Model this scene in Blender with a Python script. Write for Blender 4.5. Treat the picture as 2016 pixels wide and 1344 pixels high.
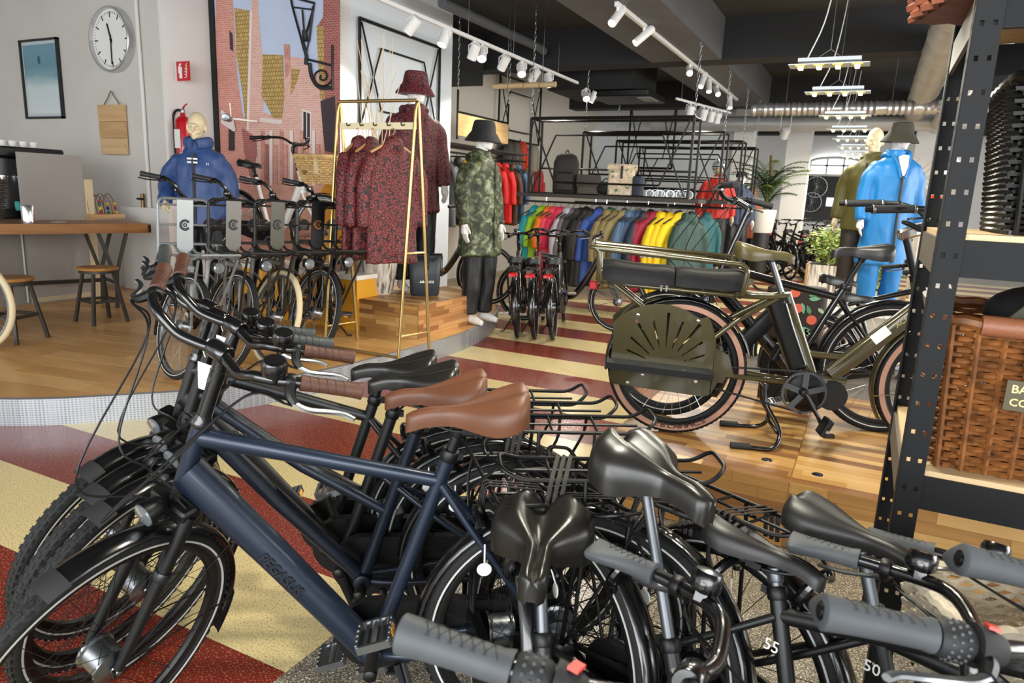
import bpy, bmesh, math, random
from math import sin, cos, pi, radians, sqrt, atan2
from mathutils import Vector, Matrix, noise
random.seed(7)
for o in list(bpy.data.objects): bpy.data.objects.remove(o)
SC = bpy.context.scene
COL = SC.collection
V = Vector

# ------------------------------------------------------------------ camera
FPX, CX, CY, EYE = 1380.0, 1008.0, 672.0, 1.46
_y = V((1720 - CX, -(410 - CY), -FPX)).normalized()
_x = -V((-1800 - CX, -(260 - CY), -FPX)); _x = (_x - _y * _x.dot(_y)).normalized()
_z = _x.cross(_y)
RC = Matrix((_x, _y, _z))                     # camera axes -> world
cd = bpy.data.cameras.new('camera'); cam = bpy.data.objects.new('camera', cd); COL.objects.link(cam)
cam.matrix_world = Matrix.Translation((0, 0, EYE)) @ RC.to_4x4()
cd.sensor_width = 36.0; cd.lens = FPX / 2016 * 36; cd.clip_start = 0.05; cd.clip_end = 200
cd.dof.use_dof = True; cd.dof.focus_distance = 2.7; cd.dof.aperture_fstop = 7.5
SC.camera = cam

def ray(px, py): return RC @ V((px - CX, -(py - CY), -FPX))
def at_z(px, py, z):
    d = ray(px, py); return V((0, 0, EYE)) + d * ((z - EYE) / d.z)
def at_y(px, py, y):
    d = ray(px, py); return V((0, 0, EYE)) + d * (y / d.y)
def at_x(px, py, x):
    d = ray(px, py); return V((0, 0, EYE)) + d * (x / d.x)

# ------------------------------------------------------------------ light and view
SC.view_settings.view_transform = 'Standard'; SC.view_settings.look = 'None'
SC.view_settings.gamma = 1.0; SC.view_settings.use_curve_mapping = False
SC.view_settings.exposure = 0.74
W = bpy.data.worlds.new('world'); SC.world = W; W.use_nodes = True
bg = W.node_tree.nodes['Background']
bg.inputs[0].default_value = (0.93, 0.96, 1.0, 1); bg.inputs[1].default_value = 1.5

def area(name, loc, target, sx, sy, power, col=(1, 1, 1)):
    l = bpy.data.lights.new(name, 'AREA'); l.shape = 'RECTANGLE'; l.size = sx; l.size_y = sy
    l.energy = power; l.color = col
    o = bpy.data.objects.new(name, l); COL.objects.link(o); o.location = loc
    d = V(target) - V(loc); o.rotation_euler = d.to_track_quat('-Z', 'Y').to_euler()
    return o
# daylight through the shop windows: front (behind the visitor) and the long right-hand side
area('shop_front_window', (0.5, -4.2, 2.0), (-1.0, 5, 1.2), 9.0, 2.8, 400, (0.95, 0.98, 1.0))
area('side_window', (6.0, 7.0, 2.2), (-3, 7, 1.0), 11.0, 2.4, 430, (1.0, 0.99, 0.96))

# ------------------------------------------------------------------ materials
def lin(c):
    if isinstance(c, str):
        c = c.lstrip('#'); c = [int(c[i:i + 2], 16) for i in (0, 2, 4)]
    c = [x / 255 for x in c]
    return tuple((x / 12.92 if x <= .04045 else ((x + .055) / 1.055) ** 2.4) for x in c) + (1,)
MATS = {}
def N(nt, t, **kw):
    n = nt.nodes.new(t)
    for k, v in kw.items():
        if k.startswith('i_'): n.inputs[k[2:].replace('_', ' ')].default_value = v
        else: setattr(n, k, v)
    return n
def mat(name, col='808080', rough=.5, metal=0., spec=.5, var=0., vscale=8., bump=0., bscale=60., coat=0., emit=None, estr=0., trans=0., alpha=1., stretch=(1, 1, 1), col2=None, sheen=0.):
    if name in MATS: return MATS[name]
    m = bpy.data.materials.new(name); m.use_nodes = True; nt = m.node_tree; b = nt.nodes['Principled BSDF']
    c = lin(col); b.inputs['Base Color'].default_value = c
    b.inputs['Roughness'].default_value = rough; b.inputs['Metallic'].default_value = metal
    b.inputs['Specular IOR Level'].default_value = spec
    if coat: b.inputs['Coat Weight'].default_value = coat; b.inputs['Coat Roughness'].default_value = .06
    if sheen: b.inputs['Sheen Weight'].default_value = sheen
    if trans: b.inputs['Transmission Weight'].default_value = trans
    if alpha < 1: b.inputs['Alpha'].default_value = alpha
    if emit: b.inputs['Emission Color'].default_value = lin(emit); b.inputs['Emission Strength'].default_value = estr
    if var or bump or col2:
        tc = N(nt, 'ShaderNodeTexCoord'); mp = N(nt, 'ShaderNodeMapping'); mp.inputs['Scale'].default_value = stretch
        nt.links.new(tc.outputs['Object'], mp.inputs['Vector'])
    if var or col2:
        nz = N(nt, 'ShaderNodeTexNoise'); nz.inputs['Scale'].default_value = vscale; nz.inputs['Detail'].default_value = 5
        nt.links.new(mp.outputs['Vector'], nz.inputs['Vector'])
        rp = N(nt, 'ShaderNodeValToRGB'); e = rp.color_ramp.elements
        e[0].position = .35; e[1].position = .65
        if col2: e[0].color = lin(col2); e[1].color = c
        else:
            e[0].color = tuple(x * (1 - var) for x in c[:3]) + (1,); e[1].color = tuple(min(1, x * (1 + var)) for x in c[:3]) + (1,)
        nt.links.new(nz.outputs['Fac'], rp.inputs['Fac']); nt.links.new(rp.outputs['Color'], b.inputs['Base Color'])
    if bump:
        n2 = N(nt, 'ShaderNodeTexNoise'); n2.inputs['Scale'].default_value = bscale; n2.inputs['Detail'].default_value = 3
        nt.links.new(mp.outputs['Vector'], n2.inputs['Vector'])
        bp = N(nt, 'ShaderNodeBump'); bp.inputs['Strength'].default_value = bump; bp.inputs['Distance'].default_value = .01
        nt.links.new(n2.outputs['Fac'], bp.inputs['Height']); nt.links.new(bp.outputs['Normal'], b.inputs['Normal'])
    MATS[name] = m
    return m
def ramp(nt, fac, stops, interp='LINEAR'):
    rp = N(nt, 'ShaderNodeValToRGB'); rp.color_ramp.interpolation = interp
    e = rp.color_ramp.elements
    while len(e) < len(stops): e.new(.5)
    for k, (p, c) in enumerate(stops): e[k].position = p; e[k].color = lin(c)
    nt.links.new(fac, rp.inputs['Fac']); return rp.outputs['Color']
def coords(nt, scale=(1, 1, 1), rot=(0, 0, 0)):
    tc = N(nt, 'ShaderNodeTexCoord'); mp = N(nt, 'ShaderNodeMapping')
    mp.inputs['Scale'].default_value = scale; mp.inputs['Rotation'].default_value = rot
    nt.links.new(tc.outputs['Object'], mp.inputs['Vector']); return mp.outputs['Vector']
def newmat(name, rough=.5, metal=0., spec=.5):
    m = bpy.data.materials.new(name); m.use_nodes = True; nt = m.node_tree; b = nt.nodes['Principled BSDF']
    b.inputs['Roughness'].default_value = rough; b.inputs['Metallic'].default_value = metal; b.inputs['Specular IOR Level'].default_value = spec
    MATS[name] = m; return m, nt, b
def speckle(name, base, dots, rough=.25, scale=260., amount=.62, col3=None):
    m, nt, b = newmat(name, rough)
    v = coords(nt); nz = N(nt, 'ShaderNodeTexNoise'); nz.inputs['Scale'].default_value = scale; nz.inputs['Detail'].default_value = 2
    nt.links.new(v, nz.inputs['Vector'])
    st = [(0, base), (amount, base), (amount + .05, dots)]
    if col3: st = [(0, col3), (1 - amount - .05, col3), (1 - amount, base)] + st[1:]
    c = ramp(nt, nz.outputs['Fac'], st)
    nt.links.new(c, b.inputs['Base Color']); return m
def woodmat(name, c1, c2, rough=.4, axis=0, scale=1., coat=0.):
    m, nt, b = newmat(name, rough)
    s = [26, 26, 26]; s[axis] = 1.6
    v = coords(nt, tuple(x * scale for x in s)); nz = N(nt, 'ShaderNodeTexNoise'); nz.inputs['Scale'].default_value = 1.; nz.inputs['Detail'].default_value = 6; nz.inputs['Distortion'].default_value = .6
    nt.links.new(v, nz.inputs['Vector'])
    c = ramp(nt, nz.outputs['Fac'], [(.3, c2), (.7, c1)])
    nt.links.new(c, b.inputs['Base Color'])
    if coat: b.inputs['Coat Weight'].default_value = coat
    return m
def leopard(name, base, spot, scale=30.):
    m, nt, b = newmat(name, .65)
    v = coords(nt); nz = N(nt, 'ShaderNodeTexNoise'); nz.inputs['Scale'].default_value = 14.
    nt.links.new(v, nz.inputs['Vector'])
    mx = N(nt, 'ShaderNodeMixRGB'); mx.inputs[0].default_value = .06
    nt.links.new(v, mx.inputs[1]); nt.links.new(nz.outputs['Color'], mx.inputs[2])
    vo = N(nt, 'ShaderNodeTexVoronoi'); vo.feature = 'DISTANCE_TO_EDGE'; vo.inputs['Scale'].default_value = scale
    nt.links.new(mx.outputs[0], vo.inputs['Vector'])
    c = ramp(nt, vo.outputs['Distance'], [(0, spot), (.09, spot), (.14, base), (.30, base), (.36, spot)])
    nt.links.new(c, b.inputs['Base Color']); return m
def camo(name):
    m, nt, b = newmat(name, .6)
    v = coords(nt); nz = N(nt, 'ShaderNodeTexNoise'); nz.inputs['Scale'].default_value = 17.; nz.inputs['Detail'].default_value = 6; nz.inputs['Distortion'].default_value = .8
    nt.links.new(v, nz.inputs['Vector'])
    c = ramp(nt, nz.outputs['Fac'], [(.30, '14170f'), (.42, '2a2f1c'), (.52, '434a2e'), (.60, '6a7152'), (.72, '9aa083')])
    nt.links.new(c, b.inputs['Base Color']); return m
def brickmat(name, c1, c2, mortar, scale, rot=(pi / 2, 0, 0), rough=.7, bw=.5, rh=.25, msize=.02):
    m, nt, b = newmat(name, rough)
    v = coords(nt, (1, 1, 1), rot); br = N(nt, 'ShaderNodeTexBrick'); br.inputs['Scale'].default_value = scale
    br.inputs['Color1'].default_value = lin(c1); br.inputs['Color2'].default_value = lin(c2); br.inputs['Mortar'].default_value = lin(mortar)
    br.inputs['Mortar Size'].default_value = msize; br.inputs['Brick Width'].default_value = bw; br.inputs['Row Height'].default_value = rh
    nt.links.new(v, br.inputs['Vector']); nt.links.new(br.outputs['Color'], b.inputs['Base Color']); return m

# ------------------------------------------------------------------ mesh builder
def crv(pts, k=4, closed=False):
    pts = [V(p) for p in pts]; n = len(pts); out = []
    rng = range(n if closed else n - 1)
    for i in rng:
        p1, p2 = pts[i], pts[(i + 1) % n]
        p0 = pts[i - 1] if (closed or i > 0) else p1 * 2 - p2
        p3 = pts[(i + 2) % n] if (closed or i + 2 < n) else p2 * 2 - p1
        for j in range(k):
            t = j / k
            out.append(.5 * ((2 * p1) + (p2 - p0) * t + (2 * p0 - 5 * p1 + 4 * p2 - p3) * t * t + (3 * p1 - p0 - 3 * p2 + p3) * t ** 3))
    if not closed: out.append(pts[-1])
    return out
def rounded(pts, r=.02, k=4, closed=False):
    pts = [V(p) for p in pts]; n = len(pts); out = []
    for i in range(n):
        if not closed and i in (0, n - 1): out.append(pts[i]); continue
        p, a, b = pts[i], pts[i - 1], pts[(i + 1) % n]
        da, db = (a - p), (b - p); rr = min(r, da.length * .45, db.length * .45)
        s, e = p + da.normalized() * rr, p + db.normalized() * rr
        for j in range(k + 1):
            t = j / k; out.append(s * (1 - t) ** 2 + p * 2 * t * (1 - t) + e * t * t)
    return out
class MB:
    def __init__(s, M=None): s.v = []; s.f = []; s.m = []; s.M = M or Matrix(); s.mi = 0
    def add(s, vs, fs):
        b = len(s.v); M = s.M
        s.v += [M @ V(p) for p in vs]; s.f += [tuple(i + b for i in f) for f in fs]; s.m += [s.mi] * len(fs)
        return s
    def box(s, c, d, rot=None, top=None):
        x, y, z = d[0] / 2, d[1] / 2, d[2] / 2; tx, ty = top or (1, 1)
        vs = [V((-x, -y, -z)), V((x, -y, -z)), V((x, y, -z)), V((-x, y, -z)), V((-x * tx, -y * ty, z)), V((x * tx, -y * ty, z)), V((x * tx, y * ty, z)), V((-x * tx, y * ty, z))]
        if rot is not None: vs = [rot @ p for p in vs]
        return s.add([p + V(c) for p in vs], [(3, 2, 1, 0), (4, 5, 6, 7), (0, 1, 5, 4), (1, 2, 6, 5), (2, 3, 7, 6), (3, 0, 4, 7)])
    def rbox(s, c, d, r=.01, rot=None, k=3):
        # box with rounded vertical edges and chamfered rims
        x, y, z = d[0] / 2, d[1] / 2, d[2] / 2; r = min(r, x * .9, y * .9)
        def ring(q, zz):
            o = []
            for sx, sy, a0 in ((1, 1, 0), (-1, 1, pi / 2), (-1, -1, pi), (1, -1, 1.5 * pi)):
                for j in range(k + 1):
                    a = a0 + j / k * pi / 2; o.append(V((sx * (x - r) + cos(a) * (r - q), sy * (y - r) + sin(a) * (r - q), zz)))
            return o
        ch = min(r * .5, z * .5)
        R = [ring(ch, -z), ring(0, -z + ch), ring(0, z - ch), ring(ch, z)]
        if rot is not None: R = [[rot @ p for p in q] for q in R]
        return s.loft([[p + V(c) for p in q] for q in R])
    def loft(s, rings, cap0=True, cap1=True, closed=True):
        n = len(rings[0]); vs = [p for r in rings for p in r]; fs = []
        for i in range(len(rings) - 1):
            for j in range(n if closed else n - 1):
                a, b = i * n + j, i * n + (j + 1) % n
                fs.append((a, b, b + n, a + n))
        if closed and cap0: fs.append(tuple(reversed(range(n))))
        if closed and cap1: fs.append(tuple(range((len(rings) - 1) * n, len(rings) * n)))
        return s.add(vs, fs)
    def tube(s, pts, r=.01, n=8, closed=False, cap=True, flat=1.0):
        pts = [V(p) for p in pts]; m = len(pts)
        if m < 2: return s
        rs = r if isinstance(r, (list, tuple)) else [r] * m
        if len(rs) != m: rs = [rs[0] + (rs[-1] - rs[0]) * i / (m - 1) for i in range(m)]
        T = []
        for i in range(m):
            a = pts[i - 1] if (closed or i > 0) else pts[i]; b = pts[(i + 1) % m] if (closed or i < m - 1) else pts[i]
            t = b - a; T.append(t.normalized() if t.length > 1e-9 else V((0, 0, 1)))
        u = T[0].orthogonal().normalized()
        if abs(T[0].z) < .9: u = (V((0, 0, 1)) - T[0] * T[0].z).normalized()
        rings = []
        for i in range(m):
            u = (u - T[i] * u.dot(T[i]))
            u = u.normalized() if u.length > 1e-6 else T[i].orthogonal().normalized()
            w = T[i].cross(u)
            rings.append([pts[i] + (u * cos(2 * pi * j / n) * flat + w * sin(2 * pi * j / n)) * rs[i] for j in range(n)])
        if closed:
            rings.append(rings[0]); return s.loft(rings, False, False)
        return s.loft(rings, cap, cap)
    def lathe(s, prof, n=24, M=None, cap=True):
        M = M or Matrix()
        rings = [[M @ V((r * cos(2 * pi * j / n), r * sin(2 * pi * j / n), z)) for j in range(n)] for r, z in prof]
        return s.loft(rings, cap, cap)
    def ring(s, prof, n=64, M=None):
        # closed profile of (radius, axial) swept round the local y axis (wheel in the xz plane)
        M = M or Matrix(); k = len(prof)
        rings = [[M @ V((r * cos(2 * pi * i / n), a, r * sin(2 * pi * i / n))) for r, a in prof] for i in range(n + 1)]
        return s.loft(rings, False, False)
    def prism(s, poly, t, M=None):
        # polygon in local xz, thickness along y
        M = M or Matrix(); n = len(poly)
        a = [M @ V((x, -t / 2, z)) for x, z in poly]; b = [M @ V((x, t / 2, z)) for x, z in poly]
        return s.add(a + b, [tuple(range(n)), tuple(reversed(range(n, 2 * n)))] + [(j, j + n, (j + 1) % n + n, (j + 1) % n) for j in range(n)])
    def slab(s, poly, z0, z1):
        n = len(poly); a = [V((x, y, z0)) for x, y in poly]; b = [V((x, y, z1)) for x, y in poly]
        return s.add(a + b, [tuple(reversed(range(n))), tuple(range(n, 2 * n))] + [(j, (j + 1) % n, (j + 1) % n + n, j + n) for j in range(n)])
    def ell(s, c, r, n=16, m=10, rot=None):
        rings = []
        for i in range(m + 1):
            a = -pi / 2 + pi * i / m; rr = max(cos(a), .02)
            q = [V((r[0] * rr * cos(2 * pi * j / n), r[1] * rr * sin(2 * pi * j / n), r[2] * sin(a))) for j in range(n)]
            if rot is not None: q = [rot @ p for p in q]
            rings.append([V(c) + p for p in q])
        return s.loft(rings)
    def grid(s, rows):
        return s.loft(rows, closed=False)
    def mesh(s, name, smooth=40, mats=()):
        me = bpy.data.meshes.new(name); me.from_pydata([tuple(p) for p in s.v], [], s.f)
        for m in mats: me.materials.append(m)
        if len(mats) > 1: me.polygons.foreach_set('material_index', s.m)
        if smooth:
            me.polygons.foreach_set('use_smooth', [True] * len(me.polygons))
            me.update(); me.set_sharp_from_angle(angle=radians(smooth))
        me.update(); return me
    def build(s, name, m, parent=None, smooth=40, kind=None, label=None):
        mats = m if isinstance(m, (list, tuple)) else (m,)
        o = bpy.data.objects.new(name, s.mesh(name, smooth, mats)); COL.objects.link(o)
        if parent is not None: o.parent = parent
        if kind: o['kind'] = kind
        if label: o['label'] = label
        return o
def tag(o, label, cat, group=None):
    o['label'] = label; o['category'] = cat
    if group: o['group'] = group
    return o
def thing(name, label, cat, loc=(0, 0, 0), rz=0., group=None):
    o = bpy.data.objects.new(name, None); COL.objects.link(o); o.empty_display_size = .1
    o.location = loc; o.rotation_euler = (0, 0, rz); return tag(o, label, cat, group)
def struct(name, mb, m, parent=None, smooth=0):
    o = mb.build(name, m, parent, smooth)
    if parent is None: o['kind'] = 'structure'
    return o
def kids(o): return list(o.children)
def copy_tree(o, parent=None):
    c = o.copy(); COL.objects.link(c); c.parent = parent
    for ch in kids(o): copy_tree(ch, c)
    return c
def dup(o, loc=None, rz=None, label=None, scale=None):
    c = copy_tree(o)
    if loc is not None: c.location = loc
    if rz is not None: c.rotation_euler = (c.rotation_euler[0], c.rotation_euler[1], rz)
    if label: c['label'] = label
    if scale: c.scale = scale if isinstance(scale, tuple) else (scale,) * 3
    return c
def remesh(mb, voxel, smooth=3, disp=None, adapt=0.):
    """union of overlapping closed shapes -> one continuous skin"""
    me = mb.mesh('tmp', 0); o = bpy.data.objects.new('tmp', me); COL.objects.link(o)
    r = o.modifiers.new('r', 'REMESH'); r.mode = 'VOXEL'; r.voxel_size = voxel
    if smooth:
        q = o.modifiers.new('s', 'SMOOTH'); q.factor = .5; q.iterations = smooth
    if adapt:
        d = o.modifiers.new('d', 'DECIMATE'); d.ratio = adapt
    dg = bpy.context.evaluated_depsgraph_get(); ev = o.evaluated_get(dg)
    nm = bpy.data.meshes.new_from_object(ev)
    bpy.data.objects.remove(o); bpy.data.meshes.remove(me)
    if disp:
        nm.update()
        nn = [v.normal.copy() for v in nm.vertices]
        for v, n in zip(nm.vertices, nn): v.co = v.co + n * disp(v.co)
    nm.materials.clear()
    nm.polygons.foreach_set('use_smooth', [True] * len(nm.polygons)); nm.update()
    return nm
def mobj(name, me, m, parent=None):
    me.materials.append(m); o = bpy.data.objects.new(name, me); COL.objects.link(o)
    if parent is not None: o.parent = parent
    return o
def text(s, size, m, parent, M, name='lettering', ext=.0006, bold=False, align='CENTER', sx=1.):
    cu = bpy.data.curves.new('t', 'FONT'); cu.body = s; cu.size = size; cu.extrude = ext; cu.align_x = align; cu.align_y = 'CENTER'; cu.resolution_u = 2
    if bold: cu.offset = size * .018
    o = bpy.data.objects.new('t', cu); COL.objects.link(o)
    dg = bpy.context.evaluated_depsgraph_get(); me = bpy.data.meshes.new_from_object(o.evaluated_get(dg))
    bpy.data.objects.remove(o)
    me.transform(M @ Matrix.Diagonal((sx, 1, 1, 1))); me.materials.clear(); me.materials.append(m)
    t = bpy.data.objects.new(name, me); COL.objects.link(t)
    if parent is not None: t.parent = parent
    return t
def frame(o, x, y=None, z=None):
    """matrix with origin o and given axes"""
    x = V(x).normalized(); y = V(y).normalized() if y is not None else None; z = V(z).normalized() if z is not None else None
    if y is None: y = z.cross(x).normalized()
    z = x.cross(y).normalized(); y = z.cross(x)
    M = Matrix((x, y, z)).transposed().to_4x4(); M.translation = V(o); return M
def alongM(o, d):
    """matrix whose local z runs along d"""
    d = V(d).normalized(); q = d.to_track_quat('Z', 'Y'); M = q.to_matrix().to_4x4(); M.translation = V(o); return M
TR = Matrix.Translation
def RX(a): return Matrix.Rotation(a, 4, 'X')
def RY(a): return Matrix.Rotation(a, 4, 'Y')
def RZ(a): return Matrix.Rotation(a, 4, 'Z')
def clip(poly, rect):
    """Sutherland-Hodgman: polygon clipped by convex ccw polygon"""
    out = [tuple(p) for p in poly]
    for i in range(len(rect)):
        a, b = rect[i], rect[(i + 1) % len(rect)]; inp = out; out = []
        def side(p): return (b[0] - a[0]) * (p[1] - a[1]) - (b[1] - a[1]) * (p[0] - a[0])
        for j in range(len(inp)):
            p, q = inp[j - 1], inp[j]; sp, sq = side(p), side(q)
            if (sp >= 0) != (sq >= 0):
                t = sp / (sp - sq); out.append((p[0] + (q[0] - p[0]) * t, p[1] + (q[1] - p[1]) * t))
            if sq >= 0: out.append(q)
        if not out: return []
    return out
# ================================================================== the building
M_TERR = speckle('terrazzo_grey', '6f6759', 'cfc5ae', .28, 190., .56, '4a453d')
M_CREAM = speckle('vinyl_cream', 'dcc892', 'a08a58', .24, 170., .57)
M_RED = speckle('vinyl_oxblood', '74291c', 'b0705a', .26, 150., .58)
M_BEIGE = speckle('tile_beige', 'a2876a', '8b7256', .3, 60., .6)
M_WALL = mat('wall_paint_grey', 'cfcbc4', .8, var=.03, vscale=2.)
M_WALLW = mat('wall_paint_white', 'e2e0dc', .8, var=.02, vscale=2.)
M_WALLB = mat('wall_paint_cool', 'dfe6ea', .8)
M_CEIL = mat('ceiling_charcoal', '3a3b3d', .85, var=.08, vscale=3.)
M_BEAM = mat('beam_black', '242527', .8)
M_GIRD = mat('girder_grey', '5c5e61', .75, var=.06, vscale=4.)
M_PLANK = [woodmat('laminate_a', 'd9a968', 'c49355', .3, 0, .5), woodmat('laminate_b', 'e0b274', 'cb9a5c', .3, 0, .5), woodmat('laminate_c', 'd29f5e', 'bb8a4e', .3, 0, .5)]
M_ALU = None
def perforated():
    m, nt, b = newmat('perforated_aluminium', .38, .55)
    v = coords(nt, (70, 70, 70))
    fr = N(nt, 'ShaderNodeVectorMath', operation='FRACTION'); nt.links.new(v, fr.inputs[0])
    su = N(nt, 'ShaderNodeVectorMath', operation='SUBTRACT'); su.inputs[1].default_value = (.5, .5, .5); nt.links.new(fr.outputs[0], su.inputs[0])
    mu = N(nt, 'ShaderNodeVectorMath', operation='MULTIPLY'); mu.inputs[1].default_value = (.62, .62, 1); nt.links.new(su.outputs[0], mu.inputs[0])
    ln = N(nt, 'ShaderNodeVectorMath', operation='LENGTH'); nt.links.new(mu.outputs[0], ln.inputs[0])
    c = ramp(nt, ln.outputs['Value'], [(0, '6f7277'), (.22, '6f7277'), (.3, 'a6a9ad')])
    nt.links.new(c, b.inputs['Base Color']); return m
M_ALU = perforated()

fl = struct('floor', MB().slab([(-12, -5), (8, -5), (8, 26), (-12, 26)], -.05, -.004), M_TERR)
HALF = .4835
for k in range(-5, 32):
    y0 = 1.88 + k * HALF; y1 = y0 + HALF
    xr = -1.42 if y1 < 3.4 else 4.0
    MB().slab([(-10, y0), (xr, y0), (xr, y1 - .0015), (-10, y1 - .0015)], -.004, 0.).build('floor_stripe', M_RED if k % 2 == 0 else M_CREAM, fl, 0)
bz = [(-6.2, 7.6), (-4.45, 7.95)] + [(p.x, p.y) for p in crv([(-4.45, 7.95, 0), (-4.0, 8.9, 0), (-3.3, 9.65, 0), (-2.45, 10.05, 0)], 5)][1:] + [(-2.2, 10.8), (-2.6, 16.5), (-6.2, 16.5)]
MB().slab(bz, -.003, .003).build('floor_tile_zone', M_BEIGE, fl, 0)

CEIL = 3.82; BB_ = 3.30
struct('ceiling', MB().slab([(-12, -3), (8, -3), (8, 24), (-12, 24)], CEIL, CEIL + .12), M_CEIL)
def wall(name, x0, y0, x1, y1, z0, z1, m): return struct(name, MB().slab([(x0, y0), (x1, y0), (x1, y1), (x0, y1)], z0, z1), m)
wall('wall_clock', -12, 5.45, -7.1, 6.1, 0, CEIL, M_WALL)
wall('wall_return', -7.1, 5.452, -7.06, 6.1, 0, CEIL, M_WALLW)
wall('wall_mural', -8, 6.1, -5.2, 6.3, 0, CEIL, M_WALLW)
wall('wall_hexagon', -5.5, 6.3, -5.2, 8.35, 0, CEIL, M_WALLB)
wall('wall_recess', -6.4, 8.35, -6.2, 16.5, 0, CEIL, mat('wall_paint_warm', 'd9d2c4', .8))
wall('wall_inner', -6.4, 16.5, -2.7, 16.7, 0, CEIL, M_WALLB)
wall('wall_back', -8, 22.5, 8, 22.7, 0, CEIL, M_WALLW)
wall('wall_far_left', -12.2, -3, -12, 6, 0, CEIL, M_WALL)
wall('trim_1', -6.35, 8.2, -5.5, 8.35, 0, CEIL, M_WALLB)
# shop front behind the visitor and the glazed right-hand side
def glazed(name, along, x0, x1, c, sill, head, pier, m):
    b = MB()
    def bx(u0, u1, z0, z1):
        if along == 'x': b.slab([(u0, c), (u1, c), (u1, c + .2), (u0, c + .2)], z0, z1)
        else: b.slab([(c, u0), (c + .2, u0), (c + .2, u1), (c, u1)], z0, z1)
    bx(x0, x1, 0, sill); bx(x0, x1, head, CEIL)
    n = max(1, round((x1 - x0) / pier))
    for i in range(n + 1):
        u = x0 + (x1 - x0) * i / n; bx(max(x0, u - .15), min(x1, u + .15), sill, head)
    return struct(name, b, m)
glazed('wall_shop_front', 'x', -12, 8, -5.0, .4, 3.3, 3.3, M_WALL)
glazed('wall_right', 'y', -4.8, 22.5, 8.0, .8, 3.1, 3.4, M_WALL)
# girder and beams
wall('ceiling_girder', -3.0, 1.0, -2.05, 10.0, BB_, CEIL, M_GIRD)
wall('ceiling_girder', -3.0, 10.4, -2.05, 14.8, BB_, CEIL, M_GIRD)
wall('ceiling_beam', -6.2, 10.0, 4.5, 10.4, BB_, CEIL - .001, M_BEAM)
wall('ceiling_beam', -6.2, 14.8, 4.5, 15.2, BB_, CEIL - .001, M_BEAM)
wall('ceiling_beam', -6.2, 19.6, 4.5, 20.0, BB_ - .1, CEIL - .001, M_BEAM)
wall('ceiling_beam', -2.05, 5.3, 4.5, 5.7, BB_ + .12, CEIL - .001, M_BEAM)
wall('ceiling_bulkhead', -6.2, 8.36, -5.6, 9.9, 3.05, CEIL - .001, M_BEAM)
wall('ceiling_bulkhead', -5.0, 11.0, -3.6, 12.4, 3.12, CEIL - .001, mat('bulkhead_black', '1a1b1c', .7))
# columns in the far room
for (px0, px1, y) in ((1545, 1592, 17.5), (1440, 1478, 16.45), (1795, 1850, 18.)):
    a, b = at_y(px0, 330, y), at_y(px1, 330, y)
    wall('wall_column', a.x, y - .1, b.x, y + .35, 0, CEIL - .002, M_WALLW)
# ---- raised platform with curved aluminium edge
edge = [(p.x, p.y) for p in crv([(-12, 1.35, 0), (-9, 1.3, 0), (-7, 1.42, 0), (-5.5, 1.68, 0), (-4.43, 2.16, 0), (-3.92, 2.62, 0), (-3.57, 3.1, 0), (-3.37, 3.77, 0), (-3.30, 4.42, 0), (-3.27, 5.05, 0), (-3.29, 5.7, 0), (-3.46, 6.45, 0), (-3.82, 7.25, 0), (-4.4, 7.95, 0)], 6)]
plat = edge + [(-5.2, 8.3), (-5.2, 6.1), (-7.06, 6.1), (-7.06, 5.45), (-12, 5.45)]
PZ = .16
p_ = struct('floor_platform', MB().slab(plat, 0.0, PZ - .012), mat('platform_core', '8a6a45', .6))
lip = MB(); n = len(edge)
for i in range(n - 1):
    a, b = V(edge[i] + (0,)), V(edge[i + 1] + (0,)); t = (b - a).normalized(); nn = V((t.y, -t.x, 0))
    lip.add([a + nn * .012, b + nn * .012, b + nn * .012 + V((0, 0, PZ)), a + nn * .012 + V((0, 0, PZ)), a - nn * .02 + V((0, 0, PZ + .003)), b - nn * .02 + V((0, 0, PZ + .003))], [(0, 1, 2, 3), (3, 2, 5, 4)])
lip.build('edge_trim', M_ALU, p_, 30, label='grey perforated aluminium edge band')
ang = radians(12); R2 = Matrix.Rotation(ang, 2); pw, pl = .19, 1.28
for i in range(-8, 40):
    for j in range(-9, 12):
        y0 = 1.0 + i * pw - .5; x0 = -4.2 + j * pl + (i * .43 % 1) * pl
        rc = [R2 @ V((x0, y0)), R2 @ V((x0 + pl - .003, y0)), R2 @ V((x0 + pl - .003, y0 + pw - .003)), R2 @ V((x0, y0 + pw - .003))]
        if all(p.x < -9.5 for p in rc): continue
        c = clip(plat, [tuple(p) for p in rc])
        if len(c) > 2: MB().slab(c, PZ - .012, PZ).build('floor_plank', M_PLANK[(i * 7 + j * 5) % 3], p_, 0)
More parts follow.
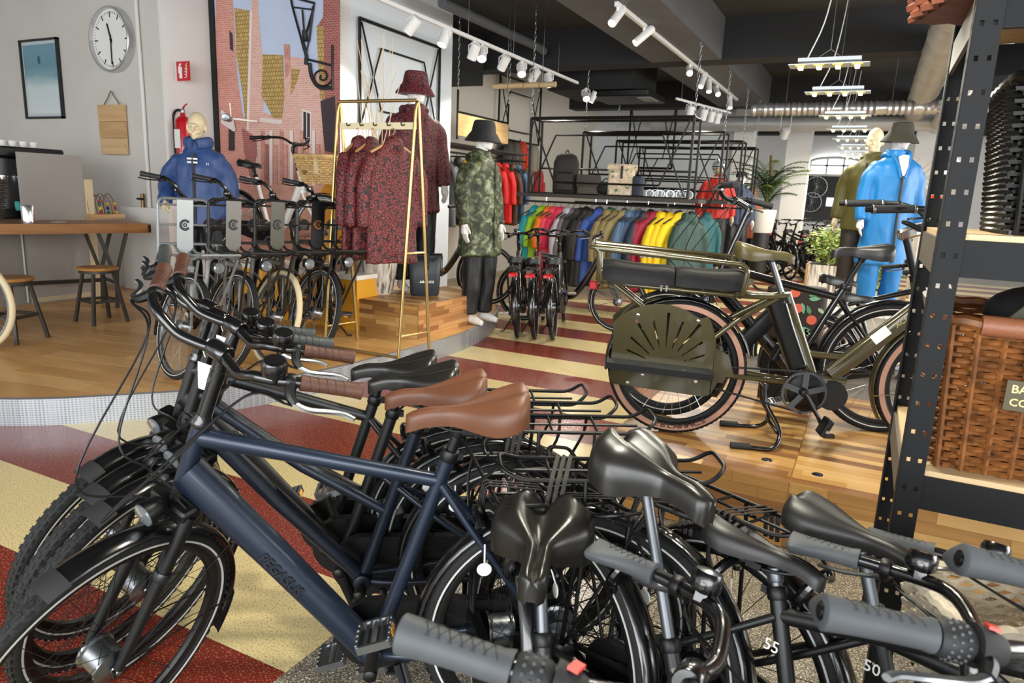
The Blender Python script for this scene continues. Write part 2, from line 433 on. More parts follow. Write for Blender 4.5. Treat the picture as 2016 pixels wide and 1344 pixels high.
# ---- display deck of laminated staves, right
M_STAVE = [woodmat('stave_a', 'c19556', 'a97e45', .35, 0, 1.), woodmat('stave_b', 'ad8049', '936937', .35, 0, 1.), woodmat('stave_c', 'cfa76b', 'b88f56', .35, 0, 1.), woodmat('stave_d', '8f643a', '79502c', .35, 0, 1.)]
def staves(parent, o, ux, uy, un, L, Hh, sl, sw, t=.004, seed=1, ma=None):
    """glued staves laid over a face: origin o, along ux, rows along uy, proud along un"""
    rnd = random.Random(seed); ux, uy, un = V(ux), V(uy), V(un); cache = {}
    rows = max(1, round(Hh / sw)); w = Hh / rows; ma = ma or M_STAVE
    for r in range(rows):
        x = -rnd.random() * sl
        while x < L - .001:
            l = sl * (.75 + rnd.random() * .5); a, b = max(0, x), min(L, x + l); x += l
            if b - a < .015: continue
            p = MB(); q = []
            for uu, vv in ((a, r * w), (b - .001, r * w), (b - .001, (r + 1) * w - .001), (a, (r + 1) * w - .001)): q.append(V(o) + ux * uu + uy * vv)
            p.add(q + [k + un * t for k in q], [(4, 5, 6, 7), (0, 1, 5, 4), (1, 2, 6, 5), (2, 3, 7, 6), (3, 0, 4, 7)])
            p.build('stave', rnd.choice(ma), parent, 0)
DZ = .30
dk = struct('floor_display_deck', MB().slab([(-1.03, 3.07), (2.4, 3.07), (2.4, 5.6), (-1.03, 5.6)], 0, DZ - .004), M_STAVE[1])
staves(dk, (-1.03, 3.07, DZ - .004), (1, 0, 0), (0, 1, 0), (0, 0, 1), .86, 1.65, .62, .062, seed=3)
staves(dk, (-.165, 3.07, DZ - .004), (1, 0, 0), (0, 1, 0), (0, 0, 1), 1.0, 1.65, .62, .062, seed=4)
staves(dk, (-1.03, 3.07, 0), (1, 0, 0), (0, 0, 1), (0, -1, 0), .86, DZ, .5, .05, seed=5)
staves(dk, (-.165, 3.07, 0), (1, 0, 0), (0, 0, 1), (0, -1, 0), 1.6, DZ, .5, .05, seed=6)
MB().slab([(.84, 3.07), (2.4, 3.07), (2.4, 4.72), (.84, 4.72)], DZ - .004, DZ).build('deck_board', M_STAVE[0], dk, 0)
MB().slab([(-1.03, 4.72), (2.4, 4.72), (2.4, 5.6), (-1.03, 5.6)], DZ - .004, DZ).build('deck_board', mat('deck_grey_mat', '6a6258', .8), dk, 0)
# ================================================================== bicycles
M_BLK = mat('gloss_black', '0b0b0c', .22, coat=.5)
M_SAT = mat('satin_black', '0b0b0c', .42, spec=.35)
M_RUB = mat('tyre_rubber', '0f0f0f', .75, bump=.3, bscale=180)
M_CHR = mat('chrome', 'd9dadc', .16, 1.)
M_ALM = mat('aluminium', '94979a', .33, 1.)
M_ALD = mat('aluminium_dark', '3a3b3d', .35, .8)
M_SPK = mat('steel_spoke', 'a9abae', .3, 1.)
M_SPB = mat('black_spoke', '1c1c1d', .4, .6)
M_WHT = mat('white_plastic', 'e9e8e4', .5)
M_REDP = mat('red_lens', 'b3121a', .2, coat=.4, emit='b3121a', estr=.0)
M_AMB = mat('amber_reflector', 'e89a1a', .2, coat=.4)
M_LENS = mat('clear_lens', '8f9598', .08, .6, coat=.6)
M_BROWN = mat('brown_leather', '4c2c1d', .55, var=.10, vscale=40, bump=.2, bscale=300)
M_TAN = mat('tan_saddle', '613a24', .48, var=.05, vscale=20)
M_SADB = mat('black_saddle', '1c1b19', .42, var=.05, vscale=20)
M_SADS = mat('soft_black_saddle', '1e1c19', .30, var=.04, vscale=20)
M_GREY = mat('grey_rubber', '45484b', .6, var=.06, vscale=30)
M_GREYD = mat('dark_rubber', '1d1d1e', .65)
M_POST = mat('post_grey', '5d6064', .35, .8)
M_STRAP = mat('elastic_strap', '3a3733', .8, bump=.3, bscale=200)
M_CARD = mat('paper_tag', 'eeede8', .7)
M_CREAMT = mat('cream_tyre', 'cdbd98', .7)

def wheel_parts(root, cx, cz, R, M, o, front):
    d = o['detail']; nseg = (96, 64, 40)[2 - d] if d else 32
    tw = o['tw']; W = lambda: MB(M @ TR((cx, 0, cz)))
    w = bpy.data.objects.new('front_wheel' if front else 'rear_wheel', None); COL.objects.link(w); w.parent = root
    m = 12 if d > 1 else 8
    b = W(); rr = R - tw
    b.ring([(rr + tw * cos(a), tw * sin(a)) for a in [2 * pi * i / m for i in range(m)]], nseg)
    if d > 1:
        nb = 80
        for i in range(nb):
            a = 2 * pi * i / nb
            for s in (-1, 0, 1):
                aa = a + (.5 if s == 0 else 0) * 2 * pi / nb; t = s * .62
                rot = Matrix.Rotation(-aa, 3, 'Y') @ Matrix.Rotation(t * -1, 3, 'Z').to_3x3()
                p = V(((rr + tw * .985 * cos(t)) * cos(aa), tw * .985 * sin(t), (rr + tw * .985 * cos(t)) * sin(aa)))
                b.box(p, (.0022, .009 if s else .008, .015), rot)
    ty = b.build('tyre', o['tyre'], w, 50)
    if o.get('wallcol'):
        for s in (-1, 1):
            b = W(); b.ring([(rr - tw * .55, s * tw * .92), (rr - tw * .55, s * tw * 1.0), (rr + tw * .35, s * tw * 1.03), (rr + tw * .35, s * tw * .9)], nseg); b.build('tyre_sidewall', o['wallcol'], w)
    elif o.get('reflex', True) and d:
        b = W()
        for s in (-1, 1): b.ring([(rr - .009, s * tw * .93), (rr - .009, s * tw * 1.0), (rr - .004, s * tw * 1.04), (rr - .004, s * tw * .93)], nseg)
        b.build('reflective_stripe', mat('reflective_band', 'c9c7c0', .35), w)
    ri = R - 2 * tw + .006
    b = W(); b.ring([(ri, -.012), (ri - .004, -.0135), (ri - .02, -.009), (ri - .024, 0), (ri - .02, .009), (ri - .004, .0135), (ri, .012)], nseg)
    b.build('rim', o['rim'], w)
    hr = .021 if not (front and o.get('dynamo')) else .04
    if not front and o.get('gearhub'): hr = .045
    b = W(); b.lathe([(.008, -.06), (.012, -.045), (hr * 1.15, -.034), (hr * 1.15, -.028), (hr, -.024), (hr, .024), (hr * 1.15, .028), (hr * 1.15, .034), (.012, .045), (.008, .06)], 20, RX(pi / 2))
    b.build('hub', o['hub'], w)
    b = W(); ns = o.get('nspoke', 32 if d else 16)
    for i in range(ns):
        s = 1 if i % 2 else -1; a = 2 * pi * i / ns; t = a + (1 if (i // 2) % 2 else -1) * .95
        p0 = V((hr * 1.1 * cos(t), s * .03, hr * 1.1 * sin(t))); p1 = V(((ri - .02) * cos(a), s * .003, (ri - .02) * sin(a)))
        b.tube([p0, p1], .0010 if d else .0016, 3 if d < 2 else 4)
    b.build('spokes', o['spoke'], w, kind='stuff')
    return w
def fender(mb, cx, cz, R, a0, a1, w, n=28, t=.0025, h=.35):
    rings = []
    for i in range(n + 1):
        a = a0 + (a1 - a0) * i / n; k = 6; q = []
        for j in range(k + 1):
            y = -w + 2 * w * j / k; dr = -h * w * (abs(y / w) ** 2.2); q.append((R + dr, y))
        for j in range(k, -1, -1):
            y = -w + 2 * w * j / k; dr = -h * w * (abs(y / w) ** 2.2); q.append((R + dr - t, y))
        rings.append([V((cx + r * cos(a), y, cz + r * sin(a))) for r, y in q])
    mb.loft(rings)
def saddle_mesh(L=.27, W=.085, nose=.022, kick=.02, groove=.006, thick=.055, nu=22, nv=16, puff=1.0, t0=.18, tl=.50, gw=.16):
    """rear at x=-L/2, nose at +L/2; top surface and skirt"""
    b = MB(); rows = []
    for i in range(nu + 1):
        u = i / nu; x = -L / 2 + L * u
        s = min(1, max(0, (u - t0) / tl)); s = s * s * (3 - 2 * s)
        hw = W * (1 - s) + nose * s
        e = min(1., u / .14); hw *= sqrt(max(.0, 1 - (1 - e) ** 2)) * .55 + .45 if u < .14 else 1
        if u > .93: hw *= sqrt(max(0.05, 1 - ((u - .93) / .07) ** 2 * .8))
        zt = kick * (1 - u) ** 2 * 1.6 - .022 * max(0, (u - .75) / .25) ** 2 - .006 * sin(pi * u)
        if u < .06: zt -= .016 * ((.06 - u) / .06) ** 2
        tk = thick * (1 - .45 * s)
        r = []
        for j in range(nv + 1):
            t = -1 + 2 * j / nv; a = abs(t)
            if a < .72:
                y = hw * t / .72 * .93; z = zt - groove * math.exp(-(t / gw) ** 2) * (1 - .3 * u) + .010 * puff * (1 - s) * math.exp(-((a - .38) / .2) ** 2) - .012 * (a / .72) ** 3
            else:
                q = (a - .72) / .28; y = math.copysign(hw * (.93 + .09 * sin(q * pi * .5) - .10 * q * q), t); z = zt - .012 - tk * q
            r.append(V((x, y, z)))
        # close underneath
        for j in range(nv - 2, 1, -2):
            t = -1 + 2 * j / nv; r.append(V((x, hw * t * .8, zt - .012 - tk * .8)))
        rows.append(r)
    b.loft(rows)
    return b
def grip_part(root, bar, name, p0, p1, side, kind, m):
    d = (p1 - p0).normalized(); L = (p1 - p0).length; up = V((0, 0, 1)); back = (up.cross(d) * side).normalized(); upv = (d.cross(back) * side).normalized()
    b = MB(bar['M']); rings = []
    if kind == 'round':
        prof = [(0, .0150), (.01, .0172), (.06, .0168), (.35, .0158), (.7, .0166), (.93, .0178), (.97, .0192), (1.0, .0188), (1.012, .0150)]
        for t, r in prof: rings.append([p0 + d * L * t + (back * cos(2 * pi * j / 16) + upv * sin(2 * pi * j / 16)) * r for j in range(16)])
    else:
        for t in [0, .03, .1, .25, .4, .55, .7, .82, .92, .98, 1.0]:
            w = max(0, (t - .3) / .7); wing = .028 * w * w * (3 - 2 * w)
            if t >= .98: wing *= .8
            r = .0185 + (.002 if t < .05 else 0) + .0045 * w * w; q = []
            if t == 1.0: r *= .82
            for j in range(18):
                a = 2 * pi * j / 18; cb = cos(a)
                q.append(p0 + d * L * t + back * (cb * r + (wing * cb * cb if cb > 0 else 0) - .0) + upv * sin(a) * r * (1 - .25 * w * max(0, cb)) - upv * wing * .15 * max(0, cb))
            rings.append(q)
    b.loft(rings)
    g = b.build('grip', m, bar['o'], 45)
    if kind == 'ergo':
        b = MB(bar['M']); b.lathe([(.009, 0), (.009, .003), (.004, .004)], 14, alongM(p1 - d * .0005, d)); b.build('end_plug', M_SAT, g)
        # raised diamond lines on the rubber
        b = MB(bar['M'])
        for k in range(7):
            for s in (-1, 1):
                pts = []
                for i in range(6):
                    t = .12 + k * .10 + i * .026; a = pi / 2 + s * (-.9 + i * .36)
                    if t > .8: break
                    pts.append(p0 + d * L * t + (back * cos(a) + upv * sin(a)) * (.0187 + .0045 * max(0, (t - .3) / .7) ** 2))
                if len(pts) > 1: b.tube(pts, .0007, 4)
        b.build('grip_pattern', mat('grip_groove', '2c2d2f', .7), g)
    elif kind == 'round':
        b = MB(bar['M'])
        for k in range(6):
            pts = []
            for i in range(14):
                t = .1 + k * .135 + i * .006; a = i / 13 * pi * 1.1
                pts.append(p0 + d * L * min(t, .95) + (back * cos(a) + upv * sin(a)) * .0166)
            b.tube(pts, .0006, 4)
        b.build('stitching', mat(m.name + '_stitch', '3c2115' if 'brown' in m.name else '1a1a1a', .7), g)
    return g
def lever_part(bar, pc, d, side, m, mb_m):
    """brake lever: clamp at pc on the bar whose direction (outwards) is d"""
    up = V((0, 0, 1)); fw = (up.cross(d) * -side).normalized()
    b = MB(bar['M']); b.lathe([(.017, -.009), (.0185, -.006), (.0185, .006), (.017, .009)], 14, alongM(pc, d))
    b.tube(crv([pc + fw * .008, pc + fw * .03 - up * .012, pc + fw * .045 - up * .022 + d * .01], 4), [.013, .011, .009], 8)
    c = b.build('brake_lever', mb_m, bar['o'])
    b = MB(bar['M']); q = pc + fw * .042 - up * .02 + d * .006
    b.tube(crv([q, q + d * .03 + fw * .010 - up * .008, q + d * .075 + fw * .003 - up * .016, q + d * .105 + fw * .006 - up * .018, q + d * .125 + fw * .018 - up * .02], 4), [.0075, .006, .0052, .0052, .0062], 7, flat=.7)
    b.build('lever_blade', m, c)
    return pc + fw * .05 - up * .02
def make_bike(name, label, group, o):
    """local frame: x forward, y left, z up, origin on the ground below the crank"""
    D = dict(R=.352, tw=.021, bb=.30, rx=-.47, fx=.665, htt=(.385, .915), htb=(.437, .77), st=(-.182, .853), steer=0., detail=2, frame=M_BLK, style='diamond',
             tyre=M_RUB, rim=M_SAT, hub=M_ALM, spoke=M_SPK, sad=(-.22, .965), sadm=M_SADB, sadk={}, clamp=(.345, 1.085), gripk='round', gripm=M_BROWN, barw=1., rack=True, rackm=M_SAT,
             fend=M_BLK, crank=.6, case=True, light=True, bell=True, cables=True, tag=False, dynamo=True, gearhub=True, lever=M_ALM, kick=True, post=M_SAT, barm=M_BLK, straps=True, forkm=None, suspension=True, sweep=0., lock=True, dtw=1.0, bar='splay', rackz=.815)
    D.update(o); o = D
    root = thing(name, label, 'bicycle', group=group)
    d = o['detail']; R, rx, fx = o['R'], o['rx'], o['fx']; bb = V((0, 0, o['bb']))
    htt, htb = V((o['htt'][0], 0, o['htt'][1])), V((o['htb'][0], 0, o['htb'][1])); st = V((o['st'][0], 0, o['st'][1]))
    ax = (htt - htb).normalized(); ra, fa = V((rx, 0, R)), V((fx, 0, R)); I = Matrix()
    S = TR(htb) @ Matrix.Rotation(o['steer'], 4, ax) @ TR(-htb)
    nt = 14 if d > 1 else 8
    # ---- frame
    f = MB(); fm = o['frame']
    f.tube([htb - ax * .004, htt + ax * .004], .0205, nt)
    stl = st - bb
    if o['style'] == 'diamond':
        tt0, tt1 = htb + ax * ((htt - htb).length * .82), bb + stl * .87
        f.tube([tt0, tt0 * .5 + tt1 * .5, tt1], [.021, .018, .016], nt, flat=1.1)
        dt0 = htb + ax * .035; f.tube([dt0, dt0 * .6 + bb * .4, bb + V((.01, 0, 0))], [.031 * o['dtw'], .029 * o['dtw'], .026 * o['dtw']], nt, flat=1.15)
        ss0 = bb + stl * .86
    elif o['style'] == 'mixte':
        tt0, tt1 = htb + ax * ((htt - htb).length * .6), bb + stl * .45
        f.tube([tt0, tt0 * .5 + tt1 * .5 - V((0, 0, .02)), tt1], [.018, .017, .015], nt)
        dt0 = htb + ax * .02; f.tube([dt0, dt0 * .55 + bb * .45 - V((0, 0, .012)), bb], [.026, .025, .022], nt)
        ss0 = bb + stl * .62
    else:  # low step
        dt0 = htb + ax * .05; f.tube(crv([dt0, V((.30, 0, .58)), V((.16, 0, .37)), bb + V((.03, 0, .02))], 5), [.034 * o['dtw'], .03 * o['dtw']], nt, flat=1.15)
        ss0 = bb + stl * .55
    f.tube([bb, bb + stl * .5, st], [.019, .018, .0175], nt)
    f.lathe([(.022, -.036), (.026, -.034), (.026, .034), (.022, .036)], 16, TR(bb) @ RX(pi / 2))
    for s in (-1, 1):
        f.tube(crv([bb + V((-.02, s * .02, 0)), V((-.16, s * .042, o['bb'] + .01)), ra + V((.02, s * .062, -.004))], 3), [.0115, .009], 8)
        f.tube(crv([ss0 + V((-.005, s * .012, 0)), ss0 * .6 + ra * .4 + V((0, s * .046, 0)), ra + V((.012, s * .062, .01))], 3), [.0095, .0085], 8)
        f.box(ra + V((.005, s * .062, 0)), (.05, .006, .035))
    fr = f.build('frame', fm, root, 50)
    # ---- seat
    b = MB(); b.lathe([(.0205, -.018), (.022, -.015), (.022, .006), (.0195, .01)], 14, alongM(st, stl)); b.box(st + V((-.024, 0, -.005)), (.014, .02, .016)); b.build('seat_clamp', M_SAT, root)
    sx, sz = o['sad']; sl = V((sx, 0, sz)); pd = stl.normalized(); top = st + pd * ((sz - .055 - st.z) / pd.z)
    b = MB(); b.tube([st - pd * .05, top], .0135, 12); b.lathe([(.016, 0), (.018, .006), (.018, .03), (.012, .036)], 12, alongM(top - pd * .02, pd)); b.build('seatpost', o['post'], root)
    k = dict(L=.27, W=.088, nose=.021, kick=.022, groove=.007, thick=.05); k.update(o['sadk'])
    b = saddle_mesh(**k, nu=26 if d > 1 else 12, nv=18 if d > 1 else 10); b.M = I
    sm = MB(TR(sl) @ RZ(o.get('sadrot', 0.)) @ RY(o.get('sadtilt', 0.))); sm.v = [sm.M @ p for p in b.v]; sm.f = b.f; sm.m = b.m
    sd = sm.build('saddle', o['sadm'], root, 60)
    b = MB(TR(sl))
    for s in (-1, 1): b.tube(crv([(-.10, s * .04, -.03), (-.05, s * .022, -.05), (.03, s * .022, -.052), (.105, s * .008, -.03)], 4), .0035, 6)
    b.box((-.005, 0, -.052), (.035, .06, .014))
    if d > 1:
        for s in (-1, 1): b.lathe([(.013, -.03), (.016, -.027), (.013, -.02), (.016, -.013), (.013, -.006), (.015, 0)], 10, TR((-.085, s * .035, -.028)))
    b.build('saddle_rails', M_SAT if not o.get('railc') else M_CHR, sd)
    # ---- fork, wheels
    fm2 = o['forkm'] or o['frame']
    b = MB(S); cr = htb - ax * .045
    b.tube([htb, cr], .020, 12); b.rbox(cr + V((.006, 0, -.006)), (.05, .125, .035), .012)
    fk = b.build('fork', fm2, root)
    for s in (-1, 1):
        b = MB(S)
        p = cr + V((.008, s * .052, -.01)); e = fa + V((-.002, s * .055, 0))
        b.tube([p, p * .6 + e * .4, e + V((0, 0, .01))], [.017, .0165, .0125] if o['suspension'] else [.013, .012, .008], 10)
        b.box(e, (.03, .006, .03))
        b.build('fork_leg', M_SAT if o['suspension'] else fm2, fk)
    if o['suspension'] and d > 1:
        for s in (-1, 1):
            b = MB(S); p = cr + V((.008, s * .052, -.01)); e = fa + V((-.002, s * .055, 0)); q = p * .62 + e * .38
            b.lathe([(.0185, -.012), (.0205, -.008), (.0205, .008), (.0185, .012)], 12, alongM(q, e - p))
            b.build('fork_seal', M_ALD, fk)
    wheel_parts(root, rx, R, R, I, o, False); wheel_parts(root, fx, R, R, S, o, True)
    # ---- mudguards
    if o['fend']:
        w = o['tw'] + .010; nf = 30 if d > 1 else 16
        b = MB(); fender(b, rx, R, R + .018, radians(5), radians(205), w, nf); rf = b.build('rear_mudguard', o['fend'], root, 60)
        for a in (150, 190):
            for s in (-1, 1): MB().tube([ra + V((0, s * .055, .01)), V((rx + (R + .012) * cos(radians(a)), s * w, R + (R + .012) * sin(radians(a))))], .0022, 5).build('mudguard_stay', M_SAT, rf)
        b = MB(S); fender(b, fx, R, R + .018, radians(205), radians(80), w, nf); ff = b.build('front_mudguard', o['fend'], root, 60)
        for a in (158, 195):
            for s in (-1, 1): MB(S).tube([fa + V((0, s * .055, .01)), V((fx + (R + .012) * cos(radians(a)), s * w, R + (R + .012) * sin(radians(a))))], .0022, 5).build('mudguard_stay', M_SAT, ff)
        if d > 1:
            b = MB(S); a0 = radians(142); rings = []
            fender(b, fx, R, R + .021, radians(73), radians(81), w + .003, 6, t=.005); b.build('mudguard_tip', M_GREYD, ff)
            b = MB(S); fender(b, fx, R, R + .020, radians(192), radians(214), w + .006, 6, t=.004); b.build('mud_flap', M_SAT, ff)
    # ---- drive
    ca = o['crank']; cl = .17
    b = MB(); b.ring([(.082, -.062), (.09, -.062), (.09, -.056), (.082, -.056)], 40, TR(bb)); b.ring([(.02, -.062), (.03, -.062), (.03, -.056), (.02, -.056)], 20, TR(bb))
    for i in range(5): a = i * 2 * pi / 5; b.box(bb + V((.055 * cos(a), -.059, .055 * sin(a))), (.06, .005, .016), Matrix.Rotation(-a, 3, 'Y'))
    b.build('chainring', M_ALD, root)
    if o['case']:
        b = MB(); n = 14; pl = []
        for i in range(n + 1): a = pi / 2 - pi * i / n; pl.append((bb.x + .105 * cos(a), bb.z + .105 * sin(a)))
        for i in range(n + 1): a = -pi / 2 - pi * i / n; pl.append((rx + .055 * cos(a), R + .055 * sin(a)))
        b.prism(pl, .026, TR((0, -.066, 0))); b.build('chain_case', M_SAT, root, 30)
    else:
        b = MB()
        for s in (-1, 1): b.tube([bb + V((0, -.059, s * .09)), ra + V((0, -.059, s * .035))], .004, 5)
        b.build('chain', M_SAT, root)
    for s in (-1, 1):
        a = ca if s < 0 else ca + pi; y = s * .085; e = bb + V((cl * cos(a), s * .012 + y, cl * sin(a)))
        b = MB(); b.tube([bb + V((0, y * .8, 0)), bb + V((.01 * cos(a), y, .01 * sin(a))), e], [.016, .016, .012], 8, flat=.8); b.lathe([(.015, -.03), (.017, -.02), (.017, .012), (.012, .016)], 12, TR(bb + V((0, y, 0))) @ RX(-s * pi / 2)); cr_ = b.build('crank', M_SAT, root)
        b = MB(TR(e + V((0, s * .055, 0))) @ RY(.3)); b.tube([(0, -.05 * s, 0), (0, .045 * s, 0)], .009, 8)
        for t in (-1, 1):
            b.box((t * .036, 0, 0), (.007, .088, .022)); b.box((0, t * .042, 0), (.075, .007, .020))
            if d > 1:
                for q in range(5): b.box((t * .039, -.034 + q * .017, .0), (.005, .008, .026))
        for t in (-1, 1): b.box((t * .018, 0, 0), (.008, .085, .014))
        pe = b.build('pedal', M_ALM if o.get('pedalm') is None else o['pedalm'], cr_)
        for t in (-1, 1): MB(TR(e + V((0, s * .055, 0))) @ RY(.3)).box((t * .041, 0, 0), (.004, .034, .016)).build('pedal_reflector', M_AMB, cr_)
    if o['kick']:
        b = MB(); b.tube(crv([V((-.06, .03, o['bb'] - .02)), V((-.10, .07, .16)), V((-.16, .17, .012))], 4), [.010, .008], 8); b.box((-.175, .185, .012), (.05, .03, .016)); b.build('kickstand', M_ALD, root)
    # ---- rear rack
    if o['rack']:
        z = o['rackz']; rm = o['rackm']; b = MB(); w = .062
        b.tube(rounded([(-.30, -w * .7, z + .02), (-.345, -w * .95, z), (-.80, -w, z - .005), (-.84, -w * .8, z + .03), (-.84, w * .8, z + .03), (-.80, w, z - .005), (-.345, w * .95, z), (-.30, w * .7, z + .02)], .03, 4, True), .0055, 8, True)
        for x in (-.42, -.54, -.67): b.tube([(x, -w, z - .003), (x, w, z - .003)], .0042, 6)
        b.tube([(-.34, 0, z - .004), (-.80, 0, z - .006)], .0042, 6)
        for s in (-1, 1):
            b.tube(rounded([(-.50, s * w, z), (-.50, s * .072, z - .05), ra + V((0, s * .07, .012))], .03), .0055, 6)
            b.tube(rounded([(-.66, s * w, z), (-.66, s * .072, z - .06), ra + V((-.005, s * .07, .012))], .03), .0045, 6)
        b.tube([(-.31, 0, z + .015), V((-.235, 0, z - .055))], .004, 6)
        rk = b.build('rear_rack', rm, root)
        if o['straps']:
            b = MB()
            for i in range(3):
                y0 = -.045 + 0 * i; x = -.47 + i * .016
                b.tube(rounded([(x - .03, -w - .008, z - .07), (x - .015, -w - .006, z + .006), (x + .02, w + .006, z + .006), (x + .03, w + .008, z - .07)], .01), .006, 6, flat=.35)
            b.build('elastic_straps', M_STRAP, rk)
        if o.get('tail', True): b = MB(); b.rbox((-.815, 0, z - .04), (.022, .08, .034), .01); b.build('tail_light', M_REDP, rk)
    # ---- cockpit
    cl_ = V((o['clamp'][0], 0, o['clamp'][1])); qs = htt + ax * .005; qt = qs + ax * ((cl_.z - .05 - qs.z) / ax.z)
    b = MB(S); b.lathe([(.022, 0), (.024, .004), (.024, .012), (.0195, .02), (.018, .03)], 16, alongM(htt, ax)); b.tube([qs, qs * .4 + qt * .6, qt], [.0175, .0165, .0185], 14)
    b.tube(crv([qt - ax * .03, qt + ax * .008, cl_ + V((-.01, 0, 0))], 4), [.0185, .0195, .017], 12); b.lathe([(.019, -.026), (.0215, -.023), (.0215, .023), (.019, .026)], 16, TR(cl_) @ RX(pi / 2))
    sm_ = b.build('stem', o.get('stemm', M_BLK), root)
    b = MB(S); b.lathe([(.015, 0), (.015, .003), (.012, .005)], 16, alongM(qt + ax * .012, (-1, 0, .35))); b.build('stem_cap', M_ALD, sm_)
    hb = {'M': S}; sw = o['sweep']; bw = o['barw']
    half = [(0, 0, 0), (.012, .05, 0), (.016, .10, .006), (.004, .165, .03), (-.02, .215, .038), (-.075, .262, .034), (-.135, .287, .03), (-.262, .318, .018)]
    if o['bar'] == 'splay': half = [(0, 0, 0), (.014, .05, 0), (.03, .10, .008), (.036, .145, .034), (.028, .175, .04), (.014, .20, .041), (-.01, .225, .04), (-.10, .318, .025)]
    half = [(x + sw * (abs(y) / .3) ** 2, y * bw, z + o.get('rise', 0.) * (min(1, abs(y) / .2)) ** 2) for x, y, z in half]
    path = [V((x, -y, z)) for x, y, z in reversed(half[1:])] + [V(p) for p in half]
    b = MB(S); pts = [cl_ + p for p in crv(path, 5)]; b.tube(pts, .0122, 12 if d > 1 else 8)
    bo = b.build('handlebar', o['barm'], root); hb['o'] = bo
    lev = []
    for s in (-1, 1):
        h = [cl_ + V((x, s * y, z)) for x, y, z in half]; p0, p1 = h[-2], h[-1]; dd = (p1 - p0).normalized()
        if o['gripk']:
            grip_part(root, hb, 'grip', p0 + dd * .003, p0 + dd * .003 + dd * .128, s, o['gripk'], o['gripm'])
        if d:
            d2 = (h[-2] - h[-3]).normalized(); lev.append(lever_part(hb, h[-3] + d2 * .02, d2, s, o['lever'], M_SAT))
            if o['gripk'] == 'ergo' and s < 0 and d > 1:
                b = MB(S); b.lathe([(.017, 0), (.0215, .006), (.0225, .02), (.0225, .034), (.019, .04)], 24, alongM(p0 - dd * .04, dd)); shf = b.build('shifter', M_GREYD, bo)
                b = MB(S)
                for q in range(16):
                    for t in range(3): b.ell(alongM(p0 - dd * .04, dd) @ V((.0225 * cos(q * pi / 8 + t * .2), .0225 * sin(q * pi / 8 + t * .2), .012 + t * .009)), (.0025,) * 3, 5, 3)
                b.build('shifter_studs', M_GREY, shf)
                b = MB(S); b.tube([p0 - dd * .075, p0 - dd * .055, p0 - dd * .042], [.016, .024, .026], 16); hs = b.build('shifter_housing', M_GREYD, bo)
                b = MB(S); b.box(p0 - dd * .058 + V((0, 0, .0245)), (.012, .022, .004)); b.build('shifter_window', mat('red_window', 'd23c2a', .4), hs)
    if o['bell'] and d:
        s = o.get('bellside', 1); h = [cl_ + V((x, s * y, z)) for x, y, z in half]; p = h[4] * .5 + h[5] * .5
        b = MB(S); b.lathe([(.005, .008), (.024, .018), (.0265, .024), (.0265, .042), (.022, .05), (.0, .052)], 22, TR(p)); b.box(p + V((0, 0, .008)), (.02, .03, .016)); b.build('bell', M_BLK, bo)
    if o['cables'] and d > 1:
        b = MB(); rc = random.Random(int(abs(o['steer']) * 100) + 3)
        tgt = [htb + ax * .06 + V((.03, .03, 0)), htb + ax * .06 + V((.03, -.03, 0)), htb + V((.04, .0, -.03)), htb + ax * .03 + V((.02, .028, 0))]
        for i, t in enumerate(tgt):
            p = S @ lev[i % 2]; fwd = (S.to_3x3() @ V((1, 0, 0))).normalized(); side = (S.to_3x3() @ V((0, 1, 0))).normalized() * (-1 if i % 2 == 0 else 1)
            k = .10 + .045 * i; b.tube(crv([p, p + fwd * .03 - side * .10 + V((0, 0, -.02)), p * .35 + t * .65 + fwd * k - side * .01 + V((0, 0, -.02)), t + fwd * .05 + V((0, 0, .02)), t - V((.04, 0, .10))], 7), .0026, 6)
        b.build('cables', M_SAT, root)
    if o['light'] and d:
        p = cr + V((.075, 0, .015)); b = MB(S); b.lathe([(.010, -.045), (.024, -.032), (.030, 0), (.031, .01)], 18, alongM(p, (1, 0, -.08))); b.box(p + V((-.05, 0, -.01)), (.06, .012, .012)); hl = b.build('headlight', M_SAT, root)
        b = MB(S); b.lathe([(.029, .008), (.027, .014), (.015, .017), (.0, .018)], 18, alongM(p, (1, 0, -.08))); b.build('lens', M_LENS, hl)
    if o['lock'] and d > 1:
        b = MB(); c = ra + V((.20, 0, .30)); q = []
        for i in range(13): a = radians(-60 + 300 * i / 12); q.append(c + V((.02 * cos(a), .05 * cos(a + pi / 2), .05 * sin(a + pi / 2))))
        b.tube(q, .012, 8); lk = b.build('ring_lock', M_BLK, root)
        b = MB(); b.tube([c + V((0, .055, -.01)), c + V((.0, .07, -.05))], .002, 5); b.lathe([(.016, -.002), (.018, 0), (.016, .002)], 18, TR(c + V((0, .072, -.068))) @ RX(pi / 2)); b.build('key_tag', M_WHT, lk)
    if o['tag']:
        b = MB(S); p = cl_ + V((0, -.035, 0)); b.tube(crv([p + V((0, 0, .014)), p + V((.016, 0, 0)), p + V((.01, 0, -.03))], 4), .0012, 5); b.box(p + V((.012, 0, -.085)), (.002, .032, .075), Matrix.Rotation(.3, 3, 'Z')); b.build('price_tag', M_CARD, bo)
    return root
def put(root, x, y, heading, lean=0., z=0., scale=1.):
    root.rotation_mode = 'QUATERNION'
    root.matrix_world = TR((x, y, z)) @ RZ(heading) @ RX(lean) @ Matrix.Scale(scale, 4)
    return root
def put_saddle(root, sx, sz, target, heading, lean):
    """stand the bike so that its saddle comes to target (x, y)"""
    p = RZ(heading) @ RX(lean) @ V((sx, 0, sz)); return put(root, target[0] - p.x, target[1] - p.y, heading, lean)

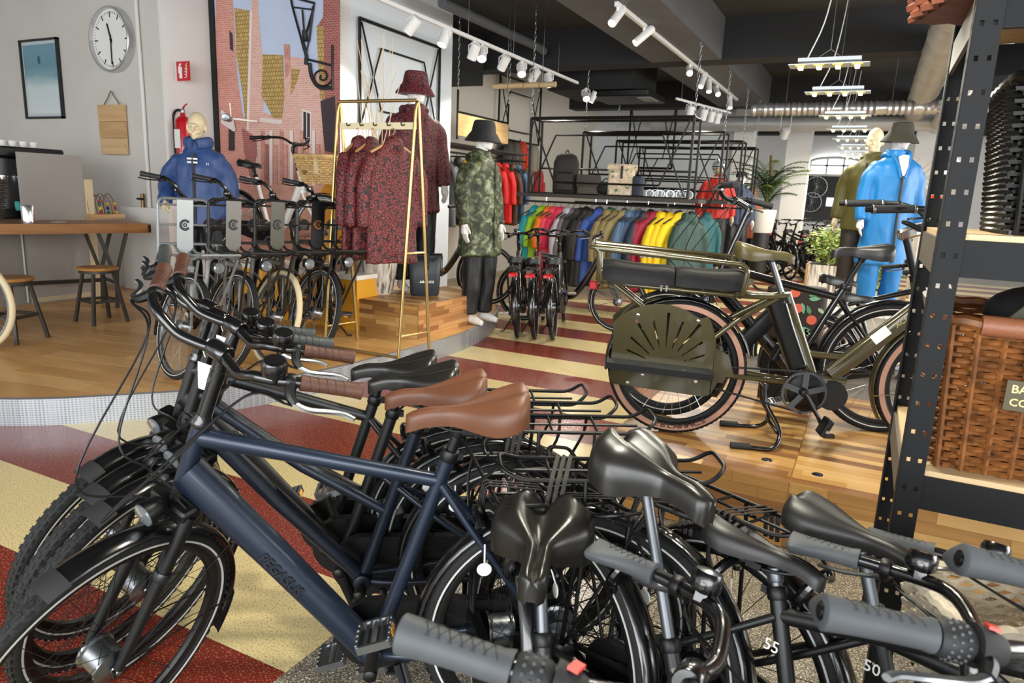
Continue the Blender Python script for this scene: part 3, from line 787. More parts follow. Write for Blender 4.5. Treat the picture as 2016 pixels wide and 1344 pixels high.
# ------------------------------------------------------------------ row on the left
M_BLUE = mat('frame_midnight_blue', '1e2838', .36, .4, coat=.15)
M_NAVY = mat('frame_navy', '141c29', .38, .3)
M_OFFB = mat('frame_black_matt', '0e0f10', .42)
ROW = 'trekking bicycles parked in the foreground row'
LEAN = -.075
COMFY = dict(L=.285, W=.092, kick=.03, thick=.055, groove=.006)
b1 = make_bike('trekking_bicycle', 'midnight blue diamond-frame trekking bicycle nearest, with tan saddle and brown grips', ROW,
    dict(tail=False, spoke=M_SPB, frame=M_BLUE, steer=1.03, clamp=(.334, 1.10), sad=(-.22, .972), sadm=M_TAN, sadk=COMFY, gripm=M_BROWN, tag=True, crank=-1.45, bellside=1, dtw=1.25, forkm=M_SAT))
put(b1, -1.008, 1.306, 3.691, LEAN)
u = V((-.55 - .385, 0, 0))
a = V((.395, -.0, .893)); bqq = V((-.155, 0, .779)); dx = (bqq - a).normalized()
text('SIENA  1', .020, mat('decal_dark', '10151d', .5), b1, frame(a + dx * .10 + V((0, .0, .0235)), dx, y=(0, -1, 0)) , bold=True)
dt0 = V((.425, 0, .80)); dt1 = V((.01, 0, .30)); dd = (dt1 - dt0).normalized()
text('PEGASUS', .038, mat('decal_dark', '10151d', .5), b1, frame(dt0 + dd * .33 + V((0, .0385, 0)), dd, y=(0, 0, 1)) , bold=True, sx=.9)
b2 = make_bike('trekking_bicycle', 'navy low-entry trekking bicycle with tan saddle, second in the left-hand row', ROW,
    dict(tail=False, spoke=M_SPB, frame=M_NAVY, steer=1.06, clamp=(.33, 1.087), sad=(-.209, .915), st=(-.16, .80), sadm=M_TAN, sadk=COMFY, gripm=M_BROWN, tag=True, style='mixte', crank=2.0, forkm=M_SAT))
put(b2, -1.251, 1.567, 3.699, -.084)
b3 = make_bike('trekking_bicycle', 'black trekking bicycle with smooth black saddle, third in the left-hand row', ROW,
    dict(tail=False, cables=False, spoke=M_SPB, frame=M_OFFB, steer=1.1, clamp=(.334, 1.09), st=(-.16, .80), sad=(-.22, .92), sadm=M_SADS, gripm=mat('black_leather', '3b3f3e', .5, bump=.2, bscale=300), style='mixte', crank=1.2, forkm=M_SAT))
put(b3, -1.385, 1.63, 3.71, -.079)
b4 = make_bike('trekking_bicycle', 'black trekking bicycle farthest in the left-hand row, low-profile black saddle', ROW,
    dict(tail=False, cables=False, spoke=M_SPB, frame=M_OFFB, steer=1.06, clamp=(.334, 1.09), st=(-.16, .80), sad=(-.22, .92), sadm=M_SADS, gripm=MATS['black_leather'], style='diamond', crank=.4, forkm=M_SAT))
put(b4, -1.515, 1.71, 3.702, -.078)
# ------------------------------------------------------------------ row on the right
SPORT = dict(L=.275, W=.075, kick=.012, thick=.042, groove=.012)
GEL = dict(L=.28, W=.122, nose=.031, kick=.026, thick=.082, groove=.02, puff=2.0, t0=.26, tl=.36, gw=.2)
RB = dict(frame=M_OFFB, gripk='ergo', gripm=M_GREY, post=M_POST, forkm=M_SAT, spoke=M_SPB, tail=False, bar='swept', R=.335, htt=(.4145, .77), htb=(.447, .68), rackz=.745, style='low')
c1 = make_bike('city_bicycle', 'black city bicycle with broad gel saddle, nearest in the right-hand row', ROW, dict(RB, sadrot=-.38, steer=.855, sad=(-.206, .735), st=(-.125, .55), sadm=M_SADS, sadk=GEL, clamp=(.41, .85)))
put(c1, -.44, 1.107, -.857, -.046)
c2 = make_bike('city_bicycle', 'black city bicycle with broad gel saddle on a long silver seatpost', ROW, dict(RB, steer=.60, sad=(-.231, .90), st=(-.125, .55), sadm=M_SADS, sadk=GEL, clamp=(.404, .85), railc=True))
put(c2, -.193, 1.213, -.479, -.155)
c3 = make_bike('city_bicycle', 'black bicycle with slim two-tone saddle and 55 on its seat tube', ROW, dict(RB, steer=.495, sad=(-.187, .75), st=(-.14, .66), sadm=M_SADB, sadk=SPORT, style='diamond', clamp=(.335, .84)))
put_saddle(c3, -.187, .75, (-.115, 1.55), -.362, -.27)
text('55', .035, M_WHT, c3, frame((-.115, -.0195, .55), (1, 0, 0), z=(0, -1, 0)))
c4 = make_bike('city_bicycle', 'black bicycle with plain tapered saddle beside the black shelving', ROW, dict(RB, steer=.05, barw=.88, sad=(-.21, .817), st=(-.14, .66), sadm=M_SADB, sadk=dict(SPORT, groove=.004), style='diamond', htt=(.432, .66), htb=(.46, .58), clamp=(.37, .74)))
put(c4, .215, 1.40, -.46, -.059)
text('50', .035, M_WHT, c4, frame((-.115, -.0195, .55), (1, 0, 0), z=(0, -1, 0)))
# ================================================================== long-tail cargo bike on the deck
M_OLIVE = mat('olive_gloss', '474027', .2, .3, coat=.7)
M_PINKW = mat('tan_sidewall', 'a97f6c', .7)
M_SEATB = mat('bench_vinyl', '0d0c0b', .6, spec=.3)
def longtail():
    root = thing('cargo_bicycle', 'olive long-tail cargo bicycle with padded bench and sunburst wheel guard on the wooden deck', 'bicycle')
    o = dict(detail=2, tw=.027, tyre=M_RUB, rim=M_SAT, hub=M_SAT, spoke=M_CHR, wallcol=M_PINKW, reflex=False, nspoke=32)
    R = .34; rx, fx = -.63, .66; I = Matrix()
    S = TR((.487, 0, .65)) @ Matrix.Rotation(-.12, 4, V((-.33, 0, .94))) @ TR((-.487, 0, -.65))
    wr = wheel_parts(root, rx, R, R, I, o, False); wheel_parts(root, fx, R, R, S, o, True)
    for k, ch in enumerate('SCHWALBE'):
        a = radians(300 - k * 6.4); text(ch, .034, mat('tyre_print', '4a2a22', .7), wr, frame((rx + (R - .038) * cos(a), -.0283, R + (R - .038) * sin(a)), (-sin(a), 0, cos(a)), z=(0, -1, 0)), bold=True, sx=1.5)
    f = MB(); ax = V((-.33, 0, .94)).normalized(); htb = V((.50, 0, .62)); htt = htb + ax * .23
    f.tube([htb, htt], .026, 16)
    # big down tube (rounded box section)
    def rtube(a, b, w0, h0, w1, h1):
        a, b = V(a), V(b); d = (b - a).normalized(); up = d.cross(V((0, 1, 0))).normalized(); rings = []
        for p, w, h in ((a, w0, h0), (a * .5 + b * .5, (w0 + w1) / 2, (h0 + h1) / 2), (b, w1, h1)):
            q = []
            for j in range(16):
                t = 2 * pi * j / 16; c, s_ = cos(t), sin(t); e = .45
                q.append(p + V((0, 1, 0)) * w * math.copysign(abs(c) ** e, c) + up * h * math.copysign(abs(s_) ** e, s_))
            rings.append(q)
        f.loft(rings)
    rtube((.49, 0, .74), (.10, 0, .36), .03, .042, .028, .040)
    rtube((-.155, 0, .74), (.02, 0, .335), .021, .030, .021, .030)
    f.tube([(-.02, 0, .455), (.20, 0, .445)], .016, 12)
    rtube((-.02, 0, .335), (.17, 0, .30), .035, .03, .03, .05)
    for s in (-1, 1):
        f.tube(crv([(-.03, s * .03, .31), (-.3, s * .05, .325), (-.56, s * .068, .34), (rx, s * .07, .34)], 4), .013, 10)
        f.tube(crv([(-.16, s * .02, .74), (-.26, s * .045, .68), (-.40, s * .07, .585), (-.52, s * .075, .47), (rx, s * .072, .345)], 4), .014, 10)
        f.tube(crv([(-.15, s * .03, .735), (-.25, s * .05, .725), (-.45, s * .075, .73), (-1.02, s * .085, .755)], 5), .012, 10)
        f.tube([(-.98, s * .085, .755), (-.80, s * .078, .63), (rx, s * .074, .35)], .011, 8)
    for x in (-.35, -.55, -.75, -.98): f.tube([(x, -.08, .74), (x, .08, .74)], .009, 8)
    fr = f.build('frame', M_OLIVE, root, 50)
    text('ACHIELLE', .034, mat('decal_sand', 'a89a72', .5), fr, frame((.41, -.0315, .672), V((.39, 0, .38)).normalized(), z=(0, -1, 0)), bold=True)
    b = MB(); b.box((.295, -.0315, .575), (.085, .002, .05), Matrix.Rotation(-.77, 3, 'Y')); b.build('frame_sticker', M_CARD, fr)
    # battery, motor
    b = MB(RY(0)); ang = atan2(.175, .405); rot = Matrix.Rotation(-ang, 3, 'Y')
    b.rbox((-.125, 0, .545), (.085, .095, .36), .02, rot); b.rbox((-.165, 0, .705), (.07, .085, .05), .015, rot)
    bt = b.build('battery', M_SAT, root)
    b = MB(); b.tube([(-.155, -.049, .70), (-.115, -.049, .60), (-.08, -.049, .52), (-.03, -.049, .41)], .004, 6); b.build('battery_seam', M_ALM, bt)
    b = MB(); b.lathe([(.05, -.065), (.072, -.055), (.075, -.02), (.075, .02), (.07, .06)], 26, TR((.11, 0, .265)) @ RX(pi / 2)); b.lathe([(.085, -.06), (.10, -.045), (.10, .05), (.085, .06)], 30, TR((0, 0, .275)) @ RX(pi / 2)); b.build('motor', M_SAT, root)
    b = MB(TR((-.03, -.085, .28))); b.ring([(.094, -.004), (.103, -.004), (.103, .004), (.094, .004)], 48)
    for i in range(48): a = i * 2 * pi / 48; b.box((.104 * cos(a), 0, .104 * sin(a)), (.006, .005, .006), Matrix.Rotation(-a, 3, 'Y'))
    for i in range(5): a = i * 2 * pi / 5 + .3; b.box((.05 * cos(a), 0, .05 * sin(a)), (.10, .006, .028), Matrix.Rotation(-a, 3, 'Y'))
    b.build('chainring', M_BLK, root)
    b = MB(); b.tube([(-.03, -.085, .383), (rx, -.075, .375)], .005, 6); b.tube([(-.03, -.085, .178), (rx, -.075, .305)], .005, 6)
    b.build('drive_belt', M_RUB, root, kind='stuff')
    b = MB(); b.lathe([(.03, -.068), (.055, -.064), (.055, -.056), (.03, -.052)], 24, TR((rx, -.016, R)) @ RX(pi / 2)); b.build('rear_sprocket', M_SAT, root)
    for s, a in ((-1, radians(-57)), (1, radians(123))):
        c = V((-.03, s * .105, .28)); e = c + V((.165 * cos(a), s * .01, .165 * sin(a)))
        b = MB(); b.tube([c, e], [.018, .012], 10, flat=.7); b.lathe([(.018, -.02), (.02, -.01), (.02, .01), (.012, .014)], 16, TR(c) @ RX(-s * pi / 2)); k = b.build('crank', M_SAT, root)
        b = MB(TR(e + V((0, s * .05, 0))) @ RY(.4)); b.rbox((0, 0, 0), (.028, .09, .085), .006); b.tube([(0, -.05 * s, 0), (0, 0, 0)], .008, 8); b.build('pedal', M_SAT, k)
        MB(TR(e + V((0, s * .097, -.01))) @ RY(.4)).lathe([(.008, 0), (.008, .003), (0, .003)], 12, RX(pi / 2)).build('pedal_cap', M_ALM, k)
    # saddle
    b = MB(); b.tube([(-.16, 0, .72), (-.235, 0, .90)], .0145, 14); b.build('seatpost', M_ALM, root)
    sb = saddle_mesh(.28, .082, .02, .02, .0, .055); q = MB(); q.v = [TR((-.268, 0, .945)) @ p for p in sb.v]; q.f = sb.f; q.m = sb.m
    sd = q.build('saddle', mat('olive_leather', '4c4322', .4), root, 60)
    b = MB(TR((-.268, 0, .945)))
    for s in (-1, 1): b.tube(crv([(-.10, s * .045, -.03), (-.05, s * .022, -.05), (.03, s * .022, -.052), (.115, s * .006, -.03)], 4), .0035, 6)
    b.build('saddle_rails', M_SAT, sd)
    # bench on the long tail
    for x0, x1, dz in ((-1.03, -.685, .015), (-.68, -.345, 0.)):
        rings = []
        for i in range(9):
            t = i / 8; x = x0 + (x1 - x0) * t; e = .012 * (1 if i in (0, 8) else 0); up = .012 * (2 * t - 1) ** 2
            z0, z1 = .752 + e * .5, .835 + (.02 * max(0, -(x + .7)) / .3 if x < -.7 else 0) + up - e
            w = .10 - e; rings.append([V((x, -w, z0)), V((x, w, z0)), V((x, w, z1 - .02)), V((x, w * .85, z1)), V((x, 0, z1 + .004)), V((x, -w * .85, z1)), V((x, -w, z1 - .02))])
        MB().loft(rings).build('bench_cushion', M_SEATB, root, 60)
    # guard rail round the bench
    b = MB(); w = .20
    for s in (-1, 1):
        b.tube(rounded([(-1.0, s * .08, .76), (-1.04, s * w, .765), (-1.05, s * w, .915), (-1.07, s * w, .925), (-.40, s * w, .885), (-.375, s * w, .86), (-.385, s * w, .735), (-.40, s * .075, .735)], .05, 5), .0125, 10)
    b.tube(rounded([(-.45, -w, .888), (-1.09, -w, .93), (-1.09, w, .93), (-.45, w, .888)], .03, 4), .0125, 10)
    b.tube([(-1.07, -.10, .932), (-.55, -.10, .90)], .0085, 8)
    b.tube([(-1.07, .10, .932), (-.40, .10, .90)], .0085, 8)
    b.tube([(-.40, .10, .90), (-.33, .07, .74)], .011, 8)
    b.build('guard_rail', M_OLIVE, root)
    for x in (-.745, -.72): MB().lathe([(.005, 0), (.005, .02), (.011, .024), (.011, .028), (0, .030)], 10, TR((x, -.095, .73))).build('bolt', M_CHR, root)
    # sunburst wheel guard with foot plate, both sides
    for s in (-1, 1):
        arc = [(-.96, .26), (-.475, .225), (-.465, .50), (-.505, .625)]
        arc += [(-.735 + .30 * cos(radians(a)) * .95, .40 + .27 * sin(radians(a))) for a in range(50, 150, 9)] + [(-.955, .545)]
        g = MB(); y = s * .105; cx, cz = -.70, .36
        # plate made of radial sectors that leave the ray-shaped slots open
        rays = []
        for k in range(9):
            a = radians(158 - k * 17); L = (.20, .22, .27, .24, .27, .24, .27, .22, .20)[k]; rays.append((a, .10, L))
        def edge_pt(a):
            dx, dz = cos(a), sin(a); best = 9
            n_ = len(arc)
            for i in range(n_):
                (x1, z1), (x2, z2) = arc[i], arc[(i + 1) % n_]
                ex, ez = x2 - x1, z2 - z1; det = dx * -ez + dz * ex
                if abs(det) < 1e-9: continue
                t = ((x1 - cx) * -ez + (z1 - cz) * ex) / det; u_ = (dx * (z1 - cz) - dz * (x1 - cx)) / det
                if t > 0 and -.001 <= u_ <= 1.001: best = min(best, t)
            return best
        hw = radians(1.5); segs = []
        angs = sorted([r[0] for r in rays])
        cuts = []
        prev = angs[-1] - 2 * pi
        bounds = []
        for a_, l0, l1 in sorted(rays): bounds.append((a_ - hw, a_ + hw, l0, l1))
        def quad(a0, a1, r0, r1):
            n2 = max(1, int((a1 - a0) / radians(6)))
            for i in range(n2):
                u0, u1 = a0 + (a1 - a0) * i / n2, a0 + (a1 - a0) * (i + 1) / n2
                e0 = edge_pt(u0) if r1 is None else r1; e1 = edge_pt(u1) if r1 is None else r1
                pl = [(cx + r0 * cos(u0), cz + r0 * sin(u0)), (cx + e0 * cos(u0), cz + e0 * sin(u0)), (cx + e1 * cos(u1), cz + e1 * sin(u1)), (cx + r0 * cos(u1), cz + r0 * sin(u1))]
                g.prism(pl, .004, TR((0, y, 0)))
        for i, (a0, a1, l0, l1) in enumerate(bounds):
            quad(a0, a1, .001, l0); quad(a0, a1, l1, None)
            nx = bounds[(i + 1) % len(bounds)][0] + (2 * pi if i == len(bounds) - 1 else 0)
            quad(a1, nx, .001, None)
        pa = g.build('wheel_guard', M_OLIVE, root, 20)
        b = MB(); b.prism([(-.465, .24), (-.44, .30), (-.41, .30), (-.41, .33), (-.365, .34), (-.40, .44), (-.465, .47)], .004, TR((0, y * .9, 0))); b.build('guard_bracket', M_OLIVE, pa)
        b = MB(); b.box((-.73, s * .165, .377), (.50, .12, .006), Matrix.Rotation(.05, 3, 'Y')); b.box((-.73, s * .225, .366), (.50, .005, .03), Matrix.Rotation(.05, 3, 'Y')); b.box((-.73, s * .109, .361), (.50, .005, .03), Matrix.Rotation(.05, 3, 'Y')); b.build('foot_plate', M_SAT, pa)
        for (bx, bz) in ((-.80, .315), (-.545, .30), (-.845, .66 - .05), (-.56, .60), (-.87, .27)): MB().lathe([(.008, 0), (.008, .004), (.005, .006), (0, .006)], 12, TR((bx, y + s * .002, bz)) @ RX(-s * pi / 2)).build('bolt', M_CHR, pa)
    # mudguards
    b = MB(); fender(b, rx, R, R + .02, radians(15), radians(185), .036, 30); b.build('rear_mudguard', M_BLK, root, 60)
    b = MB(S); fender(b, fx, R, R + .022, radians(60), radians(212), .036, 30); fm = b.build('front_mudguard', M_OLIVE, root, 60)
    for s in (-1, 1): MB(S).tube([(fx, s * .06, R), (fx - .34, s * .036, .27)], .0025, 5).build('mudguard_stay', M_CHR, fm)
    # twin-leg stand
    b = MB()
    for s in (-1, 1):
        b.tube(crv([(-.20, s * .04, .30), (-.19, s * .06, .20), (-.13, s * .12, .09), (-.165, s * .17, .016), (-.30, s * .17, .012)], 5), .011, 10)
    b.tube([(-.20, -.05, .29), (-.20, .05, .29)], .014, 10); b.tube([(-.14, -.12, .08), (-.14, .12, .08)], .009, 8)
    st = b.build('centre_stand', M_BLK, root)
    for s in (-1, 1): MB().tube([(-.27, s * .17, .014), (-.36, s * .17, .015)], .017, 10).build('stand_foot', M_GREYD, st)
    # fork, stem and bars
    b = MB(S)
    for s in (-1, 1): b.tube(crv([(.50, s * .05, .63), (.56, s * .055, .50), (fx, s * .06, R)], 4), [.017, .011], 10)
    b.rbox((.505, 0, .615), (.05, .13, .04), .012); b.build('fork', M_OLIVE, root)
    b = MB(S); b.tube([htt, htt + ax * .03], .024, 14); b.tube([htt, (.365, 0, 1.0), (.34, 0, 1.06)], [.017, .016, .016], 12); sm = b.build('stem', M_SAT, root)
    MB(S).rbox((.385, 0, 1.065), (.15, .055, .05), .02, Matrix.Rotation(-.35, 3, 'Y')).build('adjustable_stem_head', M_CHR, sm)
    b = MB(S); hp = [(.10, .30, 1.165), (.26, .285, 1.175), (.36, .25, 1.175), (.43, .15, 1.15), (.45, .04, 1.10), (.45, 0, 1.095)]
    path = [V(p) for p in hp] + [V((x, -y, z)) for x, y, z in reversed(hp[:-1])]
    b.tube(crv(path, 5), .0125, 12); hb = b.build('handlebar', M_SAT, root)
    for s in (-1, 1):
        p0, p1 = V((.30, s * .275, 1.176)), V((.125, s * .297, 1.167)); d = (p1 - p0).normalized()
        g = MB(S).tube([p0, p1], .0175, 16).build('grip', M_GREYD, hb)
        for t in (.03, .97): MB(S).lathe([(.0185, -.005), (.0195, -.003), (.0195, .003), (.0185, .005)], 18, alongM(p0 * (1 - t) + p1 * t, d)).build('grip_collar', M_ALM, g)
        lever_part({'M': S, 'o': hb}, V((.36, s * .25, 1.175)), V((-.10, s * .035, 0)).normalized(), s, M_SAT, M_SAT)
    MB(S).rbox((.36, -.06, 1.09), (.10, .07, .02), .01, Matrix.Rotation(.4, 3, 'Y')).build('display', M_SAT, hb)
    b = MB(S); b.tube([(.40, -.14, 1.13), (.40, -.16, 1.07)], .0012, 4); b.box((.40, -.16, 1.025), (.05, .002, .09)); b.build('price_tag', M_CARD, hb)
    b = MB(); b.rbox((-1.07, 0, .73), (.04, .05, .04), .01); b.build('tail_light', M_REDP, root)
    return root
lt = longtail(); put(lt, -.182, 3.637, .329, 0, .30)
HX, HN = V((cos(.329), sin(.329), 0)), V((-sin(.329), cos(.329), 0)); OB = V((-.182, 3.637, 0))
DK = 'bicycles on and behind the wooden deck'
eb = make_bike('electric_bicycle', 'black step-through electric bicycle facing left behind the olive cargo bicycle', DK,
    dict(frame=M_BLK, R=.345, tw=.024, style='diamond', sad=(-.27, .965), st=(-.21, .76), sadk=dict(L=.29, W=.09, kick=.012, thick=.06, groove=.0), sadm=M_SADB, clamp=(.385, 1.17), gripk='round', gripm=M_GREYD, detail=2, rack=False, htt=(.40, .85), htb=(.45, .70), crank=2.2, bell=False, steer=-.5, lock=False, barm=M_SAT))
q = OB + HN * .30; put(eb, q.x, q.y, .329 + pi, 0, .30)
b = MB(); b.rbox((.19, 0, .52), (.09, .075, .36), .02, Matrix.Rotation(-.72 + pi / 2 - pi / 2, 3, 'Y')); b.build('battery', M_SAT, eb)
for (px, py, z, hd, lab, st_) in ((1652, 548, .93, .33, 'black bicycle with low saddle behind the electric bicycle', 'diamond'), (1685, 580, .86, .33, 'black low-frame bicycle half hidden behind the olive down tube', 'mixte')):
    t = at_z(px, py, z); k = make_bike('city_bicycle', lab, DK, dict(detail=1, style=st_, sad=(-.22, z), st=(-.17, z - .13), sadm=M_SADB, gripk='round', gripm=M_GREYD, clamp=(.345, 1.02), steer=.2, rack=st_ == 'diamond', straps=False))
    put_saddle(k, -.22, z, (t.x, t.y), hd, -.05)
# floral pannier on the rack of the bicycle behind
def floral():
    m, nt, b = newmat('floral_canvas', .7)
    v = coords(nt, (1, 1, 1)); vo = N(nt, 'ShaderNodeTexVoronoi'); vo.inputs['Scale'].default_value = 13.; nt.links.new(v, vo.inputs['Vector'])
    c = ramp(nt, vo.outputs['Distance'], [(0, '7fae8c'), (.22, '4f8a66'), (.25, '2a211b'), (.6, '2a211b')]); nt.links.new(c, b.inputs['Base Color']); return m
fp = thing('pannier_bag', 'dark floral pannier bag with red flowers and green leaves behind the olive seat tube', 'bag', V((at_y(1560, 655, 4.45).x, 4.45, .30 + .36)))
MB().box((0, 0, -.18), (.30, .12, .36)).build('stand', M_SAT, fp)
w = (at_y(1618, 600, 4.45) - at_y(1500, 600, 4.45)).x
b = MB(); b.rbox((0, 0, .17), (w, .14, .33), .04); b.build('body', mat('pannier_brown', '2a211b', .7), fp)
rnd = random.Random(5)
for i in range(16):
    x, z = (rnd.random() - .5) * w * .85, .06 + rnd.random() * .25; a = rnd.random() * pi * 2; L = .05 + rnd.random() * .02
    pl = [(x + L * (t * cos(a) - k * sin(a)), z + L * (t * sin(a) + k * cos(a))) for t, k in ((0, 0), (.3, .2), (.6, .18), (1, 0), (.6, -.18), (.3, -.2))]
    MB().prism(pl, .003, TR((0, -.0715, 0))).build('printed_leaf', mat('leaf_print%d' % (i % 3), ('6fa583', '4d8766', '9cbb96')[i % 3], .6), fp)
for x, z in ((-w * .32, .26), (w * .05, .21), (-w * .02, .30), (w * .3, .15)):
    MB().lathe([(.0, -.002), (.028, -.002), (.028, .002), (0, .002)], 12, TR((x, -.072, z)) @ RX(pi / 2)).build('printed_flower', mat('flower_print', 'd2604a', .6), fp)
for x in (.06, .30): # floor sockets on the deck
    p = at_z(1510 + (x - .06) * 415, 905 + (x - .06) * 120, .30)
    MB().lathe([(.018, 0), (.024, .002), (.026, .0), (.02, .001)], 18, TR((p.x, p.y, .3))).build('deck_socket', M_CHR, dk)
# ================================================================== mannequins
M_MANW = mat('mannequin_white', 'e6e4e0', .45)
M_MANC = mat('mannequin_cream', 'd9c7a2', .5, var=.05, vscale=6)
M_PANT = mat('rain_trousers_black', '16181b', .5, bump=.4, bscale=12)
def folds(amp, sx=7., sz=3., off=0.):
    def f(p): return amp * (noise.noise(V((p.x * sx + off, p.y * sx, p.z * sz))) + .5 * noise.noise(V((p.x * sx * 2.3, p.y * sx * 2.3 + off, p.z * sz * 2.0))))
    return f
def limb(b, pts, rs, n=12, flat=1.): b.tube(crv(pts, 4), [rs[min(len(rs) - 1, int(i / 4))] + (rs[min(len(rs) - 1, int(i / 4) + 1)] - rs[min(len(rs) - 1, int(i / 4))]) * ((i % 4) / 4) for i in range(4 * (len(pts) - 1) + 1)], n, flat=flat)
def head_shapes(b, c, tilt=0., turn=0.):
    """c = base of skull; faces -y"""
    old = b.M; b.M = old @ TR(c) @ RZ(turn) @ RX(tilt)
    b.ell((0, .012, .125), (.073, .093, .098), 20, 14)         # cranium
    b.ell((0, -.024, .058), (.056, .062, .075), 18, 12)        # face
    b.ell((0, -.068, .006), (.026, .026, .022), 12, 8)         # chin
    b.ell((0, -.090, .104), (.052, .019, .012), 12, 8)         # brow
    b.tube([(0, -.092, .100), (0, -.112, .066), (0, -.090, .056)], [.009, .0145, .011], 8)   # nose
    for s in (-1, 1):
        b.ell((s * .033, -.078, .055), (.020, .016, .022), 10, 6)   # cheek
        b.ell((s * .030, -.079, .084), (.014, .009, .007), 10, 6)   # eye
        b.ell((s * .074, .012, .078), (.009, .022, .033), 10, 8)    # ear
    b.ell((0, -.090, .036), (.023, .013, .0065), 10, 6); b.ell((0, -.088, .022), (.020, .013, .007), 10, 6)  # lips
    b.tube([(0, .015, .05), (0, .012, -.10)], [.050, .056], 16)
    b.M = old
def hand_shapes(b, w, d, palm, s):
    """wrist w, direction d along the hand, palm normal"""
    d = V(d).normalized(); palm = V(palm).normalized(); a = d.cross(palm).normalized() * s
    b.tube([w - d * .03, w + d * .01, w + d * .05, w + d * .09], [.026, .028, .036, .034], 12, flat=.55) if abs(palm.z) > .5 else b.tube([w - d * .03, w + d * .01, w + d * .05, w + d * .09], [.024, .027, .034, .033], 12)
    for k, (o_, L) in enumerate(((-.027, .072), (-.009, .082), (.009, .078), (.026, .060))):
        p = w + d * .085 + a * o_
        b.tube([p, p + d * L * .45 + palm * .004, p + d * L * .8 + palm * .016, p + d * L + palm * .028], [.0095, .009, .008, .006], 8)
    p = w + d * .03 - a * .028
    b.tube([p, p - a * .022 + d * .03 + palm * .008, p - a * .026 + d * .062 + palm * .014], [.013, .0105, .008], 8)
def arm_pts(s, pose):
    sh = V((s * .160, .0, 1.375))
    if pose == 'down': return [sh, V((s * .245, .015, 1.15)), V((s * .265, -.035, .90))], V((s * .05, -.12, -1))
    if pose == 'bent': return [sh, V((s * .30, .03, 1.17)), V((s * .24, -.16, 1.0))], V((-s * .3, -.8, -.4))
    return [sh, V((s * .27, .02, 1.16)), V((s * .32, -.06, .93))], V((s * .15, -.1, -1))
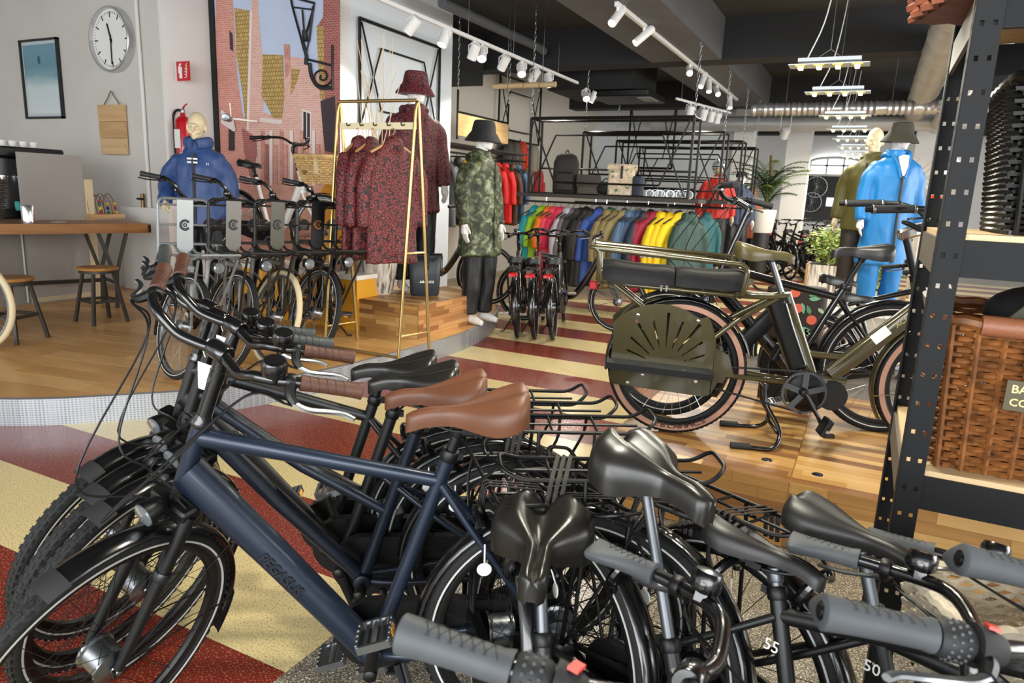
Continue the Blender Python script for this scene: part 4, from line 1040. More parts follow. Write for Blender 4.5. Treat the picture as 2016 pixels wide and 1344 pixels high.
def mannequin(name, label, loc, rz, jacket, pants=M_PANT, skin=M_MANW, hat=None, hatm=None, hem=.80, arms=('down', 'down'), scale=1., fine=.0085, hood=True, turn=0., group='dressed mannequins', flare=1., bare_legs=False, stance=.10, feetm=None, head=True, seed=0., pants_on=True):
    root = thing(name, label, 'mannequin', loc, rz, group); root.scale = (scale,) * 3
    b = MB()
    if head: head_shapes(b, V((0, -.012, 1.55)), 0, turn)
    b.loft([[V((rx * cos(a), ry * sin(a), z)) for a in [2 * pi * i / 16 for i in range(16)]] for z, rx, ry in ((.86, .15, .10), (1.0, .135, .09), (1.15, .14, .095), (1.32, .165, .105), (1.42, .16, .085), (1.47, .09, .06), (1.52, .055, .055))])
    for s in (-1, 1):
        pts, hd = arm_pts(s, arms[0 if s < 0 else 1])
        limb(b, pts, [.052, .040, .028]); hand_shapes(b, pts[-1], hd, (-s * .9, -.2, 0), s)
        limb(b, [(s * .085, 0, .90), (s * .10, -.015, .50), (s * stance, .01, .09)], [.085, .055, .038])
        b.ell((s * stance, .015, .05), (.036, .05, .05), 12, 8); b.tube([(s * stance, .01, .05), (s * (stance + .01), -.08, .038), (s * (stance + .015), -.15, .022)], [.042, .036, .024], 10)
    me = remesh(b, fine, 1); mobj('body', me, skin, root)
    # trousers
    if pants_on:
        b = MB()
        b.loft([[V((rx * cos(a), ry * sin(a), z)) for a in [2 * pi * i / 16 for i in range(16)]] for z, rx, ry in ((.80, .17, .12), (.90, .175, .13), (1.0, .165, .12))])
        for s in (-1, 1): limb(b, [(s * .09, 0, .88), (s * .108, -.015, .50), (s * (stance + .005), .012, .09)], [.108, .092, .085])
        me = remesh(b, .016, 3, folds(.012, 9, 4, seed)); mobj('trousers', me, pants, root)
    # jacket: body and sleeves grown into one garment
    b = MB(); f = flare
    b.loft([[V((rx * cos(a), ry * sin(a), z)) for a in [2 * pi * i / 20 for i in range(20)]] for z, rx, ry in ((hem, .225 * f, .165 * f), (hem + .2, .212 * (1 + f) / 2, .155 * (1 + f) / 2), (1.12, .20, .148), (1.30, .208, .15), (1.38, .20, .13), (1.43, .165, .105), (1.47, .115, .09), (1.50, .085, .085), (1.535, .08, .086))])
    for s in (-1, 1):
        pts, hd = arm_pts(s, arms[0 if s < 0 else 1]); b.ell((s * .165, 0, 1.36), (.075, .085, .075), 14, 10); pts = [V((s * .15, 0, 1.365)), V((s * .205, .005, 1.30))] + pts[1:-1] + [pts[-1] + V(hd).normalized() * .012]
        limb(b, pts, [.07, .078, .070, .056])
    me = remesh(b, .014, 4, folds(.017, 9, 4, seed + 3)); jk = mobj('jacket', me, jacket, root)
    b = MB(); b.tube([(0, -.152 * 1.0, 1.43), (0, -.163, 1.25), (0, -.160, 1.05), (0, -.172 * max(1, f * .97), hem + .03)], .012, 6, flat=1.); b.build('zip_placket', mat(jacket.name + '_placket', '2a2a2a', .6) if 'blue' in jacket.name or 'olive' in jacket.name else jacket, jk)
    if hood:
        b = MB(); rings = []
        for i in range(9):
            a = -pi * .15 + pi * 1.3 * i / 8 - pi * 0; rings.append(a)
        b.tube(crv([(-.08, -.06, 1.475), (-.10, .02, 1.495), (-.07, .105, 1.465), (0, .13, 1.44), (.07, .105, 1.465), (.10, .02, 1.495), (.08, -.06, 1.475)], 4), [.022, .034, .045, .055, .045, .034, .022], 10)
        b.build('hood', jacket, jk)
    if hat == 'bucket':
        b = MB(TR((0, -.012, 1.645)) @ RZ(turn) @ RX(.06)); b.lathe([(.160, -.045), (.163, -.038), (.125, .02), (.108, .04), (.100, .09), (.090, .128), (.075, .138), (.0, .140)], 28); b.lathe([(.158, -.045), (.12, .015), (.104, .035)], 28, cap=False)
        b.build('bucket_hat', hatm, root)
    elif hat == 'helmet':
        b = MB(TR((0, 0, 1.655)) @ RX(-.12)); rings = []
        for i in range(10):
            t = i / 9; z = -.03 + .165 * t; r = sqrt(max(.0, 1 - (max(0, z) / .14) ** 2)); rings.append([V((.112 * r * cos(a), .138 * r * sin(a), z)) for a in [2 * pi * j / 24 for j in range(24)]])
        b.loft(rings); hh = b.build('helmet', hatm, root)
        for x in (-.045, 0, .045):
            b = MB(TR((0, 0, 1.655)) @ RX(-.12)); b.tube(crv([(x, -.128, .04), (x * .95, -.07, .122 - abs(x) * .3), (x * .9, .03, .138 - abs(x) * .3), (x, .11, .075)], 4), .009, 8); b.build('vent_slot', M_SAT, hh)
        b = MB(TR((0, 0, 1.655)) @ RX(-.12))
        b.tube(crv([(-.115, -.05, .0), (-.1, -.1, -.01), (0, -.142, -.012), (.1, -.1, -.01), (.115, -.05, .0)], 4), .007, 8); b.build('rim_band', M_SAT, hh)
        for s in (-1, 1): MB().tube(crv([(s * .095, .0, 1.645), (s * .08, -.03, 1.58), (s * .03, -.06, 1.535)], 4), .005, 6).build('chin_strap', M_SAT, hh)
    elif hat == 'cap':
        b = MB(TR((0, 0, 1.66)) @ RZ(turn)); b.lathe([(.094, -.01), (.097, 0), (.094, .05), (.075, .085), (.03, .10), (0, .10)], 24)
        b.prism([(-.07, 0), (.07, 0), (.075, .06), (.045, .11), (-.045, .11), (-.075, .06)], .006, TR((0, -.075, -.002)) @ RX(pi / 2) @ Matrix.Scale(-1, 4, (0, 0, 1)) @ RX(pi)); b.build('cap', hatm, root)
    return root
M_LEO = leopard('leopard_print_red', '7a2b30', '1d1013', 42.)
M_CAMO = camo('camouflage_print')
M_BLKF = mat('black_fabric', '141416', .8)
p1 = at_z(812, 569, .465); p2 = at_z(938, 634, .165)
mn1 = mannequin('mannequin', 'white mannequin in red leopard-print rain coat and matching hat on the wooden box', (p1.x, p1.y, .465), 1.0, M_LEO, hat='bucket', hatm=leopard('leopard_print_hat', '74262c', '1d1013', 38.), hem=.66, seed=1., flare=1.03, turn=.35, scale=1.17)
mn2 = mannequin('mannequin', 'white mannequin in green camouflage rain coat and black bucket hat at the platform edge', (p2.x, p2.y, .165), 1.45, M_CAMO, hat='bucket', hatm=M_BLKF, hem=.62, seed=2., flare=1.08, scale=1.10)
M_RBLUE = mat('rain_blue_jacket', '2f4a7c', .5)
bp = at_y(396, 400, 4.75)
mn3 = mannequin('mannequin', 'cream mannequin in blue rain jacket with white chest stripes behind the parked city bicycles', (bp.x, 4.75, .16), .55, M_RBLUE, skin=M_MANC, hem=.80, arms=('bent', 'down'), seed=4., fine=.006, hood=False, scale=1.08)
for z in (1.375, 1.345): MB().box((0, -.163, z), (.085, .004, .014), Matrix.Rotation(.02, 3, 'Y')).build('chest_stripe', M_WHT, mn3)
MB().tube(crv([(-.03, -.10, 1.50), (-.085, -.04, 1.515), (-.09, .04, 1.525), (0, .10, 1.525), (.09, .04, 1.525), (.085, -.04, 1.515), (.02, -.10, 1.50)], 4), .03, 8, flat=1.6).build('stand_collar', M_RBLUE, mn3)
text('H', .032, M_WHT, mn3, frame((.12, -.152, 1.335), (1, .25, 0), z=(0, -1, 0)), name='emblem')
rp = at_y(1402, 470, 12.6)
mn4 = mannequin('mannequin', 'mannequin in red jacket and silver bicycle helmet beside the clothes racks', (rp.x, 12.6, .25), .35, mat('red_orange_jacket', 'cc3328', .6), skin=M_MANC, hat='helmet', hatm=mat('helmet_silver', 'c3ccd0', .3, .3, coat=.4), hem=.86, fine=.014, hood=True, seed=5., scale=1.08)
rp = at_y(1447, 470, 13.3)
mn5 = mannequin('mannequin', 'mannequin in dark navy jacket and black cap beside the red-jacketed one', (rp.x, 13.3, .25), .5, mat('navy_jacket', '2c3a55', .6), hat='cap', hatm=M_BLKF, hem=.82, fine=.014, seed=6.)
rp = at_y(1474, 450, 16.0)
mn6 = mannequin('mannequin', 'far mannequin in rust brown coat and tan hat beside the palm', (rp.x, 15.9, .0), .5, mat('rust_coat', '9a4a26', .6), hat='bucket', hatm=mat('tan_felt', '8d6a52', .8), hem=.72, fine=.016, seed=7.)
rp = at_y(1706, 400, 8.3)
mn7 = mannequin('mannequin', 'cream mannequin in olive green jacket with bare head on the planter plinth', (rp.x, 8.3, .45), -.28, mat('olive_jacket', '4d4819', .6, var=.08, vscale=5), pants=mat('dark_trousers', '2a2118', .6), skin=M_MANC, hem=.78, fine=.011, seed=8., scale=1.04, turn=.15)
rp = at_y(1752, 400, 7.9)
mn8 = mannequin('mannequin', 'white mannequin in long bright blue rain coat and black bucket hat beside the olive one', (rp.x, 7.9, .42), .45, mat('bright_rain_blue', '1270b0', .5), pants=mat('bright_rain_blue', '1270b0', .5), hat='bucket', hatm=mat('dark_khaki_hat', '2c2a20', .8), hem=.48, flare=1.15, fine=.011, seed=9., turn=.3, scale=1.04)

for s in (-1, 1): MB().tube(crv([(s * .075, .03, 1.52), (s * .085, -.06, 1.50), (s * .05, -.13, 1.40), (s * .02, -.158, 1.28)], 4), [.02, .03, .028, .012], 8, flat=1.3).build('lapel', MATS['bright_rain_blue'], mn8)
MB().tube([(0, -.125, 1.47), (0, -.157, 1.38), (0, -.166, 1.30)], [.045, .032, .008], 10).build('shirt_front', M_MANW, mn8)
pq = thing('mannequin_plinth', 'low dark plinth under the helmeted and the capped mannequins', 'plinth', ((mn4.location.x + mn5.location.x) / 2, 12.95, 0)); MB().box((0, 0, .125), (1.0, 1.3, .25)).build('body', mat('plinth_dark', '4a443d', .6), pq)
# ================================================================== left side: clock wall, cafe corner
def screws(): pass
cp = at_y(219, 78, 5.40); cr = .345
ck = thing('wall_clock', 'large round white station clock with black hands above the wooden sign', 'clock', (cp.x, 5.449, cp.z))
b = MB(); b.lathe([(cr, 0), (cr, .085), (cr - .006, .092), (cr - .022, .09), (cr - .026, .05)], 64, RX(pi / 2), False); b.build('case', mat('clock_rim', 'c9cacb', .3, .7), ck)
MB().lathe([(cr - .024, .01), (cr - .024, .048)], 64, RX(pi / 2)).build('dial', mat('clock_dial', 'f0efeb', .5), ck)
for i in range(60):
    a = i * pi / 30; L = .062 if i % 5 == 0 else .022; w = .014 if i % 5 == 0 else .005; r = cr - .05 - L / 2
    MB().box((r * sin(a), -.0495, r * cos(a)), (w, .002, L), Matrix.Rotation(a, 3, 'Y')).build('hour_mark' if i % 5 == 0 else 'minute_mark', M_SAT, ck)
for nm, a, L, w, y in (('hour_hand', radians(343), .17, .022, .054), ('minute_hand', radians(181), .25, .016, .058)):
    MB().box((.42 * L * sin(a), -y, .42 * L * cos(a)), (w, .003, L * 1.25), Matrix.Rotation(a, 3, 'Y'), None).build(nm, M_SAT, ck)
MB().lathe([(.014, .05), (.014, .064), (0, .064)], 16, RX(pi / 2)).build('hand_boss', M_SAT, ck)
# framed picture
a, b_ = at_y(37, 80, 5.42), at_y(125, 233, 5.42); w, h = b_.x - a.x, a.z - b_.z
pc = thing('framed_picture', 'framed blue sea picture behind glass left of the clock', 'picture', ((a.x + b_.x) / 2, 5.448, (a.z + b_.z) / 2))
b = MB()
for x in (-1, 1): b.box((x * (w / 2 - .012), -.02, 0), (.024, .04, h))
for z in (-1, 1): b.box((0, -.02, z * (h / 2 - .012)), (w, .04, .024))
b.build('frame', mat('frame_black', '1b1b1c', .4), pc)
MB().box((0, -.012, 0), (w - .03, .01, h - .03)).build('mat_board', mat('mat_board', 'c3ccd2', .6), pc)
def seapic():
    m, nt, b = newmat('sea_print_glare', .25)
    v = coords(nt); sp = N(nt, 'ShaderNodeSeparateXYZ'); nt.links.new(v, sp.inputs[0]); mr = N(nt, 'ShaderNodeMapRange'); mr.inputs['From Min'].default_value = -h * .45; mr.inputs['From Max'].default_value = h * .45; nt.links.new(sp.outputs['Z'], mr.inputs[0])
    nz = N(nt, 'ShaderNodeTexNoise'); nz.inputs['Scale'].default_value = 6; nt.links.new(v, nz.inputs['Vector']); ad = N(nt, 'ShaderNodeMath', operation='MULTIPLY_ADD'); ad.inputs[1].default_value = .12; nt.links.new(nz.outputs['Fac'], ad.inputs[0]); nt.links.new(mr.outputs[0], ad.inputs[2])
    c = ramp(nt, ad.outputs[0], [(.05, 'd9e4e6'), (.45, 'c9dadc'), (.62, '6f9fae'), (.75, '4d8ba0'), (1., '5b93a8')]); nt.links.new(c, b.inputs['Base Color']); b.inputs['Coat Weight'].default_value = 1.; return m  # pale lower half paints a window reflection over the blue print
MB().box((0, -.018, 0), (w - .10, .004, h - .12)).build('print', seapic(), pc)
MB().ell((-.02, -.021, h * .24), (.03, .002, .05), 12, 8).build('printed_figure', mat('print_figure', '2e5f73', .5), pc)
# wooden sign on cord
a, b_ = at_y(197, 207, 5.42), at_y(252, 305, 5.42); w, h = b_.x - a.x, a.z - b_.z
ws = thing('wooden_sign', 'hanging sign of three pale planks with a cord below the clock', 'sign', ((a.x + b_.x) / 2, 5.445, (a.z + b_.z) / 2))
PINE = [woodmat('pine_a', 'd3b184', 'bd9766', .6, 0, .7), woodmat('pine_b', 'c9a575', 'b28d5c', .6, 0, .7), woodmat('pine_c', 'dabb90', 'c4a071', .6, 0, .7)]
for k in range(3): MB().box((0, -.035, (1 - k) * h / 3), (w, .05 - .004 * k, h / 3 - .004)).build('plank', PINE[k], ws)
MB().tube(crv([(-w * .32, -.03, h / 2), (-w * .1, -.03, h / 2 + .10), (0, -.03, h / 2 + .15), (w * .1, -.03, h / 2 + .10), (w * .32, -.03, h / 2)], 3), .006, 6).build('cord', mat('rope', '6c6154', .9), ws)
# pipe on the wall
a = at_y(266, 0, 5.42); MB().tube([(a.x, 5.42, CEIL), (a.x + .02, 5.42, 2.3), (a.x + .02, 5.42, 1.0), (a.x + .02, 5.42, .16)], .022, 12).build('heating_pipe', mat('pipe_white', 'd5d3cf', .5)).__setitem__('label', 'thin white vertical pipe on the wall right of the clock'); bpy.data.objects['heating_pipe']['category'] = 'pipe'
a = at_y(284, 395, 5.42); t = thing('pipe_valve', 'small brass valve with wires on the vertical pipe', 'valve', (a.x, 5.40, a.z)); MB().tube([(0, 0, -.10), (0, 0, .08)], .02, 10).build('body', mat('brass', '8a6f47', .4, .8), t); MB().tube([(-.05, -.03, .02), (.05, -.03, .02)], .012, 8).build('lever', M_SAT, t)
# fire extinguisher sign and extinguisher
a = at_y(361, 140, 5.58)
fs = thing('fire_sign', 'red fire extinguisher pictogram sign on the white wall', 'sign', (max(a.x, -6.94), 5.58, a.z))
MB().box((0, 0, 0), (.20, .012, .20)).build('panel', mat('sign_red', 'c1141f', .4), fs)
MB().box((-.115, .04, 0), (.012, .09, .20), Matrix.Rotation(-.3, 3, 'Z')).build('side_panel', M_WHT, fs)
MB().rbox((-.035, -.008, -.015), (.045, .004, .12), .002).build('pictogram_cylinder', M_WHT, fs)
MB().tube(crv([(-.035, -.008, .05), (-.05, -.008, .07), (-.02, -.008, .075), (-.062, -.008, .04), (-.064, -.008, -.02)], 4), .005, 6).build('pictogram_hose', M_WHT, fs)
for k in range(4): MB().tube(crv([(.03, -.008, -.07 + k * .03), (.06, -.008, -.06 + k * .03), (.055, -.008, -.03 + k * .03), (.075, -.008, -.005 + k * .03)], 4), [.010, .011, .008, .003], 6, flat=.4).build('pictogram_flame', M_WHT, fs)
a = at_y(362, 265, 5.56)
fe = thing('fire_extinguisher', 'red fire extinguisher with black hose on the wall behind the blue jacket', 'extinguisher', (max(a.x, -6.95), 5.56, a.z - .27))
MB().lathe([(.07, 0), (.085, .012), (.085, .40), (.07, .44), (.03, .47), (.025, .50)], 28).build('cylinder', mat('extinguisher_red', 'b3101c', .25, coat=.5), fe)
MB().box((.0, -.086, .22), (.09, .003, .2)).build('instruction_label', M_WHT, fe)
MB().lathe([(.02, .50), (.024, .52), (.02, .54)], 14).build('valve', M_ALM, fe)
MB().tube([(0, 0, .54), (.06, -.02, .575), (.11, -.03, .59)], [.012, .009, .008], 8).build('handle', mat('extinguisher_red', ''), fe)
MB().tube(crv([(-.02, 0, .53), (-.09, -.02, .52), (-.13, -.03, .42), (-.12, -.03, .2), (-.10, -.04, .06)], 5), .014, 8).build('hose', M_SAT, fe)
a = at_y(432, 230, 5.4); sc = thing('security_camera', 'small silver security camera with aerial beside the mannequin head', 'camera', (a.x, 5.5, a.z))
MB(RZ(.6)).lathe([(.03, -.09), (.036, -.08), (.036, .07), (.04, .08), (.033, .085), (.0, .08)], 18, RX(pi / 2)).build('body', M_ALM, sc); MB().tube([(.0, .05, .02), (-.02, .06, .16)], .006, 6).build('aerial', M_WHT, sc); MB().tube([(0, .07, 0), (-.15, .55, .02)], .012, 8).build('bracket', M_WHT, sc)
# white low board along the wall
a, b_ = at_y(240, 405, 5.40), at_y(335, 408, 5.40); MB().box(((a.x + b_.x) / 2, 5.40, a.z / 2 + .08), (b_.x - a.x, .06, a.z - .16)).build('skirting_board', M_WALLW); tag(bpy.data.objects['skirting_board'], 'white low boarding on the wall behind the table end', 'panel')
# ---- counter with grey panels, coffee machine
CX_ = -7.45
cn = thing('coffee_counter', 'grey panelled coffee counter behind the wooden table', 'counter', (CX_, 3.6, PZ))
zt = at_x(100, 303, CX_).z - PZ; ya, yb = 2.2, at_x(160, 400, CX_).y
MB().box((-.48, -.6, .42), (.88, 2.6, .84)).build('base_cabinet', mat('counter_grey', '8f8a84', .6), cn)
y0 = at_x(32, 303, CX_).y - 3.6; y1 = at_x(158, 308, CX_).y - 3.6
MB().box((0, (y0 + y1) / 2, zt / 2), (.03, y1 - y0, zt)).build('tall_panel', mat('panel_grey', '9b9690', .6), cn)
yq = at_x(44, 500, CX_).y - 3.6
MB().box((.017, yq, .42), (.006, .012, .8)).build('panel_joint', M_WALLW, cn)
MB().box((0, y1 + .05, zt * .5 * .84), (.04, .09, zt * .84)).build('end_post', mat('post_cream', 'd3c19b', .6), cn)
MB().box((.02, (y0 + y1) / 2, .04), (.02, y1 - y0, .05)).build('plinth', mat('plinth_pale', 'c4b394', .6), cn)
cm = thing('coffee_machine', 'black and steel coffee machine at the left edge on the counter', 'coffee machine', (CX_ - .35, at_x(28, 340, CX_ - .35).y, PZ + .84))
zz = at_x(60, 290, CX_).z - PZ - .84
MB().rbox((0, 0, zz - .05), (.5, .75, .10), .03).build('top_cover', M_SAT, cm); MB().rbox((-.05, 0, zz / 2 - .05), (.36, .7, zz - .1), .03).build('body', M_ALM, cm)
MB().box((.15, -.1, .06), (.2, .45, .08)).build('drip_tray', M_SAT, cm)
for y in (-.2, -.02, .16): MB().lathe([(.03, 0), (.045, .03), (.045, .07), (.02, .08)], 16, TR((.17, y, zz * .5))).build('brew_group', M_CHR, cm)
for k, (y, c) in enumerate(((-.12, '1f8f84'), (-.03, 'b3402a'), (.05, 'd8a12a'), (.12, '66b3a8'))): 
    o = MB(TR((CX_ - .10, cm.location.y + y, PZ + .925))).lathe([(.03, 0), (.036, .01), (.036, .08), (.03, .09)], 14).build('canister', mat('canister_%d' % k, c, .5)); tag(o, ('teal', 'rust', 'yellow', 'pale teal')[k] + ' canister standing on the coffee machine tray', 'canister')
for k in range(5):
    o = MB(TR((CX_ - .3, cm.location.y - .22 + k * .1, PZ + .84 + zz))).lathe([(.025, 0), (.04, .02), (.042, .06), (.038, .06), (.036, .02), (.0, .008)], 16).build('coffee_cup', M_WHT); tag(o, ('first', 'second', 'third', 'fourth', 'fifth')[k] + ' white cup from the left edge on top of the coffee machine', 'cup', 'cups on the coffee machine')
# ---- table
TZ = 1.0; t0, t1 = at_z(30, 441, TZ), at_z(297, 441, TZ); d = (t1 - t0); d.z = 0; L = d.length + 1.2; hd = atan2(d.y, d.x)
tb = thing('trestle_table', 'thick wooden-topped high table with dark steel trestle legs beside the counter', 'table', (t1.x, t1.y, PZ), hd)
TW = woodmat('table_oak', 'a8743f', '7d4f27', .4, 0, .6)
for k in range(4): MB().box((-L / 2, .085 + k * .172, TZ - PZ - .045), (L, .17, .09)).build('plank', TW, tb)
for x in (-.02,): MB().box((x, .01, TZ - PZ - .045), (.02, .06, .07)).build('corner_plate', M_ALD, tb)
for x in (-.30, -1.55):
    b = MB(); H_ = TZ - PZ - .09
    for y in (.08, .60): b.tube([(x + .09, y, H_), (x - .02, y, .36), (x - .04, y + .0, .0)], .022, 4); b.tube([(x - .16, y, H_), (x - .05, y, .36)], .022, 4)
    b.tube([(x - .03, .08, .25), (x - .03, .60, .25)], .02, 4); b.build('trestle', mat('steel_dark', '46423d', .5, .5), tb)
MB().tube([(-.30, .62, .22), (-1.6, .62, .22)], .02, 4).build('foot_rail', MATS['steel_dark'], tb)
# ---- stools
def stool(label, x, y, rz):
    s = thing('stool', label, 'stool', (x, y, PZ), rz, 'stools at the high table'); h = .50
    MB().lathe([(.15, h - .03), (.165, h - .022), (.168, h - .008), (.16, h)], 32).build('seat', woodmat('stool_seat_' + str(int(x * 10)), 'bd8a4d', '9b6b38', .4, 0, .6), s)
    MB().lathe([(.14, h - .05), (.15, h - .05), (.15, h - .03), (.14, h - .03)], 28).build('seat_ring', MATS['steel_dark'], s)
    for k in range(4):
        a = k * pi / 2 + .5; MB().tube([(.12 * cos(a), .12 * sin(a), h - .03), (.215 * cos(a), .215 * sin(a), 0)], [.016, .018], 4).build('leg', MATS['steel_dark'], s)
    for k in range(4):
        a, c = k * pi / 2 + .5, (k + 1) * pi / 2 + .5; r = .172; MB().box(((r * cos(a) + r * cos(c)) / 2, (r * sin(a) + r * sin(c)) / 2, .20), (r * 1.41, .012, .025), Matrix.Rotation(atan2(sin(c) - sin(a), cos(c) - cos(a)), 3, 'Z')).build('stretcher', MATS['steel_dark'], s)
    return s
p = at_z(192, 525, PZ + .50); stool('round wooden stool with dark steel legs in front of the table, in full view', p.x, p.y, .2)
p = at_z(18, 545, PZ + .50); stool('round wooden stool cut by the left edge behind the cream tyre', p.x, p.y, .6)
# ---- things on the table
def on_table(px, py): p = at_z(px, py, TZ); return V((p.x, p.y, TZ))
p = on_table(58, 438); jg = thing('steel_jug', 'polished steel jug on the wooden table', 'jug', p)
MB().lathe([(.055, 0), (.06, .004), (.06, .155), (.057, .16), (.055, .158), (.055, .02), (0, .02)], 32).build('body', M_CHR, jg); MB().tube(crv([(-.055, 0, .13), (-.10, 0, .125), (-.105, 0, .06), (-.058, 0, .04)], 4), .006, 8).build('handle', M_CHR, jg)
p = on_table(200, 430); bm = thing('bead_maze', 'wooden bead maze toy with coloured beads on looping wires on the table', 'toy', p, hd + .35); bm.scale = (1.35,) * 3
b = MB()
for y in (-.07, .07): b.box((0, y, .02), (.30, .018, .035))
for x in (-.145, .145): b.box((x, 0, .02), (.018, .14, .04))
b.build('base_tray', PINE[1], bm)
rb = random.Random(3)
for k in range(5):
    x0 = -.13 + k * .05; yy = -.05 + .025 * k; pts = [(x0, yy, .03), (x0 - .01, yy, .14), (x0 + .04, yy + .01, .20 - .015 * (k % 2)), (x0 + .08, yy, .13), (x0 + .09, yy - .01, .03)]
    c = crv(pts, 6); MB().tube(c, .0028, 6).build('wire', mat('wire_%d' % (k % 3), ('8f1f26', '2a2a2c', '5f4632')[k % 3], .4), bm)
    for j in range(3): MB().ell(c[(1 + j * 2) if k % 2 else -(2 + j * 2)], (.014,) * 3, 10, 7).build('bead', mat('bead_%d' % ((k + j) % 5), ('c21f2e', 'e3b321', '2c6b3a', '26324f', 'c9a321')[(k + j) % 5], .35), bm)
o = MB(TR(on_table(115, 438))).lathe([(.06, 0), (.075, .006), (.07, .008), (0, .006)], 20).build('saucer', M_CARD); tag(o, 'small pale saucer lying on the wooden table', 'saucer')
# ---- dark wicker basket and cream tyre cut by the left edge
def wicker(mb, w0, d0, w1, d1, h, rows, r, n=44, amp=.006, z0=0.):
    for i in range(rows):
        t = (i + .5) / rows; w, d_ = w0 + (w1 - w0) * t, d0 + (d1 - d0) * t; pts = []
        per = []
        for j in range(n):
            u = j / n * 4; s_ = int(u); f = u - s_
            x, y = ((-1 + 2 * f, -1), (1, -1 + 2 * f), (1 - 2 * f, 1), (-1, 1 - 2 * f))[s_]
            k = amp * (1 if (j + i) % 2 else -1); q = .12; rr = (abs(x) ** 8 + abs(y) ** 8) ** (1 / 8)
            pts.append(V((x / rr * (w / 2 + k), y / rr * (d_ / 2 + k), z0 + h * t)))
        mb.tube(pts, r, 5, True)
M_WKD = mat('wicker_dark', '2c2420', .6); M_WKP = mat('wicker_pale', 'c2a069', .6, var=.2, vscale=30); M_WKB = mat('wicker_brown', '74461f', .5, var=.4, vscale=25); M_WKK = mat('wicker_black', '070707', .3)
def basket(name, label, loc, rz, w0, d0, w1, d1, h, rows, m, r=.006, n=44, cat='basket', stakes=True, rim=True, amp=.006):
    t = thing(name, label, cat, loc, rz); b = MB(); wicker(b, w0, d0, w1, d1, h, rows, r, n, amp); b.build('weave', m, t, kind='stuff')
    MB().box((0, 0, .006), (w0 * .97, d0 * .97, .012)).build('bottom', m, t)
    if rim:
        b = MB(); pts = []
        for j in range(56):
            u = j / 56 * 4; s_ = int(u); f = u - s_; x, y = ((-1 + 2 * f, -1), (1, -1 + 2 * f), (1 - 2 * f, 1), (-1, 1 - 2 * f))[s_]; rr = (abs(x) ** 8 + abs(y) ** 8) ** (1 / 8)
            pts.append(V((x / rr * w1 / 2, y / rr * d1 / 2, h + .004 + .005 * (j % 2))))
        b.tube(pts, r * 2.2, 7, True); b.build('rim_braid', m, t)
    return t
AX = at_z(-58, 598, .51); bk = basket('bicycle_basket', 'dark brown wicker bicycle basket cut by the left edge', (AX.x + .08, AX.y + .04, 1.12), .3, .28, .24, .34, .30, .26, 16, M_WKD, .007, 36)
lw = make_bike('city_bicycle', 'bicycle with cream tyre mostly outside the left edge', None, dict(detail=1, tyre=M_CREAMT, reflex=False, frame=mat('frame_mint', '9db6a6', .4), rack=False, gripk='round', gripm=M_BROWN, style='low', rim=M_ALM, suspension=False))
q = RZ(.35) @ V((.665, 0, 0)); put(lw, AX.x - q.x, AX.y - q.y, .35, 0, PZ)
# ================================================================== printed mural of a brick street with lantern
YM = 6.095
mu = thing('wall_mural', 'tall printed mural of a red brick street with tiled roofs and an iron lantern', 'mural', (0, YM, 0))
mr0 = at_y(431, 200, YM).x; mr1 = -5.215
def mp(zx, zy, y=YM):                        # a point of the print -> wall plane, relative to the mural
    p = at_y(zx / 2.965, zy / 2.965, YM); return (p.x, p.z)
BR1 = brickmat('print_brick_red', 'c47a6a', 'd08f80', 'e0b8ac', 7., bw=.36, rh=.16, msize=.018)
BR2 = brickmat('print_brick_dark', '8f4a44', 'a05c55', 'b98a82', 7., bw=.36, rh=.16, msize=.018)
BR3 = brickmat('print_brick_pale', 'd39c8c', 'dcae9f', 'e8ccc2', 7., bw=.36, rh=.16, msize=.018)
TI1 = brickmat('print_roof_tile', 'cdb06c', 'b79655', '8a6d40', 7., bw=.26, rh=.30, msize=.03)
SKY = mat('print_sky', 'c0cde6', .6, var=.04, vscale=2)
FAC = mat('print_facade', 'd6a38f', .6, var=.15, vscale=6)
WHT_ = mat('print_white', 'e8dcd6', .6); DRK = mat('print_dark', '3a2e33', .6); PIN = mat('print_rose', 'c98f80', .6, var=.2, vscale=14)
IRON = mat('print_iron', '17181c', .55)
MB().box(((mr0 + mr1) / 2, 0, 2.0), (mr1 - mr0, .008, 3.6)).build('printed_sky', SKY, mu)
MB().box(((mr0 - 7.055) / 2, -.01, 2.0), (mr0 + 7.055, .03, 3.64)).build('black_edge_strip', mat('strip_black', '0d0d0e', .5), mu)
lay = [0]
def poly(name, m, pts):
    lay[0] += 1; MB().prism([mp(*p) for p in pts], .001, TR((0, -.005 - lay[0] * .0006, 0))).build(name, m, mu, 0)
poly('printed_house', FAC, [(1265, 700), (1900, 640), (1985, 640), (1985, 1900), (1265, 1900)])
poly('printed_house', BR1, [(1262, -120), (1350, -120), (1365, 40), (1385, 420), (1450, 900), (1480, 1100), (1480, 1500), (1262, 1500)])
poly('printed_house', BR3, [(1475, -120), (1500, -120), (1520, 200), (1536, 350), (1540, 640), (1450, 780), (1440, 600), (1470, 300)])
poly('printed_house', BR3, [(1665, 260), (1692, 258), (1698, 330), (1780, 345), (1820, 420), (1870, 440), (1890, 700), (1870, 1060), (1510, 1060), (1450, 780), (1530, 640), (1600, 690), (1660, 650)])
poly('printed_roof', TI1, [(1372, 48), (1462, 62), (1458, 300), (1440, 760), (1420, 560), (1385, 330)])
poly('printed_drainpipe', WHT_, [(1462, 62), (1476, 66), (1456, 760), (1442, 760)])
poly('printed_roof', TI1, [(1538, 318), (1655, 322), (1664, 560), (1650, 690), (1600, 690), (1530, 560)])
poly('printed_chimney', PIN, [(1660, 258), (1695, 262), (1700, 420), (1670, 460)])
poly('printed_roof', TI1, [(1705, 400), (1755, 405), (1740, 470), (1700, 560)])
